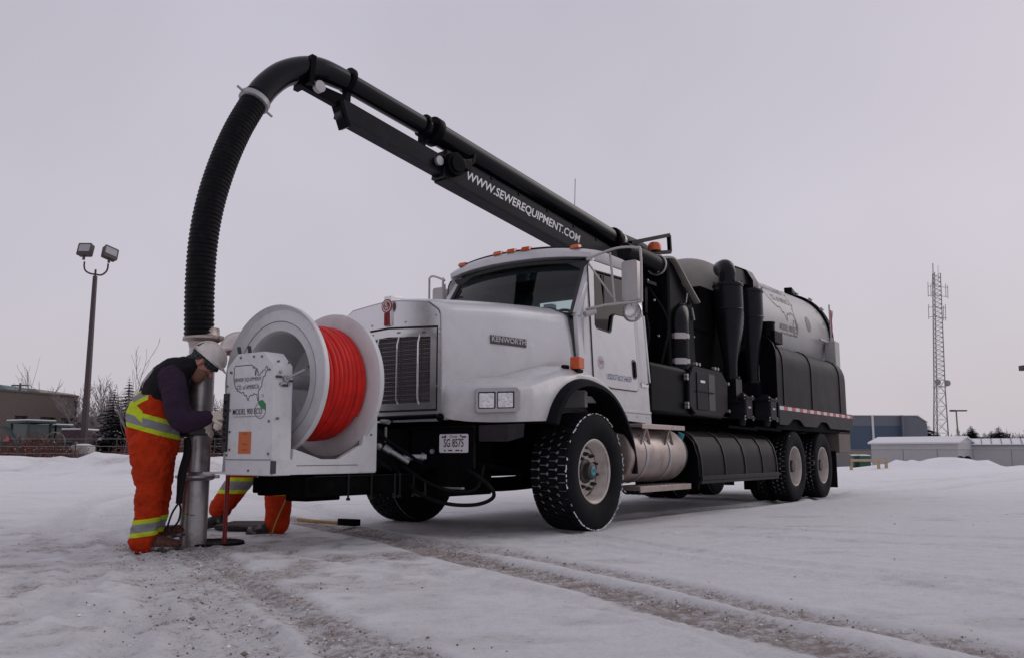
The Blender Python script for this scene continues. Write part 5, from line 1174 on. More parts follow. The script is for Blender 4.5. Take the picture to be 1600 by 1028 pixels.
# ---- hose reel at the nose
RX1, RX2, RYC, RZC, RRD = 2.60, 2.04, -0.10, 1.262, 0.58
bxo = [(-0.22, 0.545), (0.295, 0.545), (0.275, 1.335), (0.17, 1.435), (-0.13, 1.435), (-0.25, 1.335)]
g = G(); g.prism(bxo, front_fn(2.76), 0, 0.18); hb = g.obj('reel_control_box', 'reelwhite', TR, 20, bevel=0.006)
FX = 2.9415
g = G(); g.b2((2.10, 0.27, 0.55), (2.93, 0.305, 0.66)); g.prism([(2.94, 0.55), (1.90, 0.56), (1.90, 0.97), (2.03, 0.95), (2.06, 0.77), (2.12, 0.75), (2.32, 0.655), (2.43, 0.645), (2.75, 0.735), (2.76, 0.55)], side_fn(0.27), 0, 0.036)
g.prism([(2.94, 0.55), (1.90, 0.56), (1.90, 0.97), (2.03, 0.95), (2.06, 0.77), (2.12, 0.75), (2.32, 0.655), (2.43, 0.645), (2.75, 0.735), (2.76, 0.55)], side_fn(-0.50), 0, 0.036)
g.b2((1.90, -0.5, 0.55), (2.93, 0.3, 0.565)); g.b2((1.89, -0.5, 0.56), (1.92, 0.3, 1.30)); hf = g.obj('reel_base_frame', 'reelwhite', TR, 25, bevel=0.004)
g = G(); g.b2((2.10, 0.3065, 0.612), (2.72, 0.3085, 0.617)); g.b2((FX, -0.215, 0.655), (FX + 0.002, 0.292, 0.660)); g.obj('panel_seam', 'greyink', hf)
g = G(); g.b2((2.905, 0.29, 0.56), (2.943, 0.3075, 0.65)); g.obj('frame_notch', 'ink', hf)
for y, z in ((-0.20, 1.30), (-0.235, 1.20), (-0.232, 1.10), (-0.19, 1.30), (-0.09, 1.405), (0.06, 1.405), (0.15, 1.40), (0.24, 1.30), (0.255, 0.93), (0.262, 0.70), (-0.19, 1.02), (-0.18, 0.86), (-0.175, 0.73), (-0.205, 0.69), (0.05, 0.58)):
    b = G(); b.cyl((FX, y, z), (FX + 0.006, y, z), 0.009, n=8); b.obj('panel_screw', 'greyink', hb)
for x, y, z in ((2.90, 0.285, 1.36), (2.80, 0.285, 1.36), (2.9, 0.30, 0.95), (1.96, 0.307, 0.92), (1.965, 0.307, 0.85)):
    b = G(); b.cyl((x, y - 0.01, z), (x, y + 0.006, z), 0.009, n=8); b.obj('panel_screw', 'greyink', hb)
g = G(); g.b2((2.95, -0.242, 0.72), (2.957, -0.205, 1.14)); g.b2((FX, -0.262, 0.715), (2.95, -0.20, 1.145)); ctl = g.obj('control_strip', 'ink', hb)
for z in (0.80, 0.84, 0.88, 0.93, 0.97, 1.02, 1.08):
    b = G(); b.cyl((2.957, -0.222, z), (2.966, -0.222, z), 0.012, n=10); b.obj('control_knob', 'charcoal', hb)
o = ribbon([(-0.165 + a * 0.385, 1.075 + b * 0.275) for a, b in US], lambda a, b: (FX + 0.001, a, b), 0.0055).obj('reel_logo_outline', 'ink', hb, 0)
for nm, tx_, y, z, wd, hh, mt, bo in (('reel_logo_text', 'SEWER EQUIPMENT', -0.150, 1.222, 0.305, 0.032, 'ink', 0.0), ('reel_logo_text', 'CO. of AMERICA', -0.120, 1.168, 0.25, 0.032, 'ink', 0.0), ('reel_model_text', 'MODEL 900 ECO', -0.155, 0.985, 0.33, 0.042, 'ink', 0.004), ('reel_web_text', 'www.sewerequipment.com', -0.15, 0.962, 0.32, 0.014, 'greyink', 0)):
    lettering(nm, tx_, (FX, y, z), (0, 1, 0), (0, 0, 1), hh, mt, hb, width=wd, bold=bo)
ribbon(circ(0.155, 1.01, 0.058, 24), lambda a, b: (FX + 0.0005, a, b), 0.005).obj('eco_ring', 'greyink', hb, 0)
ribbon(circ(0.175, 1.115, 0.009, 12), lambda a, b: (FX + 0.0005, a, b), 0.003).obj('trademark_ring', 'greyink', hb, 0)
g = G(); g.prism([(0.125, 1.075), (0.175, 1.085), (0.212, 1.055), (0.214, 1.01), (0.17, 1.025), (0.14, 1.05)], front_fn(FX + 0.001), 0, 0.001); g.obj('eco_leaf', 'greenleaf', hb)
g = G(); g.prism(rrect(-0.075, 0.70, 0.065, 0.86, 0.003), front_fn(FX), 0, 0.0015); ol = g.obj('warning_label', 'orangelabel', hb)
for z in (0.725, 0.765, 0.84): 
    b = G(); b.b2((FX + 0.002, -0.025, z), (FX + 0.0025, 0.025, z + 0.006)); b.obj('label_print', 'redpaint', hb)
g = G(); g.cyl((2.83, 0.275, 1.24), (2.83, 0.30, 1.24), 0.024, n=12); g.tube([(2.83, 0.30, 1.24), (2.77, 0.34, 1.28), (2.72, 0.36, 1.31)], 0.009, 8); g.obj('valve_lever', 'greymetal', hb)
for x, z, w_ in ((2.89, 1.25, 0.05), (2.79, 1.225, 0.05), (2.835, 1.19, 0.05)):
    b = G(); b.b2((x - w_ / 2, 0.28, z - 0.008), (x + w_ / 2, 0.2915, z + 0.008)); b.obj('lever_label', 'ink', hb)
for x, z in ((2.875, 1.285), (2.87, 1.20), (2.80, 1.20)):
    b = G(); b.cyl((x, 0.28, z), (x, 0.2925, z), 0.012, n=8); b.obj('panel_screw', 'greymetal', hb)
for y, dy in ((-0.19, -0.02), (-0.08, -0.01)):
    b = G(); b.tube([(2.84, y, 1.36), (2.86, y + dy, 1.45)], 0.008, 6); b.cyl((2.86, y + dy, 1.44), (2.866, y + dy - 0.01, 1.50), 0.014, n=8); b.obj('toggle_lever', 'ink', hb)
g = G(); g.b2((2.62, -0.42, 0.60), (2.74, -0.26, 0.66)); g.bar((2.72, -0.30, 0.66), (2.70, -0.40, 0.75), 0.03, 0.05); g.obj('swivel_lock', 'ink', TR, bevel=0.006)
# flanges
def flange(x, sgn, name):
    # dished disc; sgn = +1 outer face looks forward
    prof = [(0.0, 0.385), (0.0, 0.44), (0.006, 0.455), (0.0, 0.47), (-0.008, 0.545), (0.016, RRD - 0.012), (0.034, RRD), (0.026, RRD + 0.006), (-0.012, RRD + 0.002), (-0.028, 0.545), (-0.02, 0.385)]
    g = G(); g.lathe([(x + sgn * t, r) for t, r in prof], (0, RYC, RZC), 'x', 72)
    return g
g = flange(RX1, 1, ''); g.lathe([(RX1, 0.385), (RX1 - 0.015, 0.375), (RX1 - 0.05, 0.365), (RX1 - 0.46, 0.35), (RX1 - 0.47, 0.33), (RX1 - 0.47, 0.0)], (0, RYC, RZC), 'x', 72); f1 = g.obj('reel_flange', 'reelwhite', TR, 35)
g = G(); g.lathe([(RX1 + 0.0015, 0.446), (RX1 + 0.0065, 0.455), (RX1 + 0.0075, 0.458)], (0, RYC, RZC), 'x', 72); g.obj('flange_groove', 'greyink', f1)
g = flange(RX2, -1, ''); g.lathe([(RX2, 0.385), (RX2 - 0.02, 0.36), (RX2 - 0.02, 0)], (0, RYC, RZC), 'x', 56); f2 = g.obj('reel_flange', 'reelwhite', TR, 35)
g = G(); g.cyl((1.92, RYC, RZC), (2.8, RYC, RZC), 0.06, n=20); g.lathe([(RX1 - 0.40, 0.06), (RX1 - 0.40, 0.12), (RX1 - 0.46, 0.13)], (0, RYC, RZC), 'x', 24); g.obj('reel_axle', 'reelwhite', TR)
for a in np.linspace(0, 2 * PI, 9)[:-1]:
    b = G(); b.cyl((RX1 - 0.475, RYC + 0.22 * math.cos(a), RZC + 0.22 * math.sin(a)), (RX1 - 0.455, RYC + 0.22 * math.cos(a), RZC + 0.22 * math.sin(a)), 0.012, n=6); b.obj('drum_bolt', 'greymetal', f1)
g = G(); g.b2((2.64, RYC - 0.1, 0.60), (2.76, RYC + 0.25, 1.30)); g.obj('reel_bearing_post', 'reelwhite', TR, bevel=0.01)
# wound hose: helical turns in two visible layers
nt = 9; wpitch = (RX1 - RX2 - 0.06) / nt; hr = wpitch * 0.52
for layer, rad_ in ((0, 0.435),):
    pts = []
    for i in range(nt * 48 + 1):
        a = 2 * PI * i / 48; fr_ = i / 48
        # mostly circular turns that step across near the top back
        stp = math.floor(fr_) + smooth(0.0, 1.0, np.array(min(1, (fr_ % 1) * 1.0))).item()
        x = RX1 - 0.03 - hr - stp * (RX1 - RX2 - 0.06 - 2 * hr) / nt
        rj = rad_ + 0.004 * math.sin(fr_ * 9.7) + 0.003 * math.sin(a * 3 + fr_)
        pts.append((x, RYC + rj * math.sin(a + 2.2), RZC + rj * math.cos(a + 2.2)))
    g = G(); g.tube(pts, hr, 10); wh = g.obj('wound_hose', 'red', TR, 60)
g = G(); g.lathe([(RX1 - 0.03, 0.40), (RX1 - 0.03, 0.425), (RX2 + 0.03, 0.425), (RX2 + 0.03, 0.40)], (0, RYC, RZC), 'x', 56); g.obj('under_layer', 'red', wh, 30)
g = G(); a = R(15); g.box((RX1 - 0.065, RYC + 0.46 * math.cos(a), RZC + 0.46 * math.sin(a)), (0.05, 0.03, 0.09), Matrix.Rotation(a, 3, 'X')); g.obj('hose_tag', 'mirror', wh)
g = G(); c = Vector((2.45, -0.62, 1.48))

# ================================================================== things at the manhole
# ---- steel suction tube standing in the manhole, clamped to the hose
TBX, TBY = -2.495, 6.905
st = empty('suction_tube', (TBX, TBY, 0), 0, 'dirty galvanised steel suction tube standing upright between the leaning worker and the reel', 'tube')
g = G(); g.tube([(0, 0, -0.25), (0, 0, 0.53)], 0.1035, 40); g.obj('lower_tube', 'steel', st, 40)
g = G(); g.tube([(0, 0, 0.53), (0, 0, 1.60)], 0.1015, 40); g.obj('upper_tube', 'steel', st, 40)
g = G(); g.lathe([(0.49, 0.104), (0.50, 0.135), (0.515, 0.15), (0.53, 0.15), (0.545, 0.135), (0.56, 0.104)], (0, 0, 0), 'z', 36); cl = g.obj('coupling_ring', 'steel', st, 30)
for a in (-1.9, 0.1, 1.4, 2.9):
    g = G(); g.box((0.155 * math.cos(a), 0.155 * math.sin(a), 0.522), (0.05, 0.035, 0.025), Matrix.Rotation(a, 3, 'Z')); g.obj('ring_lug', 'steel', cl, bevel=0.005)
g = G(); g.lathe([(1.54, 0.102), (1.585, 0.112), (1.60, 0.135), (1.61, 0.152), (1.628, 0.152), (1.64, 0.135), (1.66, 0.126), (1.70, 0.124), (1.705, 0.10)], (0, 0, 0), 'z', 40); tc_ = g.obj('hose_coupling', 'alu', st, 30)
for a in (2.9, -0.2):
    g = G(); g.box((0.155 * math.cos(a), 0.155 * math.sin(a), 1.62), (0.045, 0.04, 0.03), Matrix.Rotation(a, 3, 'Z')); g.obj('coupling_lug', 'alu', tc_, bevel=0.005)
for a, z in ((-1.75, 0.235), (-1.35, 0.225)):
    g = G(); g.loft([[(0.1045 * math.cos(a + t), 0.1045 * math.sin(a + t), z) for t in np.linspace(-0.16, 0.16, 5)], [(0.1045 * math.cos(a + t), 0.1045 * math.sin(a + t), z + 0.008) for t in np.linspace(-0.16, 0.16, 5)]]); g.obj('scratch_mark', 'rust', st)
# ---- manhole frame, cover, pole, rope, maul
MHX, MHY = -2.40, 7.06
g = G(); g.lathe([(-0.02, 0.255), (0.004, 0.25), (0.004, 0.23), (-0.004, 0.225), (-0.010, 0.21), (-0.010, 0.0)], (0, 0, 0), 'z', 40); M['hole'] = mat('shaft_shade_black', (0.012, 0.011, 0.011), 0.95, spec=0.1); mh = g.obj('manhole_opening', ['hole'], None, 30, loc=(MHX, MHY, 0.004)); tag(mh, 'dark open manhole in the snow at the foot of the steel tube', 'manhole')  # black disc painted in for the shade down the shaft
g = G(); g.lathe([(0.0, 0.0), (0.0, 0.325), (0.012, 0.335), (0.034, 0.335), (0.042, 0.325), (0.042, 0.0)], (0, 0, 0), 'z', 40); mc = g.obj('manhole_cover', mat('cast_iron', (0.022, 0.02, 0.02), 0.8, vary=0.3, scale=12, dirt=((0.4, 0.37, 0.37), 0.5, 8), spec=0.2), None, 30, loc=(-2.47, 8.35, 0.004)); tag(mc, 'round cast iron manhole cover lying on the snow by worker boots', 'manhole cover')
for i in range(7):
    b = G(); b.b2((-0.25, -0.24 + i * 0.08 - 0.012, 0.0425), (0.25, -0.24 + i * 0.08 + 0.012, 0.05)); b.obj('cover_rib', 'rust', mc)
pole = empty('red_pole', (-2.285, 7.02, 0), 0, 'slim red painted steel pole standing upright below the reel control box', 'pole')
g = G(); g.cyl((0, 0, 0.0), (0.012, -0.02, 0.64), 0.017, n=14); g.obj('shaft', 'redpaint', pole); g = G(); g.cyl((-0.0, 0, 0.0), (0, 0, 0.05), 0.021, n=14); g.obj('foot', 'redpaint', pole)
g = G(); g.tube(spline([(-2.03, 7.45, 0.02), (-1.98, 7.40, 0.14), (-1.905, 7.36, 0.30), (-1.86, 7.34, 0.40)], 6), 0.006, 6); M['rope'] = mat('yellow_rope', (0.33, 0.22, 0.06), 0.8); rp = g.obj('thin_rope', 'rope'); tag(rp, 'thin yellow rope hanging from the front frame to the snow', 'rope')
M['ash'] = mat('ash_wood', (0.42, 0.27, 0.10), 0.6, vary=0.2, scale=14)
ml = empty('splitting_maul', (-1.85, 8.77, 0), math.atan2(-0.40, 0.62), 'wooden handled maul lying on the snow in front of far wheel', 'maul')
g = G(); g.tube([(-0.40, 0, 0.035), (-0.2, 0, 0.03), (0.1, 0, 0.026), (0.33, 0, 0.035)], [0.02, 0.017, 0.016, 0.018], 10, ry=[0.015, 0.013, 0.012, 0.014]); g.obj('handle', 'ash', ml)
g = G(); g.loft([[(x, y, z) for y, z in ((-w, 0.008), (w, 0.008), (w, 0.07), (-w, 0.07))] for x, w in ((0.16, 0.008), (0.24, 0.045), (0.38, 0.05), (0.42, 0.045))], closed=True, cap=True); g.obj('head', 'chassis', ml, bevel=0.006)

# ================================================================== people
def remesh(g, voxel, smooth_it=6):
    me = bpy.data.meshes.new('tmp'); me.from_pydata(g.v, [], g.f)
    bm = bmesh.new(); bm.from_mesh(me); bmesh.ops.recalc_face_normals(bm, faces=bm.faces); bm.to_mesh(me); bm.free()
    o = bpy.data.objects.new('tmp', me)
    r = o.modifiers.new('r', 'REMESH'); r.mode = 'VOXEL'; r.voxel_size = voxel; r.adaptivity = 0
    s = o.modifiers.new('s', 'SMOOTH'); s.iterations = smooth_it; s.factor = 0.5
    return bake(o)
def limb(g, pts, radii, n=16, ry=None, sub=4):
    """tapered, round-ended closed tube through the joints"""
    P = spline(pts, sub); k = len(P); rr = [float(np.interp(i / (k - 1) * (len(pts) - 1), range(len(pts)), radii)) for i in range(k)]
    yy = None if ry is None else [float(np.interp(i / (k - 1) * (len(pts) - 1), range(len(pts)), ry)) for i in range(k)]
    d0 = (P[0] - P[1]).normalized(); d1 = (P[-1] - P[-2]).normalized()
    head = [(P[0] + d0 * rr[0] * c, rr[0] * s_) for c, s_ in ((0.95, 0.25), (0.7, 0.7), (0.35, 0.93))]; tail = [(P[-1] + d1 * rr[-1] * c, rr[-1] * s_) for c, s_ in ((0.35, 0.93), (0.7, 0.7), (0.95, 0.25))]
    path = [p for p, r in head] + P + [p for p, r in tail]; rad = [r for p, r in head] + rr + [r for p, r in tail]
    ryy = None
    if yy: ryy = [r * yy[0] / rr[0] for p, r in head] + yy + [r * yy[-1] / rr[-1] for p, r in tail]
    g.tube(path, rad, n, ry=ryy); return g
def fold(me, amp, sc, seed=0, zsq=1.6):
    """cloth folds: push vertices along their normals"""
    P = [(v.co.copy(), v.normal.copy()) for v in me.vertices]; out = []
    for p, nr in P:
        q = Vector((p.x * sc, p.y * sc, p.z * sc * zsq + seed))
        d = 0.7 * noise.noise(q) + 0.5 * (1 - 2 * abs(noise.noise(q * 1.7 + Vector((3, 7, 1))))) + 0.25 * noise.noise(q * 4.3)
        out.extend(p + nr * (amp * d))
    me.vertices.foreach_set('co', out); me.update()
def wear(name, g, mats, parent, voxel=0.011, sm=6, amp=0.006, sc=9, seed=0):
    me = remesh(g, voxel, sm)
    if amp: fold(me, amp, sc, seed)
    me.materials.clear(); me.materials.append(M[mats] if isinstance(mats, str) else mats); me.shade_smooth()
    o = bpy.data.objects.new(name, me); COL.objects.link(o); o.parent = parent; return o
def band_mat(name, base, bands, rough=0.75):
    """fabric with sewn bands; bands = list of (slope_x, slope_y, z_lo, z_hi, colour, x_lo, x_hi) in object space"""
    m = mat(name, base, rough, vary=0.15, scale=7, bump=0.25, bscale=45, dirt=((base[0] * 0.40, base[1] * 0.5, base[2] * 0.6), 0.6, 6), spec=0.08)
    n, l = m.node_tree.nodes, m.node_tree.links; b = n['Principled BSDF']
    cur = b.inputs['Base Color'].links[0].from_socket
    tc = n.new('ShaderNodeTexCoord'); sp = n.new('ShaderNodeSeparateXYZ'); l.new(tc.outputs['Object'], sp.inputs[0])
    def mt(op, a, c):
        t = n.new('ShaderNodeMath'); t.operation = op
        for i, v in enumerate((a, c)):
            if isinstance(v, (int, float)): t.inputs[i].default_value = v
            else: l.new(v, t.inputs[i])
        return t.outputs[0]
    for sx, sy, z0, z1, colr, x0, x1 in bands:
        t = mt('ADD', mt('ADD', sp.outputs['Z'], mt('MULTIPLY', sp.outputs['X'], sx)), mt('MULTIPLY', sp.outputs['Y'], sy))
        k = mt('MULTIPLY', mt('GREATER_THAN', t, z0), mt('LESS_THAN', t, z1))
        k = mt('MULTIPLY', k, mt('MULTIPLY', mt('GREATER_THAN', sp.outputs['X'], x0), mt('LESS_THAN', sp.outputs['X'], x1)))
        mx = n.new('ShaderNodeMixRGB'); l.new(k, mx.inputs[0]); l.new(cur, mx.inputs[1]); mx.inputs[2].default_value = (*colr, 1); cur = mx.outputs[0]
    l.new(cur, b.inputs['Base Color']); return m
ORANGE = (0.44, 0.034, 0.008); LIME = (0.50, 0.62, 0.03); SILVER = (0.24, 0.24, 0.25)
M['skin'] = mat('skin', (0.40, 0.18, 0.14), 0.55, vary=0.08, scale=20)
M['beard'] = mat('short_beard', (0.20, 0.10, 0.065), 0.8, vary=0.3, scale=60)
M['fleece'] = mat('black_fleece', (0.012, 0.011, 0.013), 0.9, vary=0.2, scale=20, bump=0.3, bscale=90, spec=0.2)
M['purple'] = mat('plum_sweatshirt', (0.030, 0.016, 0.034), 0.9, vary=0.2, scale=10, bump=0.3, bscale=70, spec=0.2)
M['glove'] = mat('cream_work_glove', (0.60, 0.54, 0.47), 0.85, vary=0.12, scale=25, bump=0.3, bscale=120)
M['boot'] = mat('brown_leather_boot', (0.075, 0.025, 0.02), 0.55, vary=0.3, scale=14, dirt=((0.4, 0.37, 0.37), 0.25, 18), spec=0.2)
M['sole'] = mat('black_sole', (0.015, 0.014, 0.014), 0.7, dirt=((0.55, 0.53, 0.53), 0.7, 16))
M['hat'] = mat('white_hard_hat', (0.62, 0.57, 0.53), 0.32, vary=0.06, scale=8, dirt=((0.36, 0.31, 0.27), 0.4, 12))
def plaid():
    m = mat('plaid_cloth', (0.02, 0.03, 0.028), 0.9); n, l = m.node_tree.nodes, m.node_tree.links
    t = n.new('ShaderNodeTexChecker'); t.inputs['Scale'].default_value = 48; t.inputs[1].default_value = (0.012, 0.014, 0.018, 1); t.inputs[2].default_value = (0.05, 0.075, 0.07, 1)
    c = n.new('ShaderNodeTexCoord'); l.new(c.outputs['Object'], t.inputs[0]); l.new(t.outputs[0], n['Principled BSDF'].inputs['Base Color']); return m
M['plaid'] = plaid()
def hard_hat(parent, c, tilt, yaw=0.0, k=1.0):
    """dome with brim and ridge, tilted forward"""
    g = G(); g.ball((0, 0, 0), 0.125 * k, 28, 10, half=True, sc=(1.16, 1.0, 1.06))
    g.lathe([(0.0, 0.125 * k), (-0.012, 0.13 * k), (-0.014, 0.118 * k), (0.0, 0.112 * k)], (0, 0, 0), 'z', 28)
    for v in range(len(g.v)):
        x, y, z = g.v[v]
        if z <= 0.001:
            r = math.hypot(x, y); f = 1.16 if z > -0.001 and r < 0.13 else 1.16
            ext = 0.045 * max(0, x / max(r, 1e-6)) if r > 0.12 else 0
            g.v[v] = (x * 1.16 + ext, y * 1.02, z - ext * 0.25)
    o = g.obj('hard_hat', 'hat', parent, 50); o.location = c; o.rotation_euler = (0, tilt, yaw)
    b = G(); b.tube([(0.146 * k * math.cos(a), 0, 0.134 * k * math.sin(a)) for a in np.linspace(0.15, PI - 0.15, 16)], 0.012, 8, ry=0.022); b.obj('hat_ridge', 'hat', o, 50)
    return o
def glove(parent, wrist, direc, up, curl, side=1, name='glove'):
    """hand with palm, four fingers and a thumb; direc = along the palm, up = back of the hand"""
    d = Vector(direc).normalized(); u = Vector(up); u = (u - d * u.dot(d)).normalized(); w = d.cross(u) * side
    W0 = Vector(wrist); g = G()
    limb(g, [W0 - d * 0.03, W0 + d * 0.03, W0 + d * 0.085], [0.034, 0.044, 0.046], 12, ry=[0.030, 0.026, 0.024])
    for i, (off, ln) in enumerate(((0.032, 0.075), (0.011, 0.085), (-0.011, 0.08), (-0.031, 0.062))):
        p = W0 + d * 0.085 + w * off; a = curl * 0.6; q = p + (d * math.cos(a) - u * math.sin(a)) * ln * 0.5
        a2 = curl * 1.4; r_ = q + (d * math.cos(a2) - u * math.sin(a2)) * ln * 0.33; a3 = curl * 2.0; e_ = r_ + (d * math.cos(a3) - u * math.sin(a3)) * ln * 0.27
        limb(g, [p - d * 0.02, p, q, r_, e_], [0.0135, 0.014, 0.013, 0.012, 0.0105], 8, sub=2)
    p = W0 + d * 0.025 + w * 0.03; q = p + (d * 0.6 + w * 0.75 - u * 0.2).normalized() * 0.045; e_ = q + (d * 0.9 + w * 0.2 - u * 0.5).normalized() * 0.035
    limb(g, [p - w * 0.02, p, q, e_], [0.015, 0.016, 0.0135, 0.011], 8, sub=2)
    limb(g, [W0 - d * 0.075, W0 - d * 0.03], [0.040, 0.036], 12)
    return wear(name, g, 'glove', parent, 0.0045, 3, 0.0)
def boot(parent, heel, yaw, pitch=0.0, name='boot'):
    g = G(); limb(g, [(0, 0, 0.05), (0.06, 0, 0.055), (0.15, 0, 0.045), (0.22, 0, 0.04)], [0.045, 0.05, 0.046, 0.036], 14, ry=[0.045, 0.046, 0.05, 0.044]); limb(g, [(0.0, 0, 0.06), (0.0, 0, 0.15), (0.0, 0, 0.22)], [0.052, 0.052, 0.055], 14)
    o = wear(name, g, 'boot', parent, 0.008, 4, 0.003, 20); o.location = heel; o.rotation_euler = (0, pitch, yaw)
    s = G(); out = [(-0.055, -0.034), (0.0, -0.044), (0.08, -0.04), (0.16, -0.052), (0.235, -0.042), (0.27, 0.0), (0.235, 0.042), (0.16, 0.05), (0.08, 0.04), (0.0, 0.044), (-0.055, 0.034)]
    s.prism(out, lambda a, b, d: (a, b, d), -0.002, 0.024); s.obj('sole', 'sole', o, 30, bevel=0.004); return o

# ---- worker at the tube: leaning over, operating the reel controls with the right hand (local x = the way he faces)
W1 = empty('person', (-2.735, 6.63, 0), R(12), 'person in orange bib overalls, black vest and white hard hat leaning towards the reel controls', 'person')
g = G()      # body, one continuous figure
limb(g, [(-0.01, 0, 0.80), (-0.01, 0, 0.95), (0.03, 0, 1.14), (0.11, 0, 1.28), (0.18, 0, 1.35)], [0.12, 0.11, 0.11, 0.10, 0.06], 18, ry=[0.15, 0.14, 0.16, 0.16, 0.07])
limb(g, [(0.18, 0, 1.33), (0.25, 0, 1.375), (0.30, 0, 1.39)], [0.056, 0.055, 0.055], 12)
for s, kx, ax, ay in ((-1, 0.03, 0.0, -0.10), (1, 0.03, -0.01, 0.17)):
    limb(g, [(-0.01, s * 0.10, 0.80), (kx, s * 0.115, 0.46), (ax, ay, 0.10)], [0.10, 0.065, 0.05], 14)
limb(g, [(0.12, -0.15, 1.26), (0.195, -0.265, 1.06), (0.25, -0.285, 0.945), (0.42, -0.26, 0.965)], [0.06, 0.052, 0.048, 0.036], 12)
limb(g, [(0.08, 0.14, 1.25), (0.095, 0.24, 1.04), (0.15, 0.20, 0.92), (0.30, 0.02, 0.90)], [0.06, 0.052, 0.048, 0.036], 12)
# head: skull, jaw, nose, ears, brow; bowed forward
HC = Vector((0.335, 0, 1.395)); hrot = Matrix.Rotation(R(46), 3, 'Y')
def hp_(x, y, z): return tuple(HC + hrot @ Vector((x, y, z)))
limb(g, [hp_(-0.02, 0, 0.03), hp_(0.0, 0, 0.05)], [0.092, 0.09], 16, ry=[0.078, 0.076]); limb(g, [hp_(0.02, 0, -0.02), hp_(0.035, 0, -0.085)], [0.07, 0.05], 14, ry=[0.066, 0.05]); limb(g, [hp_(-0.03, 0, -0.02), hp_(-0.05, 0, -0.09)], [0.062, 0.055], 12)
limb(g, [hp_(0.092, 0, 0.005), hp_(0.115, 0, -0.03)], [0.010, 0.016], 8); limb(g, [hp_(0.088, -0.02, -0.062), hp_(0.088, 0.02, -0.062)], [0.012, 0.012], 8); limb(g, [hp_(0.075, -0.03, 0.025), hp_(0.075, 0.03, 0.025)], [0.018, 0.018], 8)
for s in (-1, 1): limb(g, [hp_(-0.01, s * 0.08, 0.015), hp_(-0.012, s * 0.086, -0.03)], [0.016, 0.013], 8)
body = wear('body', g, 'skin', W1, 0.009, 3, 0.0)
g = G(); limb(g, [hp_(0.03, 0, -0.045), hp_(0.05, 0, -0.10)], [0.066, 0.05], 14, ry=[0.062, 0.05]); wear('beard', g, 'beard', W1, 0.007, 2, 0.003, 40)
for s in (-1, 1):
    g = G(); g.ball(hp_(0.084, s * 0.032, 0.012), 0.011, 10, 8); g.obj('eye', 'ink', W1)
g = G(); limb(g, [hp_(-0.045, 0, 0.055), hp_(0.01, 0, 0.06)], [0.098, 0.098], 18, ry=[0.088, 0.088]); limb(g, [hp_(-0.075, 0, -0.01), hp_(-0.10, 0, -0.055)], [0.045, 0.03], 10, ry=[0.07, 0.05]); limb(g, [hp_(0.085, 0, 0.05), hp_(0.10, 0, 0.035)], [0.022, 0.016], 10, ry=[0.07, 0.06]); wear('bandana', g, 'plaid', W1, 0.008, 3, 0.004, 22)
hard_hat(W1, hp_(-0.005, 0, 0.058), R(40), 0, 0.90)
# bib overalls with lime and silver bands
ov = band_mat('orange_overalls', ORANGE, [
    (0.27, 0, 0.855, 0.985, LIME, -1, 1), (0.27, 0, 0.888, 0.952, SILVER, -1, 1),
    (-0.12, 0, 0.10, 0.225, LIME, -1, 1), (-0.12, 0, 0.132, 0.193, SILVER, -1, 1),
    (-0.50, 0, 1.11, 1.235, LIME, -1, -0.02), (-0.50, 0, 1.145, 1.20, SILVER, -1, -0.02),
    (0.9, 0, 0.88, 0.965, LIME, -0.2, -0.05)])
g = G()
limb(g, [(0.005, 0, 0.74), (0.0, 0, 0.86), (0.0, 0, 0.98), (0.02, 0, 1.08), (0.05, 0, 1.14)], [0.175, 0.19, 0.19, 0.175, 0.15], 24, ry=[0.17, 0.195, 0.20, 0.20, 0.18])
for s, kx, ax, ay in ((-1, 0.02, 0.0, -0.105), (1, 0.035, 0.0, 0.175)):
    limb(g, [(0.0, s * 0.085, 0.76), (0.005 + kx * 0.3, s * 0.11, 0.60), (kx, s * 0.118, 0.44), ((kx + ax) / 2, (s * 0.118 + ay) / 2, 0.26), (ax - 0.01, ay, 0.12), (ax - 0.015, ay, 0.05)], [0.155, 0.128, 0.094, 0.088, 0.088, 0.09], 20, sub=5)
wear('overalls', g, ov, W1, 0.009, 2, 0.017, 8, 1.5)
g = G(); limb(g, [(0.04, 0, 1.12), (0.06, 0, 1.19), (0.105, 0, 1.275), (0.15, 0, 1.33), (0.20, 0, 1.36)], [0.165, 0.165, 0.15, 0.125, 0.085], 22, ry=[0.195, 0.215, 0.21, 0.17, 0.09]); limb(g, [(0.19, 0, 1.345), (0.255, 0, 1.385)], [0.078, 0.072], 14)
vest = wear('vest', g, 'fleece', W1, 0.010, 5, 0.010, 9, 4)
# embroidered print on the back of the vest: a few pale strokes following the surface
rs = random.Random(4)
for k in range(7):
    t0 = rs.uniform(0.1, 0.75); x0 = -0.11 + 0.17 * t0; z0 = 1.14 + 0.20 * t0; y0 = rs.uniform(-0.14, -0.04)
    g = G(); pts = [(x0 - 0.012 + 0.02 * j + rs.uniform(-.006, .006), y0 + rs.uniform(-.015, .015), z0 + 0.028 * j) for j in range(4)]
    # project on to the vest surface
    pr = []
    for p in pts:
        ok, co, no, _ = vest.closest_point_on_mesh(Vector(p)); pr.append(co + no * 0.002)
    g.tube(spline(pr, 3), 0.0035, 5); g.obj('vest_print', 'mirror', vest)
g = G(); limb(g, [(0.125, -0.15, 1.265), (0.175, -0.23, 1.15), (0.20, -0.275, 1.05), (0.25, -0.295, 0.945), (0.33, -0.285, 0.945), (0.405, -0.268, 0.962)], [0.098, 0.092, 0.09, 0.088, 0.072, 0.056], 18); wear('right_sleeve', g, 'purple', W1, 0.009, 5, 0.010, 12, 2)
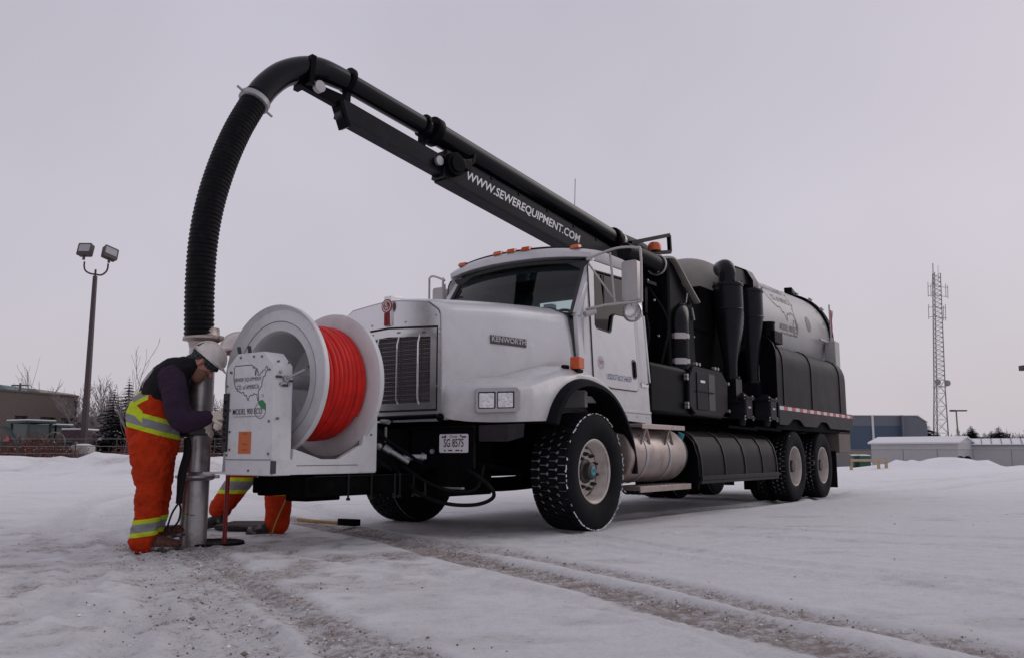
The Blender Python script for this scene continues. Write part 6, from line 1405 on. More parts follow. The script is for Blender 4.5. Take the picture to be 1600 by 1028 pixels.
g = G(); limb(g, [(0.08, 0.14, 1.25), (0.09, 0.22, 1.13), (0.10, 0.245, 1.03), (0.15, 0.20, 0.92), (0.23, 0.10, 0.90), (0.29, 0.03, 0.90)], [0.09, 0.088, 0.084, 0.078, 0.066, 0.055], 18); wear('left_sleeve', g, 'purple', W1, 0.009, 5, 0.008, 12, 6)
glove(W1, (0.435, -0.26, 0.968), (0.98, 0.08, 0.06), (0, -0.5, 0.9), 0.55, 1)
glove(W1, (0.315, 0.0, 0.90), (0.8, -0.5, -0.05), (0, 0.4, 0.9), 0.7, -1)
boot(W1, (0.02, -0.10, 0.0), R(-14)); boot(W1, (0.05, 0.20, 0.035), R(-8), R(-12))
g = G(); g.box((0.075, -0.212, 0.765), (0.008, 0.006, 0.035)); g.obj('zip_pull', 'glove', W1)
# ---- webbing strap hanging from his waist
g = G(); pth = spline([(0.255, -0.06, 0.82), (0.262, -0.07, 0.70), (0.235, -0.075, 0.56), (0.225, -0.075, 0.42), (0.222, -0.075, 0.33)], 6)
secs = []
for i, p in enumerate(pth):
    w = 0.024 + 0.012 * math.sin(min(1, max(0, (0.9 - p.z) / 0.5)) * PI); ang = 0.3 + 1.2 * (p.z - 0.5)
    a = Vector((math.cos(ang), -math.sin(ang) * 0.6, 0)) * w; secs.append([tuple(p - a), tuple(p + a)])
g.loft(secs); strap = g.obj('webbing_strap', 'fleece', None, 60, loc=(-2.735, 6.63, 0)); strap.rotation_euler = (0, 0, R(12)); sd = strap.modifiers.new('thick', 'SOLIDIFY'); sd.thickness = 0.006
tag(strap, 'black webbing strap dangling in front of the leaning worker legs', 'strap')
for pts in ([(0.222, -0.075, 0.34), (0.18, -0.10, 0.26), (0.155, -0.125, 0.15), (0.17, -0.13, 0.12)], [(0.222, -0.075, 0.34), (0.235, -0.07, 0.28), (0.225, -0.09, 0.2), (0.18, -0.12, 0.14)]):
    g = G(); g.tube(spline(pts, 5), 0.008, 6); g.obj('strap_loop', 'fleece', strap)
# hand-held pendant the left hand holds, cable
g = G(); g.b2((0.27, -0.10, 0.84), (0.41, 0.02, 0.89)); pd = g.obj('control_pendant', 'ink', None, bevel=0.012, loc=(-2.735, 6.63, 0)); pd.rotation_euler = (0, 0, R(12)); tag(pd, 'small black control pendant held low at the leaning worker waist', 'remote control')
for k in range(3):
    b = G(); b.cyl((0.30 + k * 0.04, -0.05, 0.89), (0.30 + k * 0.04, -0.05, 0.915), 0.010, n=8); b.obj('pendant_lever', 'charcoal', pd)

# ---- second worker, mostly hidden behind the reel box (local x = facing, towards the tube)
W2 = empty('person', (-2.20, 7.98, 0), R(205), 'person in orange trousers mostly hidden behind the white reel box, one leg stepping out', 'person')
# local coordinates: world (x, y) -> rotate; written through a helper so that the feet land where the photograph shows them
rz2 = R(205); c2, s2 = math.cos(rz2), math.sin(rz2)
def w2(x, y, z): dx, dy = x + 2.20, y - 7.98; return (c2 * dx + s2 * dy, -s2 * dx + c2 * dy, z)
g = G(); hips = (-2.27, 8.03)
limb(g, [w2(hips[0], hips[1], 0.85), w2(-2.32, 8.02, 1.05), w2(-2.40, 7.99, 1.25), w2(-2.46, 7.97, 1.42)], [0.13, 0.125, 0.13, 0.09], 18, ry=[0.16, 0.16, 0.19, 0.10])
limb(g, [w2(-2.46, 7.97, 1.40), w2(-2.52, 7.95, 1.54)], [0.058, 0.056], 12); limb(g, [w2(-2.53, 7.95, 1.60), w2(-2.535, 7.945, 1.68)], [0.085, 0.088], 14); limb(g, [w2(-2.62, 7.91, 1.615), w2(-2.635, 7.905, 1.60)], [0.014, 0.016], 8)
A2 = [(hips[0] + 0.10, hips[1] - 0.03), (-2.10, 7.88), (-2.085, 7.83)]; B2 = [(hips[0] - 0.05, hips[1] + 0.10), (-2.50, 8.15), (-2.76, 8.32)]
limb(g, [w2(*A2[0], 0.85), w2(*A2[1], 0.48), w2(*A2[2], 0.10)], [0.10, 0.065, 0.05], 14); limb(g, [w2(*B2[0], 0.85), w2(*B2[1], 0.52), w2(*B2[2], 0.17)], [0.10, 0.065, 0.05], 14)
limb(g, [w2(-2.30, 7.85, 1.36), w2(-2.28, 7.75, 1.12), w2(-2.40, 7.68, 1.0)], [0.058, 0.05, 0.036], 12); limb(g, [w2(-2.52, 8.12, 1.36), w2(-2.62, 8.18, 1.12), w2(-2.66, 8.02, 0.98)], [0.058, 0.05, 0.036], 12)
wear('body', g, 'skin', W2, 0.012, 3, 0)
ov2 = band_mat('orange_trousers', ORANGE, [(0, 0, 0.335, 0.485, LIME, -3, 3), (0, 0, 0.37, 0.45, SILVER, -3, 3)])
g = G(); limb(g, [w2(hips[0], hips[1], 0.80), w2(hips[0] - 0.02, hips[1], 0.92), w2(-2.31, 8.02, 1.08)], [0.18, 0.18, 0.165], 20, ry=[0.19, 0.19, 0.19])
limb(g, [w2(*A2[0], 0.82), w2(*A2[1], 0.50), w2(-2.09, 7.85, 0.28), w2(*A2[2], 0.09)], [0.155, 0.122, 0.115, 0.105], 18)
limb(g, [w2(*B2[0], 0.82), w2(*B2[1], 0.52), w2(-2.63, 8.23, 0.34), w2(*B2[2], 0.19)], [0.15, 0.12, 0.11, 0.10], 18)
wear('trousers', g, ov2, W2, 0.012, 5, 0.012, 8, 9)
g = G(); limb(g, [w2(-2.31, 8.02, 1.0), w2(-2.36, 8.0, 1.18), w2(-2.42, 7.98, 1.32), w2(-2.46, 7.97, 1.42)], [0.17, 0.175, 0.17, 0.10], 20, ry=[0.19, 0.21, 0.21, 0.11])
limb(g, [w2(-2.32, 7.86, 1.35), w2(-2.28, 7.76, 1.13), w2(-2.38, 7.69, 1.01)], [0.09, 0.08, 0.06], 14); limb(g, [w2(-2.52, 8.10, 1.35), w2(-2.62, 8.17, 1.13), w2(-2.65, 8.04, 0.99)], [0.09, 0.08, 0.06], 14)
wear('jacket', g, 'fleece', W2, 0.012, 5, 0.008, 9, 12)
hh_ = hard_hat(W2, w2(-2.535, 7.945, 1.665), R(8), 0, 1.1)
dv = Vector(w2(-2.46, 7.62, 1.0)) - Vector(w2(-2.40, 7.68, 1.0)); glove(W2, w2(-2.41, 7.675, 0.995), dv, (0, 0, 1), 0.6, 1); dv = Vector(w2(-2.67, 7.9, 0.97)) - Vector(w2(-2.66, 8.02, 0.98)); glove(W2, w2(-2.66, 8.0, 0.985), dv, (0, 0, 1), 0.6, -1)
M['boot'] = mat('black_rubber_boot', (0.012, 0.011, 0.011), 0.5, vary=0.3, scale=14, dirt=((0.5, 0.47, 0.47), 0.6, 14)); boot(W2, w2(*A2[2], 0.0), R(200) - rz2); boot(W2, w2(-2.73, 8.30, 0.03), R(200) - rz2, R(10))

# ================================================================== background
def pix(px, py, depth):
    """a point of the place seen at photo pixel (px, py) at a given distance ahead; used to find where far things stand"""
    p = 0.1435; dx, dz = (px - 800) / 1347.6, (514 - py) / 1347.6
    fy, fz = math.cos(p) - dz * math.sin(p), math.sin(p) + dz * math.cos(p)
    return (dx / fy * depth, depth, CAM_H + fz / fy * depth)
M['lamppaint'] = mat('brown_pole_paint', (0.050, 0.032, 0.034), 0.55, vary=0.15, scale=3)
M['concrete'] = mat('pale_concrete', (0.40, 0.385, 0.36), 0.85, vary=0.1, scale=4, bump=0.2, bscale=30)
M['lampglass'] = mat('lamp_glass', (0.33, 0.33, 0.34), 0.25, vary=0.15, scale=10)
# ---- twin floodlight pole on the left
LPx, LPy = -16.75, 34.0
lp = empty('lamp_post', (LPx, LPy, gz(LPx, LPy)), 0, 'tall brown pole with two floodlights on a curved yoke, set in a concrete block', 'lamp post')
z0 = gz(LPx, LPy)
g = G(); g.loft([[(a * w, b * w, z) for a, b in ((-1, -1), (1, -1), (1, 1), (-1, 1))] for z, w in ((0.0, 0.36), (1.0, 0.33), (1.04, 0.31))], closed=True, cap=True); blk = g.obj('concrete_base', 'concrete', lp, bevel=0.02)
g = G(); g.ball((0, 0, 1.04), 0.31, 16, 6, half=True, sc=(1, 1, 0.2)); g.obj('snow_cap', 'snow', blk)
g = G(); g.loft([[(a * w, b * w, z) for a, b in ((-1, -1), (1, -1), (1, 1), (-1, 1))] for z, w in ((1.04, 0.10), (7.75 - z0, 0.065))], closed=True, cap=True); g.cyl((0, 0, 7.7 - z0), (0, 0, 8.02 - z0), 0.04, n=10); g.obj('pole', 'lamppaint', lp)
g = G(); zz = 7.82 - z0; g.tube(spline([(-0.42, -0.1, zz + 0.50), (-0.42, -0.1, zz + 0.30), (-0.36, -0.08, zz + 0.13), (-0.2, -0.04, zz + 0.03), (0, 0, zz), (0.22, 0.03, zz - 0.02), (0.38, 0.06, zz + 0.10), (0.44, 0.08, zz + 0.26), (0.45, 0.08, zz + 0.46)], 5), 0.035, 8); g.obj('yoke', 'lamppaint', lp)
def flood(c, rz, rx, rr_):
    m4 = Matrix.Translation(c) @ Matrix.Rotation(rz, 4, 'Z') @ Matrix.Rotation(rr_, 4, 'Y') @ Matrix.Rotation(rx, 4, 'X')
    f = lambda a, b, d: tuple(m4 @ Vector((a, d, b)))
    g = G(); g.prism(rrect(-0.29, -0.26, 0.29, 0.26, 0.05), f, -0.10, -0.04, [rrect(-0.25, -0.10, 0.25, 0.22, 0.03)]); g.prism(rrect(-0.28, -0.25, 0.28, 0.25, 0.05), f, -0.06, 0.14); o = g.obj('floodlight', 'lamppaint', lp, 30)
    g = G(); g.prism(rrect(-0.25, -0.10, 0.25, 0.22, 0.03), f, -0.085, -0.065); g.obj('lamp_pane', 'lampglass', o)
    g = G(); p0 = m4 @ Vector((0, 0, -0.26)); g.cyl(tuple(p0), tuple(p0 + Vector((0, 0, -0.16))), 0.055, n=8); g.obj('knuckle', 'lamppaint', o)
flood((-0.42, -0.1, zz + 0.98), R(-8), R(-12), R(2)); flood((0.50, 0.08, zz + 0.88), R(52), R(-14), R(14))
# ---- lattice mast
def mast():
    base = pix(1468, 700, 170); T = empty('radio_mast', (base[0], base[1], gz(base[0], base[1])), R(18), 'tall slender lattice radio mast with antenna arms beyond the sheds', 'mast')
    mt = mat('galvanised_lattice', (0.22, 0.215, 0.23), 0.6, vary=0.15, scale=2); M['lattice'] = mt
    H = 38.5; T.rotation_euler = (0, R(3.3), R(18))
    def wd(z): return 1.75 - 0.55 * min(1, z / 14) if z < 14 else 1.2 - 0.35 * (z - 14) / 24
    cor = [(math.cos(a), math.sin(a)) for a in (R(90), R(210), R(330))]
    for cx_, cy_ in cor:
        g = G(); g.tube([(cx_ * wd(z), cy_ * wd(z), z) for z in (0, 7, 14, 26, H - 1)], [0.14, 0.13, 0.11, 0.10, 0.09], 6); g.obj('leg', 'lattice', T)
    g = G(); z = 0.3
    while z < H - 1.2:
        dz = 2.6 if z < 14 else (0.95 if z < 32 else 0.9)
        for i in range(3):
            a, b = cor[i], cor[(i + 1) % 3]; w0, w1 = wd(z), wd(z + dz)
            g.cyl((a[0] * w0, a[1] * w0, z), (b[0] * w1, b[1] * w1, z + dz), 0.045, n=4, caps=False)
            if z < 14: g.cyl((b[0] * w0, b[1] * w0, z), (a[0] * w1, a[1] * w1, z + dz), 0.03, n=4, caps=False)
            g.cyl((a[0] * w0, a[1] * w0, z), (b[0] * w0, b[1] * w0, z), 0.026, n=4, caps=False)
        z += dz
    tag(g.obj('lattice_bracing', 'lattice', T, 0, weld=False), kind='stuff')
    for z, out in ((34.9, 3.1), (33.0, 2.9), (30.6, 2.4), (28.6, 2.6)):
        g = G(); g.tube([(0, 0, z - 0.2), (out, 0.2, z)], 0.055, 5); g.tube([(0, 0, z), (-out * 0.6, -0.6, z + 0.15)], 0.055, 5); g.tube([(0, 0, z), (-0.6, 1.5, z)], 0.055, 5); g.obj('antenna_arm', 'lattice', T)
    for x, y, za, zb_ in ((3.1, 0.2, 32.6, 35.3), (2.6, 0.2, 32.8, 35.6), (-1.9, -0.6, 32.2, 34.8), (-1.3, -0.4, 33.8, 35.9), (2.4, 0.2, 28.0, 31.4), (1.9, 0.2, 28.0, 31.0), (-1.4, -0.45, 27.6, 31.6), (-0.6, 1.5, 28.2, 31.2), (-0.6, 1.5, 32.8, 35.8)):
        g = G(); g.cyl((x, y, za), (x, y, zb_), 0.06, n=6); g.obj('antenna', 'lattice', T)
    for x in (-1.15, 1.25):
        g = G(); g.cyl((x, -0.9, 15.3), (x, -1.25, 15.3), 0.62, 0.55, 16); g.obj('dish', 'lattice', T)
    g = G(); g.tube([(cor[i][0] * 1.5, cor[i][1] * 1.5, z) for z in (14.6,) for i in (0, 1, 2)], 0.05, 4, closed=True); g.obj('platform_ring', 'lattice', T)
    g = G(); g.cyl((-0.5, 0.2, 35), (-0.5, 0.2, 39.5), 0.09, n=6); g.obj('top_rod', 'lattice', T); g = G(); g.cyl((0.7, 0.1, 36), (0.7, 0.1, 39.2), 0.04, n=5); g.obj('top_rod', 'lattice', T)
mast()
# ---- blue warehouse
def cladding(name, col, rough=0.6):
    m = mat(name, col, rough, vary=0.06, scale=0.5); n, l = m.node_tree.nodes, m.node_tree.links
    w = n.new('ShaderNodeTexWave'); w.inputs['Scale'].default_value = 2.2; w.bands_direction = 'DIAGONAL'; tc = n.new('ShaderNodeTexCoord'); l.new(tc.outputs['Object'], w.inputs['Vector'])
    b = n.new('ShaderNodeBump'); b.inputs['Strength'].default_value = 0.3; b.inputs['Distance'].default_value = 0.05; l.new(w.outputs[0], b.inputs['Height']); l.new(b.outputs[0], n['Principled BSDF'].inputs['Normal']); return m
M['bluewall'] = cladding('blue_cladding', (0.045, 0.072, 0.115)); M['greywall'] = cladding('grey_blue_cladding', (0.115, 0.125, 0.15)); M['tanblock'] = mat('tan_block', (0.22, 0.19, 0.145), 0.85, vary=0.1, scale=1)
M['whitewall'] = cladding('off_white_cladding', (0.42, 0.41, 0.415)); M['whitetrim'] = mat('white_trim', (0.55, 0.54, 0.55), 0.6)
D = 150; xl, xr = pix(1270, 650, D)[0], pix(1406, 650, D)[0]; zt = pix(1400, 649, D)[2]; zb_ = gz(xr, D) - 0.2
wh_ = empty('warehouse', ((xl + xr) / 2, D, zb_), 0, 'blue metal clad warehouse with grey gable end at right', 'building'); hw = (xr - xl) / 2; H = zt - zb_
g = G(); g.b2((-hw, 0, H * 0.27), (hw, 25, H * 0.79)); g.obj('blue_wall', 'bluewall', wh_)
g = G(); g.b2((-hw, -0.03, H * 0.79), (hw, 25, H)); g.obj('upper_band', 'greywall', wh_)
g = G(); g.b2((-hw, -0.06, 0), (hw, 25, H * 0.27)); g.obj('block_base', 'tanblock', wh_)
g = G(); g.prism([(-1, 0), (26, 0), (26, H * 0.86), (14, H + 0.2), (-1, H + 0.03)], lambda a, b, d: (hw + d + a * 0.19 * 0 + (a + 1) * 0.17, a, b), -0.1, 0.15)
g.obj('gable_wall', 'greywall', wh_)
g = G(); g.prism([(0, 0), (4.6, 0), (4.6, H * 0.84), (3.0, H * 0.98), (0, H * 1.0)], lambda a, b, d: (hw + a, d, b), 0.0, 20); g.obj('end_bay', 'greywall', wh_)
g = G(); g.prism([(-hw - 0.2, H), (hw + 3.1, H), (hw + 4.7, H * 0.84 + 0.15), (hw + 4.7, H * 0.84), (hw + 3.0, H * 0.98), (-hw - 0.2, H * 0.995)], lambda a, b, d: (a, d, b + 0.12), -0.15, 20); g.obj('roof_edge', 'whitetrim', wh_)
xd_ = pix(1363, 660, D)[0] - (xl + xr) / 2
g = G(); g.b2((xd_ - 0.18, -0.2, 0), (xd_ + 0.18, -0.07, H)); g.obj('downpipe', 'whitetrim', wh_)
# ---- long low sheds with snowy roofs
def shed(xc, D, L, rz, ztop, label, ribs):
    """xc, D = front right corner, L = length of the long wall"""
    zb_ = gz(xc, D) - 0.3; H = ztop - zb_; w = L / 2
    s_ = empty('shed', (xc - w * math.cos(rz), D - w * math.sin(rz), zb_), rz, label, 'shed', None)
    g = G(); g.b2((-w, 0, 0), (w, 7, H - 0.62)); g.obj('wall', 'whitewall', s_)
    g = G(); g.prism([(-0.2, H - 0.66), (3.5, H), (7.2, H - 0.66)], lambda a, b, d: (d, a, b), -w + 0.02, w - 0.02); g.obj('gable', 'whitetrim', s_)
    g = G(); g.prism([(-0.35, H - 0.70), (3.5, H), (3.5, H + 0.12), (-0.35, H - 0.56)], lambda a, b, d: (d, a, b), -w - 0.25, w + 0.25); g.prism([(7.35, H - 0.70), (3.5, H), (3.5, H + 0.12), (7.35, H - 0.56)], lambda a, b, d: (d, a, b), -w - 0.25, w + 0.25); rf_ = g.obj('snowy_roof', 'snow', s_, 20)
    g = G(); g.b2((-w - 0.2, -0.38, H - 0.76), (w + 0.2, -0.33, H - 0.66)); g.obj('eaves_trim', 'whitetrim' if not ribs else 'greywall', s_)
    if ribs:
        k = int(2 * w / 1.0)
        for i in range(k + 1):
            x = -w + i * 2 * w / k; b = G(); b.bar((x, -0.36, H - 0.53), (x, 3.5, H + 0.14), 0.07, 0.08); b.obj('roof_rib', 'greywall', s_)
    return s_
za = pix(1490, 682, 97)[2]
s1 = shed(pix(1497, 700, 95)[0], 95, 9.2, R(-40), za, 'long off white shed with plain snowy roof behind the snow heap', False)
zb2 = pix(1560, 685.5, 100)[2]
s2 = shed(pix(1519, 700, 100)[0] + 12.0 * math.cos(R(-28)), 100 + 12.0 * math.sin(R(-28)), 12.0, R(-28), zb2, 'off white shed with ribbed snowy roof at the right picture edge', True)
# ---- chain-link fence
FD = 86
fx0, fx1 = pix(1318, 705, FD)[0], pix(1660, 705, FD)[0]
fn = empty('chain_link_fence', (0, 0, 0), 0, 'chain link fence with thin posts running along in front of the sheds', 'fence')
M['fencewire'] = mat('fence_wire', (0.16, 0.16, 0.17), 0.6); fz = gz(38, FD) - 0.05; ftop = pix(1430, 702, FD)[2]
for px in (1332, 1359, 1411, 1464, 1520, 1580, 1640):
    x = pix(px, 702, FD)[0]; g = G(); g.cyl((x, FD, fz - 0.1), (x, FD, ftop + 0.05), 0.04, n=6); g.obj('post', 'fencewire', fn)
g = G(); g.cyl((fx0, FD, ftop), (fx1, FD, ftop), 0.03, n=5); g.obj('top_rail', 'fencewire', fn)
g = G(); hh = ftop - fz; n_ = int((fx1 - fx0) / 0.16)
for i in range(-int(hh / 0.16), n_):
    for s in (1, -1):
        xa = fx0 + i * 0.16 if s > 0 else fx0 + i * 0.16 + hh; xb = xa + s * hh
        if min(xa, xb) < fx0 or max(xa, xb) > fx1: continue
        g.cyl((xa, FD, fz), (xb, FD, ftop), 0.006, n=3, caps=False)
tag(g.obj('wire_mesh', 'fencewire', fn, 0, weld=False), kind='stuff')
# ---- dumpsters, barrier, tyres, lamps
M['dumpgreen'] = mat('green_dumpster', (0.018, 0.075, 0.050), 0.55, vary=0.15, scale=3)
def dumpster(px0, px1, D, label):
    x0, x1 = pix(px0, 720, D)[0], pix(px1, 720, D)[0]; zb_ = gz((x0 + x1) / 2, D); H = pix(px0, 711.5, D)[2] - zb_; d_ = empty('dumpster', ((x0 + x1) / 2, D, zb_), 0, label, 'dumpster', 'green dumpsters by the fence'); w = (x1 - x0) / 2
    g = G(); g.loft([[(-w * k, y0, z), (w * k, y0, z), (w * k, 1.3, z), (-w * k, 1.3, z)] for z, k, y0 in ((0.1, 0.94, 0.15), (H * 0.55, 1, 0), (H, 1, 0.1))], closed=True, cap=True); g.obj('bin_body', 'dumpgreen', d_, bevel=0.02)
    for z in (0.3, 0.6):
        b = G(); b.b2((-w * 1.02, -0.04, H * z), (w * 1.02, 0.0, H * z + 0.08)); b.obj('stiffener', 'dumpgreen', d_)
    g = G(); g.loft([[(-w * 1.02, 0.05, H), (w * 1.02, 0.05, H), (w * 1.02, 1.35, H + 0.05), (-w * 1.02, 1.35, H + 0.05)], [(-w * 0.98, 0.1, H + 0.08), (w * 0.98, 0.1, H + 0.08), (w * 0.98, 1.3, H + 0.13), (-w * 0.98, 1.3, H + 0.13)]], closed=True, cap=True); g.obj('snowy_lid', 'snow', d_)
dumpster(1334.5, 1346.5, 84, 'green dumpster with snowy lid, the left one behind the truck tail'); dumpster(1347.5, 1361, 83, 'green dumpster with snowy lid, the right one beside the wooden barrier')
M['pine'] = mat('weathered_timber', (0.40, 0.31, 0.21), 0.8, vary=0.15, scale=5)
x0, x1 = pix(1325, 717, 70)[0], pix(1386, 717, 70)[0]; zb_ = gz(x1, 70); br_ = empty('wooden_barrier', ((x0 + x1) / 2, 70, zb_), 0, 'low wooden rail barrier in front of the green dumpsters', 'barrier'); w = (x1 - x0) / 2; ht_ = pix(1380, 716.5, 70)[2] - zb_
g = G(); g.b2((-w, -0.1, ht_ - 0.2), (w, 0.0, ht_)); g.obj('rail', 'pine', br_)
for px in (1330, 1373, 1385):
    x = pix(px, 720, 70)[0] - (x0 + x1) / 2; g = G(); g.b2((x - 0.1, 0.0, -0.1), (x + 0.1, 0.15, ht_ + 0.05)); g.obj('post', 'pine', br_)
for px, lab in ((1501, 'black tyre standing left of its twin at the snow heap'), (1512, 'black tyre standing right of its twin at the snow heap')):
    c = pix(px, 717.5, 78); g = G(); g.lathe([(-0.10, 0.16), (-0.12, 0.22), (-0.10, 0.30), (-0.05, 0.33), (0.05, 0.33), (0.10, 0.30), (0.12, 0.22), (0.10, 0.16)], (0, 0, 0), 'y', 24); t_ = g.obj('tyre', 'rubber', None, 40, loc=c); tag(t_, lab, 'tyre', 'tyres by the snow heap')
    g = G(); g.cyl((0, -0.05, 0), (0, 0.06, 0), 0.16, n=16); g.obj('rim', 'chassis', t_)
def street_lamp(px, py0, D, arm, label, headw=0.9):
    c = pix(px, py0, D); zb_ = gz(c[0], D); s_ = empty('street_lamp', (c[0], D, zb_), 0, label, 'street lamp'); H = c[2] - zb_
    g = G(); g.cyl((0, 0, 0), (0, 0, H), 0.11, 0.09, 8); g.obj('pole', mat('lamp_pole_tan', (0.17, 0.15, 0.11), 0.7), s_)
    g = G(); g.bar((-0.35, 0, H), (arm, 0, H + 0.05), 0.12, 0.10); g.obj('arm', 'lamppaint', s_)
    g = G(); g.b2((-0.75, -0.25, H - 0.08), (-0.1, 0.25, H + 0.14)); g.obj('lamp_head', 'lamppaint', s_, bevel=0.03)
    g = G(); g.b2((arm - 0.3, -0.25, H - 0.05), (arm + headw, 0.25, H + 0.12)); g.obj('lamp_head', 'lamppaint', s_, bevel=0.03)
street_lamp(1494, 641.5, 110, 0.4, 'tan street lamp with twin box heads behind the off white shed')
c = pix(1618, 575, 60); zb_ = gz(c[0], 60); s_ = empty('street_lamp', (c[0], 60, zb_), 0, 'dark lamp head reaching in at the right picture edge', 'street lamp'); H = c[2] - zb_
g = G(); g.cyl((0, 0, 0), (0, 0, H), 0.1, n=8); g.obj('pole', 'lamppaint', s_); g = G(); g.bar((0, 0, H), (-0.75, 0, H), 0.08, 0.08); g.obj('arm', 'lamppaint', s_); g = G(); g.b2((-1.05, -0.25, H - 0.16), (-0.5, 0.25, H + 0.2)); g.obj('lamp_head', 'lamppaint', s_, bevel=0.03)
# ---- trees
M['bark'] = mat('dark_bark', (0.060, 0.047, 0.045), 0.9, vary=0.2, scale=6); M['frostbark'] = mat('frosted_bark', (0.22, 0.19, 0.19), 0.9, vary=0.25, scale=3)
M['needle'] = mat('dark_needles', (0.014, 0.017, 0.016), 0.85, vary=0.35, scale=1.5); M['needlesnow'] = mat('snowy_needles', (0.42, 0.41, 0.43), 0.9)
def bare_tree(name, base, H, seed, spread, label, grp, m_='bark', r0=None, depth=5, twig=0.010, nb=(2, 4), straight=0.7, trunk_frac=0.3):
    rs = random.Random(seed); t_ = empty(name, base, 0, label, 'tree', grp); gt, gc = G(), G()
    r0 = r0 or H * 0.018
    def rec(p, d, L, r, lv):
        n = 3; pts = [p]; q = p; dd = d
        for i in range(n):
            dd = (dd + Vector((rs.gauss(0, 1), rs.gauss(0, 1), rs.gauss(0, 0.6))) * 0.12 * (1 + lv * 0.2) + Vector((0, 0, 0.06 * lv))).normalized(); q = q + dd * L / n; pts.append(q)
        (gt if lv == 0 else gc).tube(pts, [max(r * (1 - 0.45 * i / n), twig * 0.5) for i in range(n + 1)], 6 if lv == 0 else (4 if lv < 3 else 3), caps=False)
        if lv >= depth: return
        k = rs.randint(*nb) + (1 if lv == 0 else 0)
        for i in range(k):
            j = rs.randint(1, n) if lv > 0 else rs.randint(2, n); a = rs.uniform(0, 2 * PI); out = Vector((math.cos(a), math.sin(a), rs.uniform(-0.1, 0.5))); nd = (dd * straight + out * spread).normalized(); rec(pts[j], nd, L * rs.uniform(0.55, 0.8), max(r * 0.55, twig * 0.5), lv + 1)
        rec(pts[-1], dd, L * 0.75, max(r * 0.6, twig * 0.5), lv + 1)
    rec(Vector((0, 0, -0.1)), Vector((0, 0, 1)), H * trunk_frac, r0, 0)
    gt.obj('trunk', m_, t_, 40, weld=False); tag(gc.obj('crown', m_, t_, 0, weld=False), kind='stuff'); return t_
def spruce(base, H, seed, label, grp, snow=0.12, wid=0.36):
    rs = random.Random(seed); t_ = empty('spruce_tree', base, 0, label, 'tree', grp); g = G(); g.cyl((0, 0, 0), (0, 0, H * 0.95), H * 0.02, 0.02, 6); g.obj('trunk', 'bark', t_)
    g = G(); z = H * 0.06
    while z < H:
        f = 1 - z / H; R_ = (wid * H * f ** 0.9 + 0.05) * rs.uniform(0.8, 1.15); nb_ = int(12 + 18 * f)
        for i in range(nb_):
            a = rs.uniform(0, 2 * PI); L = R_ * rs.uniform(0.65, 1.15); dz = -0.22 * L + rs.uniform(-0.1, 0.12) * L
            dr = Vector((math.cos(a), math.sin(a), 0)); sd_ = Vector((-dr.y, dr.x, 0)); p0 = Vector((0, 0, z)); p1 = p0 + dr * L + Vector((0, 0, dz))
            m_ = 5
            for j in range(m_):
                t = (j + 0.6) / m_; c = p0.lerp(p1, t) + Vector((0, 0, rs.uniform(-0.05, 0.05) * L)); w = L * 0.30 * (1.15 - t) + 0.03 * H * 0.3; e_ = L / m_ * 1.1
                for sg in (1, -1):
                    tip = c + sd_ * sg * w * rs.uniform(0.7, 1.2) + dr * e_ * rs.uniform(0.3, 1.0) + Vector((0, 0, -w * rs.uniform(0.1, 0.6)))
                    g.cur = 1 if rs.random() < snow else 0; g.add([c - dr * e_ * 0.5, c + dr * e_ * 0.6, tip], [(0, 1, 2)])
        z += H * 0.045 * (0.6 + 0.6 * f)
    g.obj('crown', ['needle', 'needlesnow'], t_, 0, weld=False); return t_
def on_ground(px, D): x = pix(px, 700, D)[0]; return (x, D, gz(x, D) - 0.05)
def top_h(px, py, D): x, y, z = pix(px, py, D); return z - gz(x, D)
for px, py, D, sd_, lab in ((1449, 660, 160, 1, 'dark spruce between the blue warehouse and the mast'), (1466, 673, 162, 2, 'small dark spruce at the foot of the mast'), (1519, 663, 150, 3, 'dark spruce rising behind the gap between the sheds'), (1540, 674, 152, 4, 'short dark spruce between two taller spruces'), (1551, 671, 150, 5, 'narrow dark spruce left of the tallest right spruce'), (1563, 664, 148, 6, 'tallest dark spruce behind the ribbed roof shed')):
    spruce(on_ground(px, D), top_h(px, py, D), sd_, lab, 'spruces beyond the sheds', 0.03, 0.85)
for px, py, D, sd_, lab in ((1505, 672, 170, 11, 'bare tree behind the off white shed gable'), (1530, 670, 172, 12, 'bare tree among the right hand spruces'), (1585, 672, 172, 13, 'bare tree right of the tallest spruce'), (1604, 674, 174, 14, 'bare tree at the far right picture edge')):
    bare_tree('bare_tree', on_ground(px, D), top_h(px, py, D) * 1.35, sd_, 0.75, lab, 'bare trees beyond the sheds', 'bark', depth=5, twig=0.05, nb=(2, 3), trunk_frac=0.26)
for px, py, D, H_, sd_, lab in ((122, 0, 52, 6.6, 21, 'bare frosted tree just right of the brick building'), (150, 0, 50, 7.2, 22, 'bare frosted tree behind the lamp pole'), (172, 0, 54, 7.0, 23, 'bare frosted tree left of the dark spruces'), (196, 0, 58, 7.0, 24, 'bare frosted tree behind the dark spruces'), (340, 0, 50, 6.0, 25, 'bare frosted tree seen between tube and reel box'), (352, 0, 47, 5.6, 26, 'bare frosted tree just left of the reel box')):
    bare_tree('bare_tree', on_ground(px, D), H_, sd_, 0.85, lab, 'frosted trees beyond the bank', 'frostbark', depth=5, twig=0.02, nb=(2, 3), trunk_frac=0.24)
for px, D, H_, sd_, lab in ((173, 37, 3.5, 31, 'dark spruce left of the leaning worker, the left one of the pair'), (196, 36.5, 3.9, 32, 'dark spruce left of the leaning worker, the right one of the pair'), (333, 44, 3.3, 33, 'dark spruce seen just right of the steel tube')):
    spruce(on_ground(px, D), H_, sd_, lab, 'dark spruces beyond the bank', 0.12, 0.38)
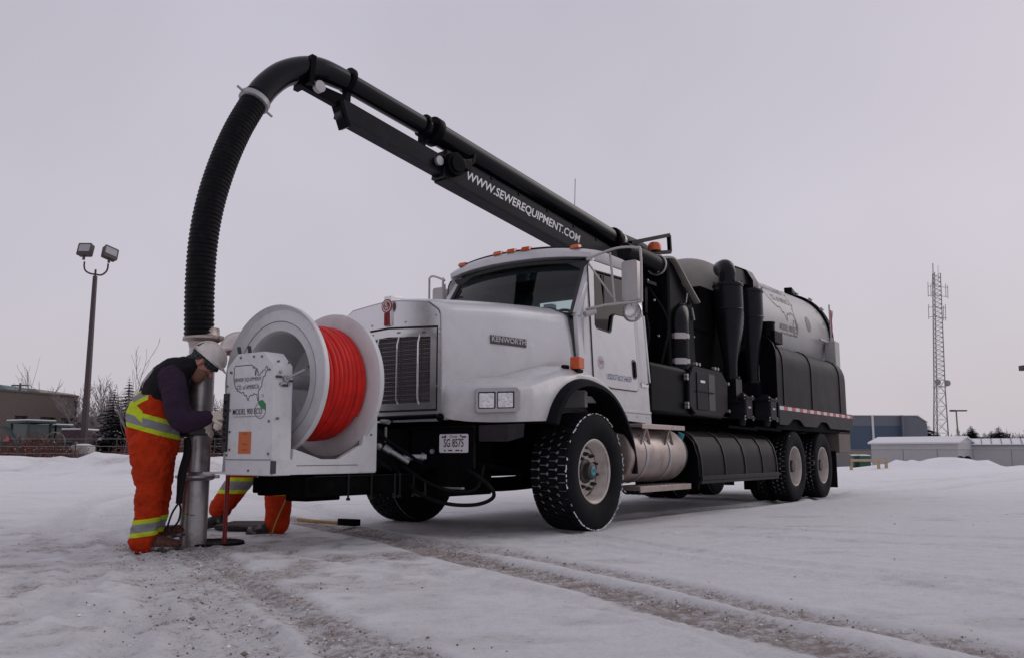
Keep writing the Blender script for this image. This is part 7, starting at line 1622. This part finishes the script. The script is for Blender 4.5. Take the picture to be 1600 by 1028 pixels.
bare_tree('sapling', on_ground(203, 31.5), 4.6, 41, 0.5, 'thin bare sapling with sparse twigs behind the leaning worker', None, 'frostbark', r0=0.035, depth=3, twig=0.012, nb=(2, 3), straight=1.0, trunk_frac=0.42)
bare_tree('sapling', on_ground(186, 33), 3.4, 43, 0.6, 'short bare sapling left of the taller sapling by the worker', None, 'frostbark', r0=0.03, depth=3, twig=0.011, nb=(2, 3), straight=1.0, trunk_frac=0.42)
# ---- brick building on the left
def brickmat():
    m = mat('brown_brick', (0.095, 0.072, 0.062), 0.85, vary=0.12, scale=0.8); n, l = m.node_tree.nodes, m.node_tree.links; b = n['Principled BSDF']; cur = b.inputs['Base Color'].links[0].from_socket
    t = n.new('ShaderNodeTexBrick'); t.inputs['Scale'].default_value = 4; t.inputs['Color1'].default_value = (0.10, 0.076, 0.064, 1); t.inputs['Color2'].default_value = (0.08, 0.06, 0.052, 1); t.inputs['Mortar'].default_value = (0.11, 0.10, 0.093, 1); tc = n.new('ShaderNodeTexCoord'); mp = n.new('ShaderNodeMapping'); mp.inputs['Rotation'].default_value = (R(90), 0, 0)
    l.new(tc.outputs['Object'], mp.inputs[0]); l.new(mp.outputs[0], t.inputs[0]); mx = n.new('ShaderNodeMixRGB'); mx.inputs[0].default_value = 0.7; l.new(cur, mx.inputs[1]); l.new(t.outputs[0], mx.inputs[2]); l.new(mx.outputs[0], b.inputs['Base Color']); return m
M['brick'] = brickmat(); M['darkpane'] = mat('dark_window', (0.02, 0.018, 0.018), 0.2); M['coping'] = mat('brown_coping', (0.07, 0.05, 0.045), 0.7)
P0, P1 = pix(-70, 700, 46), pix(116, 700, 54)
ang = math.atan2(P1[1] - P0[1], P1[0] - P0[0]); L = math.hypot(P1[0] - P0[0], P1[1] - P0[1]); zb_ = gz(P1[0], P1[1]) - 0.2; H = pix(116, 620, 54)[2] - zb_
bb = empty('brick_building', (P0[0], P0[1], zb_), ang, 'long low brown brick building with flat roof and ribbon windows', 'building')
wins = [(L * 0.44, L * 0.55), (L * 0.66, L * 0.80), (L * 0.85, L * 0.975)]; wz0, wz1 = H * 0.60, H * 0.70
g = G(); g.prism([(0, 0), (L, 0), (L, H), (0, H)], lambda a, b, d: (a, d, b), 0, 0.3, [[(a, wz0), (b, wz0), (b, wz1), (a, wz1)] for a, b in wins]); g.b2((L - 0.3, 0.301, 0), (L, 14, H)); g.b2((0, 0.301, H - 0.3), (L - 0.301, 14, H - 0.05)); g.obj('wall', 'brick', bb, 20)
for a, b in wins:
    g = G(); g.b2((a, 0.18, wz0), (b, 0.22, wz1)); wn_ = g.obj('window', 'darkpane', bb)
    k = max(2, int((b - a) / 0.9))
    for i in range(1, k): h_ = G(); x = a + (b - a) * i / k; h_.b2((x - 0.03, 0.14, wz0), (x + 0.03, 0.179, wz1)); h_.obj('mullion', 'coping', wn_)
g = G(); g.b2((-0.1, -0.06, H), (L + 0.06, 0.36, H + 0.10)); g.b2((L - 0.36, 0.361, H), (L + 0.06, 14, H + 0.10)); g.obj('coping', 'coping', bb)
g = G(); g.b2((0.1, 0.4, H - 0.04), (L - 0.4, 13, H + 0.04)); g.obj('snow_on_roof', 'snow', bb)
# low dark wall / shed continuing right behind the hedge
Q0, Q1 = pix(104, 700, 56), pix(400, 700, 62); g = G(); H2 = pix(150, 652, 57)[2]; g.b2((Q0[0], 56.5, -0.2), (Q1[0] + 3, 60, H2)); lw = g.obj('low_shed', mat('dark_red_brown_wall', (0.055, 0.040, 0.042), 0.9, vary=0.2, scale=0.7), None); tag(lw, 'long low dark brown shed behind the hedge right of the brick building', 'shed')
g = G(); g.b2((Q0[0] - 0.1, 56.3, H2 + 0.003), (Q1[0] + 3, 60.1, H2 + 0.1)); g.obj('snowy_roof', 'snow', lw)
g = G(); g.b2((Q0[0] - 0.1, 56.3, H2 - 0.2), (Q1[0] + 3, 56.45, H2)); g.obj('fascia', 'coping', lw)
# small lantern post by the building corner
c = pix(119, 628, 53); lp2 = empty('street_lamp', (c[0], 53, gz(c[0], 53)), 0, 'small dark lantern post at the brick building corner', 'street lamp'); g = G(); g.cyl((0, 0, 0), (0, 0, c[2]), 0.05, n=6); g.obj('pole', 'lamppaint', lp2); g = G(); g.cyl((0, 0, c[2] - 0.25), (0, 0, c[2] + 0.1), 0.1, 0.16, 8); g.obj('lantern', 'lamppaint', lp2)
# far houses and utility pole beyond the building
M['greenroof'] = mat('grey_green_roof', (0.11, 0.17, 0.165), 0.8, vary=0.1, scale=1); M['tanroof'] = mat('tan_snowy_roof', (0.25, 0.22, 0.20), 0.85, vary=0.1, scale=1); M['siding'] = mat('pale_siding', (0.30, 0.285, 0.29), 0.8)
def house(px0, px1, py, D, roof, label):
    x0, x1 = pix(px0, 700, D)[0], pix(px1, 700, D)[0]; ztop = pix((px0 + px1) / 2, py, D)[2]; h_ = empty('house', ((x0 + x1) / 2, D, gz((x0 + x1) / 2, D)), 0, label, 'house'); w = (x1 - x0) / 2
    g = G(); g.b2((-w * 0.92, 0, 0), (w * 0.92, 9, ztop - w * 0.42)); g.obj('wall', 'siding', h_)
    g = G(); g.prism([(-w, ztop - w * 0.45), (-w * 0.25, ztop), (w * 0.25, ztop), (w, ztop - w * 0.45)], lambda a, b, d: (a, d, b), -0.3, 9.3); g.obj('roof', roof, h_)
    for k in (-0.55, 0.1, 0.6):
        b = G(); b.b2((w * k - 0.4, -0.05, ztop - w * 0.42 - 1.6), (w * k + 0.4, 0.0, ztop - w * 0.42 - 0.5)); b.obj('window', 'darkpane', h_)
house(-40, 14, 600.5, 95, 'greenroof', 'house with grey green roof peeping over the brick building at left edge'); house(27, 60, 607, 100, 'tanroof', 'house with tan roof peeping over the middle of the brick building')
c = pix(32, 598, 90); up_ = empty('utility_pole', (c[0], 90, gz(c[0], 90)), 0, 'wooden utility pole with crossarms behind the brick building', 'utility pole'); g = G(); g.cyl((0, 0, 0), (0, 0, c[2]), 0.16, 0.12, 6); g.obj('pole', 'bark', up_)
for k in (0.25, 1.0): g = G(); g.bar((-0.9, 0, c[2] - k), (0.9, 0, c[2] - k), 0.12, 0.14); g.obj('crossarm', 'bark', up_)
for k, zz_ in ((-0.8, 0.25), (0.8, 0.25), (-0.8, 1.0), (0.8, 1.0)):
    g = G(); e1 = pix(118, 616 + zz_ * 6, 130); g.tube(spline([(k, 0, c[2] - zz_ + 0.1), ((e1[0] - c[0]) * 0.5, 20, (c[2] + e1[2]) / 2 - 1.0), (e1[0] - c[0], 40, e1[2])], 8), 0.022, 3, caps=False); g.obj('wire', 'bark', up_)
bare_tree('sapling', (pix(24, 700, 60)[0], 60, -0.1), 6.4, 51, 0.4, 'thin leafless sapling rising above the brick building at far left', None, 'frostbark', r0=0.05, depth=3, twig=0.02, nb=(2, 3), straight=1.1, trunk_frac=0.45)
# ---- tractors and machinery behind the bank
M['tgreen'] = mat('tractor_green', (0.022, 0.048, 0.043), 0.5, vary=0.15, scale=4); M['tglass'] = mat('cab_glass', (0.05, 0.07, 0.07), 0.12, vary=0.3, scale=3)
def tractor(px, D, rz, label, sign):
    c = pix(px, 700, D); z = gz(c[0], D); t_ = empty('tractor', (c[0], D, z), rz, label, 'tractor', 'tractors parked behind the bank')
    ct = 1.92
    g = G(); g.b2((-0.55, -0.6, 1.0), (0.55, 0.6, 1.08)); 
    for a in (-0.5, 0.5):
        for b in (-0.55, 0.55): g.bar((a, b, 1.0), (a * 0.95, b, ct), 0.07, 0.07)
    g.obj('cab_frame', 'tgreen', t_)
    g = G(); g.b2((-0.46, -0.53, 1.09), (0.46, 0.53, ct - 0.04)); g.obj('cab_glass', 'tglass', t_)
    g = G(); g.b2((-0.66, -0.66, ct), (0.66, 0.66, ct + 0.10)); rf_ = g.obj('cab_roof', 'tgreen', t_, bevel=0.03); g = G(); g.b2((-0.64, -0.64, ct + 0.101), (0.64, 0.64, ct + 0.15)); g.obj('snow_on_roof', 'snow', rf_, bevel=0.02)
    g = G(); g.b2((0.56, -0.32, 0.65), (1.7, 0.32, 1.25)); g.obj('bonnet', 'tgreen', t_, bevel=0.06); g = G(); g.b2((-0.6, -0.45, 0.4), (0.8, 0.45, 1.0)); g.obj('gearbox', 'chassis', t_, bevel=0.04)
    for x, y, r in ((-0.35, 0.75, 0.62), (-0.35, -0.75, 0.62), (1.3, 0.62, 0.4), (1.3, -0.62, 0.4)):
        g = G(); g.lathe([(y - 0.16, r * 0.5), (y - 0.18, r * 0.8), (y - 0.12, r), (y + 0.12, r), (y + 0.18, r * 0.8), (y + 0.16, r * 0.5)], (x, 0, r - 0.02), 'y', 24); w = g.obj('wheel', 'rubber', t_); g = G(); g.cyl((x, y - 0.1, r - 0.02), (x, y + 0.1, r - 0.02), r * 0.5, n=16); g.obj('rim', 'snow', w)
        g = G(); g.loft([[(x + r * 1.08 * math.sin(a), y + s * 0.2, r + r * 1.08 * math.cos(a)) for s in (-1, 1)] for a in np.linspace(-1.0, 1.0, 8)]); g.obj('mudguard', 'tgreen', t_, 50) if r > 0.5 else None
    g = G(); g.cyl((1.2, 0.2, 1.25), (1.2, 0.2, 1.9), 0.04, n=8); g.obj('exhaust', 'chassis', t_)
    if sign: 
        g = G(); g.prism([(-0.2, 1.05), (0.2, 1.05), (0.05, 1.40), (-0.05, 1.40)], lambda a, b, d: (-0.72 + d, a + 0.35, b), 0, 0.02); M['signred'] = mat('slow_sign', (0.55, 0.03, 0.05), 0.5); g.obj('red_triangle', 'signred', t_)
    return t_
tractor(46, 35, R(62), 'green cab tractor with red warning triangle behind the snow bank', True); tractor(78, 40, R(65), 'green cab tractor standing behind the one with the red triangle', False)
c = pix(85, 700, 33.5); wr = empty('hay_rake', (c[0], 33.5, gz(c[0], 33.5)), 0, 'large spoked rake wheel with snow on its rim beside the tractors', 'farm machine'); zc = pix(85, 691, 33.5)[2]
g = G(); g.tube([(0.40 * math.cos(a), 0, zc + 0.40 * math.sin(a)) for a in np.linspace(0, 2 * PI, 33)[:-1]], 0.022, 5, closed=True); g.obj('rim', 'frostbark', wr)
for i in range(20):
    a = 2 * PI * i / 20; g = G(); g.cyl((0.05 * math.cos(a), 0, zc + 0.05 * math.sin(a)), (0.4 * math.cos(a), 0, zc + 0.4 * math.sin(a)), 0.009, n=4); g.obj('spoke', 'bark', wr)
g = G(); g.bar((-0.9, 0.1, zc - 0.32), (0.6, 0.1, zc - 0.32), 0.2, 0.1); g.obj('beam', 'bark', wr); g = G(); g.bar((-0.9, 0.1, zc - 0.25), (0.55, 0.1, zc - 0.25), 0.18, 0.04); g.obj('snow_on_beam', 'snow', wr)
c = pix(4, 700, 33); ld = empty('loader_frame', (c[0], 33, gz(c[0], 33)), 0, 'front loader arms of a machine at the far left edge', 'farm machine'); z_ = pix(4, 672, 33)[2]
for k in (0, 0.25):
    g = G(); g.tube(spline([(-0.8, k, z_ + 0.1), (-0.1, k, z_ + 0.15), (0.35, k, z_ - 0.3), (0.6, k, z_ - 0.8)], 5), 0.05, 6); g.obj('loader_arm', 'tgreen', ld)
g = G(); g.b2((-0.9, 0.1, z_ - 0.9), (0.2, 0.5, z_ - 0.4)); g.obj('loader_body', 'bark', ld, bevel=0.03)
# maroon trailer and a snow-topped heap
x0, x1 = pix(93, 700, 38)[0], pix(128, 700, 38)[0]; tr_ = empty('farm_trailer', ((x0 + x1) / 2, 38, gz(x0, 38)), 0, 'maroon farm trailer with snow on top behind the lamp pole', 'trailer'); ht_ = pix(110, 671, 38)[2] - gz(x0, 38); w = (x1 - x0) / 2
g = G(); g.b2((-w, 0, ht_ * 0.3), (w, 1.6, ht_)); g.obj('trailer_body', mat('maroon_paint', (0.05, 0.025, 0.03), 0.6, vary=0.2, scale=3), tr_, bevel=0.03); g = G(); g.b2((-w, 0.05, ht_), (w * 0.95, 1.55, ht_ + 0.07)); g.obj('snow_on_top', 'snow', tr_, bevel=0.02)
for x in (-w * 0.4, w * 0.4): g = G(); g.lathe([(-0.08, 0.1), (-0.08, 0.3), (0.08, 0.3), (0.08, 0.1)], (x, 0.1, 0.3), 'y', 16); g.obj('wheel', 'rubber', tr_)
g = G(); b_ = G(); b_.b2((w * 0.35, -0.02, ht_ * 0.5), (w * 0.6, -0.005, ht_ * 0.7)); b_.obj('pale_plate', 'mirror', tr_)
c = pix(158, 700, 39); hp2 = empty('covered_stack', (c[0], 39, gz(c[0], 39)), 0, 'pointed snow covered stack right of the lamp pole', 'stack'); ht_ = pix(165, 668, 39)[2]
g = G(); g.loft([[(-1.1, 0, 0), (1.0, 0, 0), (1.0, 1.4, 0), (-1.1, 1.4, 0)], [(-0.5, 0.2, ht_ * 0.55), (0.7, 0.2, ht_ * 0.6), (0.7, 1.2, ht_ * 0.6), (-0.5, 1.2, ht_ * 0.55)]], closed=True, cap=True); g.obj('base', 'bark', hp2, bevel=0.05)
g = G(); g.loft([[(-0.55, 0.1, ht_ * 0.62), (0.55, 0.1, ht_ * 0.74), (0.55, 1.3, ht_ * 0.74), (-0.55, 1.3, ht_ * 0.62)], [(0.05, 0.6, ht_ * 0.98), (0.25, 0.6, ht_), (0.25, 0.8, ht_), (0.05, 0.8, ht_ * 0.98)]], closed=True, cap=True); g.obj('snow_cover', 'snow', hp2, bevel=0.05)
# wire fence posts and rails in front of the machinery, red-brown hedge
M['hedge'] = mat('russet_twigs', (0.12, 0.05, 0.038), 0.9, vary=0.3, scale=3); M['hedge2'] = mat('dead_leaves', (0.19, 0.085, 0.06), 0.9, vary=0.3, scale=5)
def hedge(x0, x1, y, h, seed, label):
    rs = random.Random(seed); base = gz((x0 + x1) / 2, y); g = G(); n = int((x1 - x0) * 190)
    for i in range(n):
        x = rs.uniform(x0, x1); yy = y + rs.gauss(0, 0.4); hh_ = h * rs.uniform(0.5, 1.1) * (0.8 + 0.3 * math.sin(x * 1.3)); p = Vector((x, yy, -0.1)); q = p + Vector((rs.gauss(0, 0.3), rs.gauss(0, 0.2), hh_)); g.cur = 0; g.tube([p, p.lerp(q, 0.5) + Vector((rs.gauss(0, .06), 0, 0)), q], [0.011, 0.009, 0.005], 3, caps=False)
        for k in range(8):
            c = p.lerp(q, rs.uniform(0.25, 1)) + Vector((rs.gauss(0, 0.12), rs.gauss(0, 0.12), rs.gauss(0, 0.04))); s_ = rs.uniform(0.02, 0.045); u = Vector((rs.gauss(0, 1), rs.gauss(0, 1), rs.gauss(0, 1))).normalized() * s_; v = u.orthogonal().normalized() * s_; g.cur = 2 if rs.random() < 0.10 else 1; g.add([c - u, c + v, c + u], [(0, 1, 2)])
    o = g.obj('hedge', ['hedge', 'hedge2', 'needlesnow'], None, 0, weld=False); tag(o, label, 'hedge', kind='stuff'); return o
hedge(-19.6, -8.0, 33.0, 1.4, 61, 'russet leafless hedge behind the snow bank'); hedge(-20.5, -17.2, 33.8, 0.95, 62, 'russet leafless hedge in front of the tractors')
pf_ = empty('rail_fence', (0, 0, 0), 0, 'thin grey rail fence behind the snow bank with snow on rails', 'fence')
for i, px in enumerate((2, 28, 60, 88, 118, 150, 182, 214, 246, 290, 335, 370)):
    c = pix(px, 700, 32); g = G(); g.cyl((c[0], 32, -0.1), (c[0], 32, 1.3), 0.022, n=5); g.obj('post', 'bark', pf_)
xa, xb = pix(-20, 700, 32)[0], pix(380, 700, 32)[0]
for z in (0.72, 0.98, 1.25):
    g = G(); g.cyl((xa, 32, z), (xb, 32, z), 0.009, n=4); g.obj('rail', 'frostbark', pf_)
bpy.data.scenes.remove(WORK)
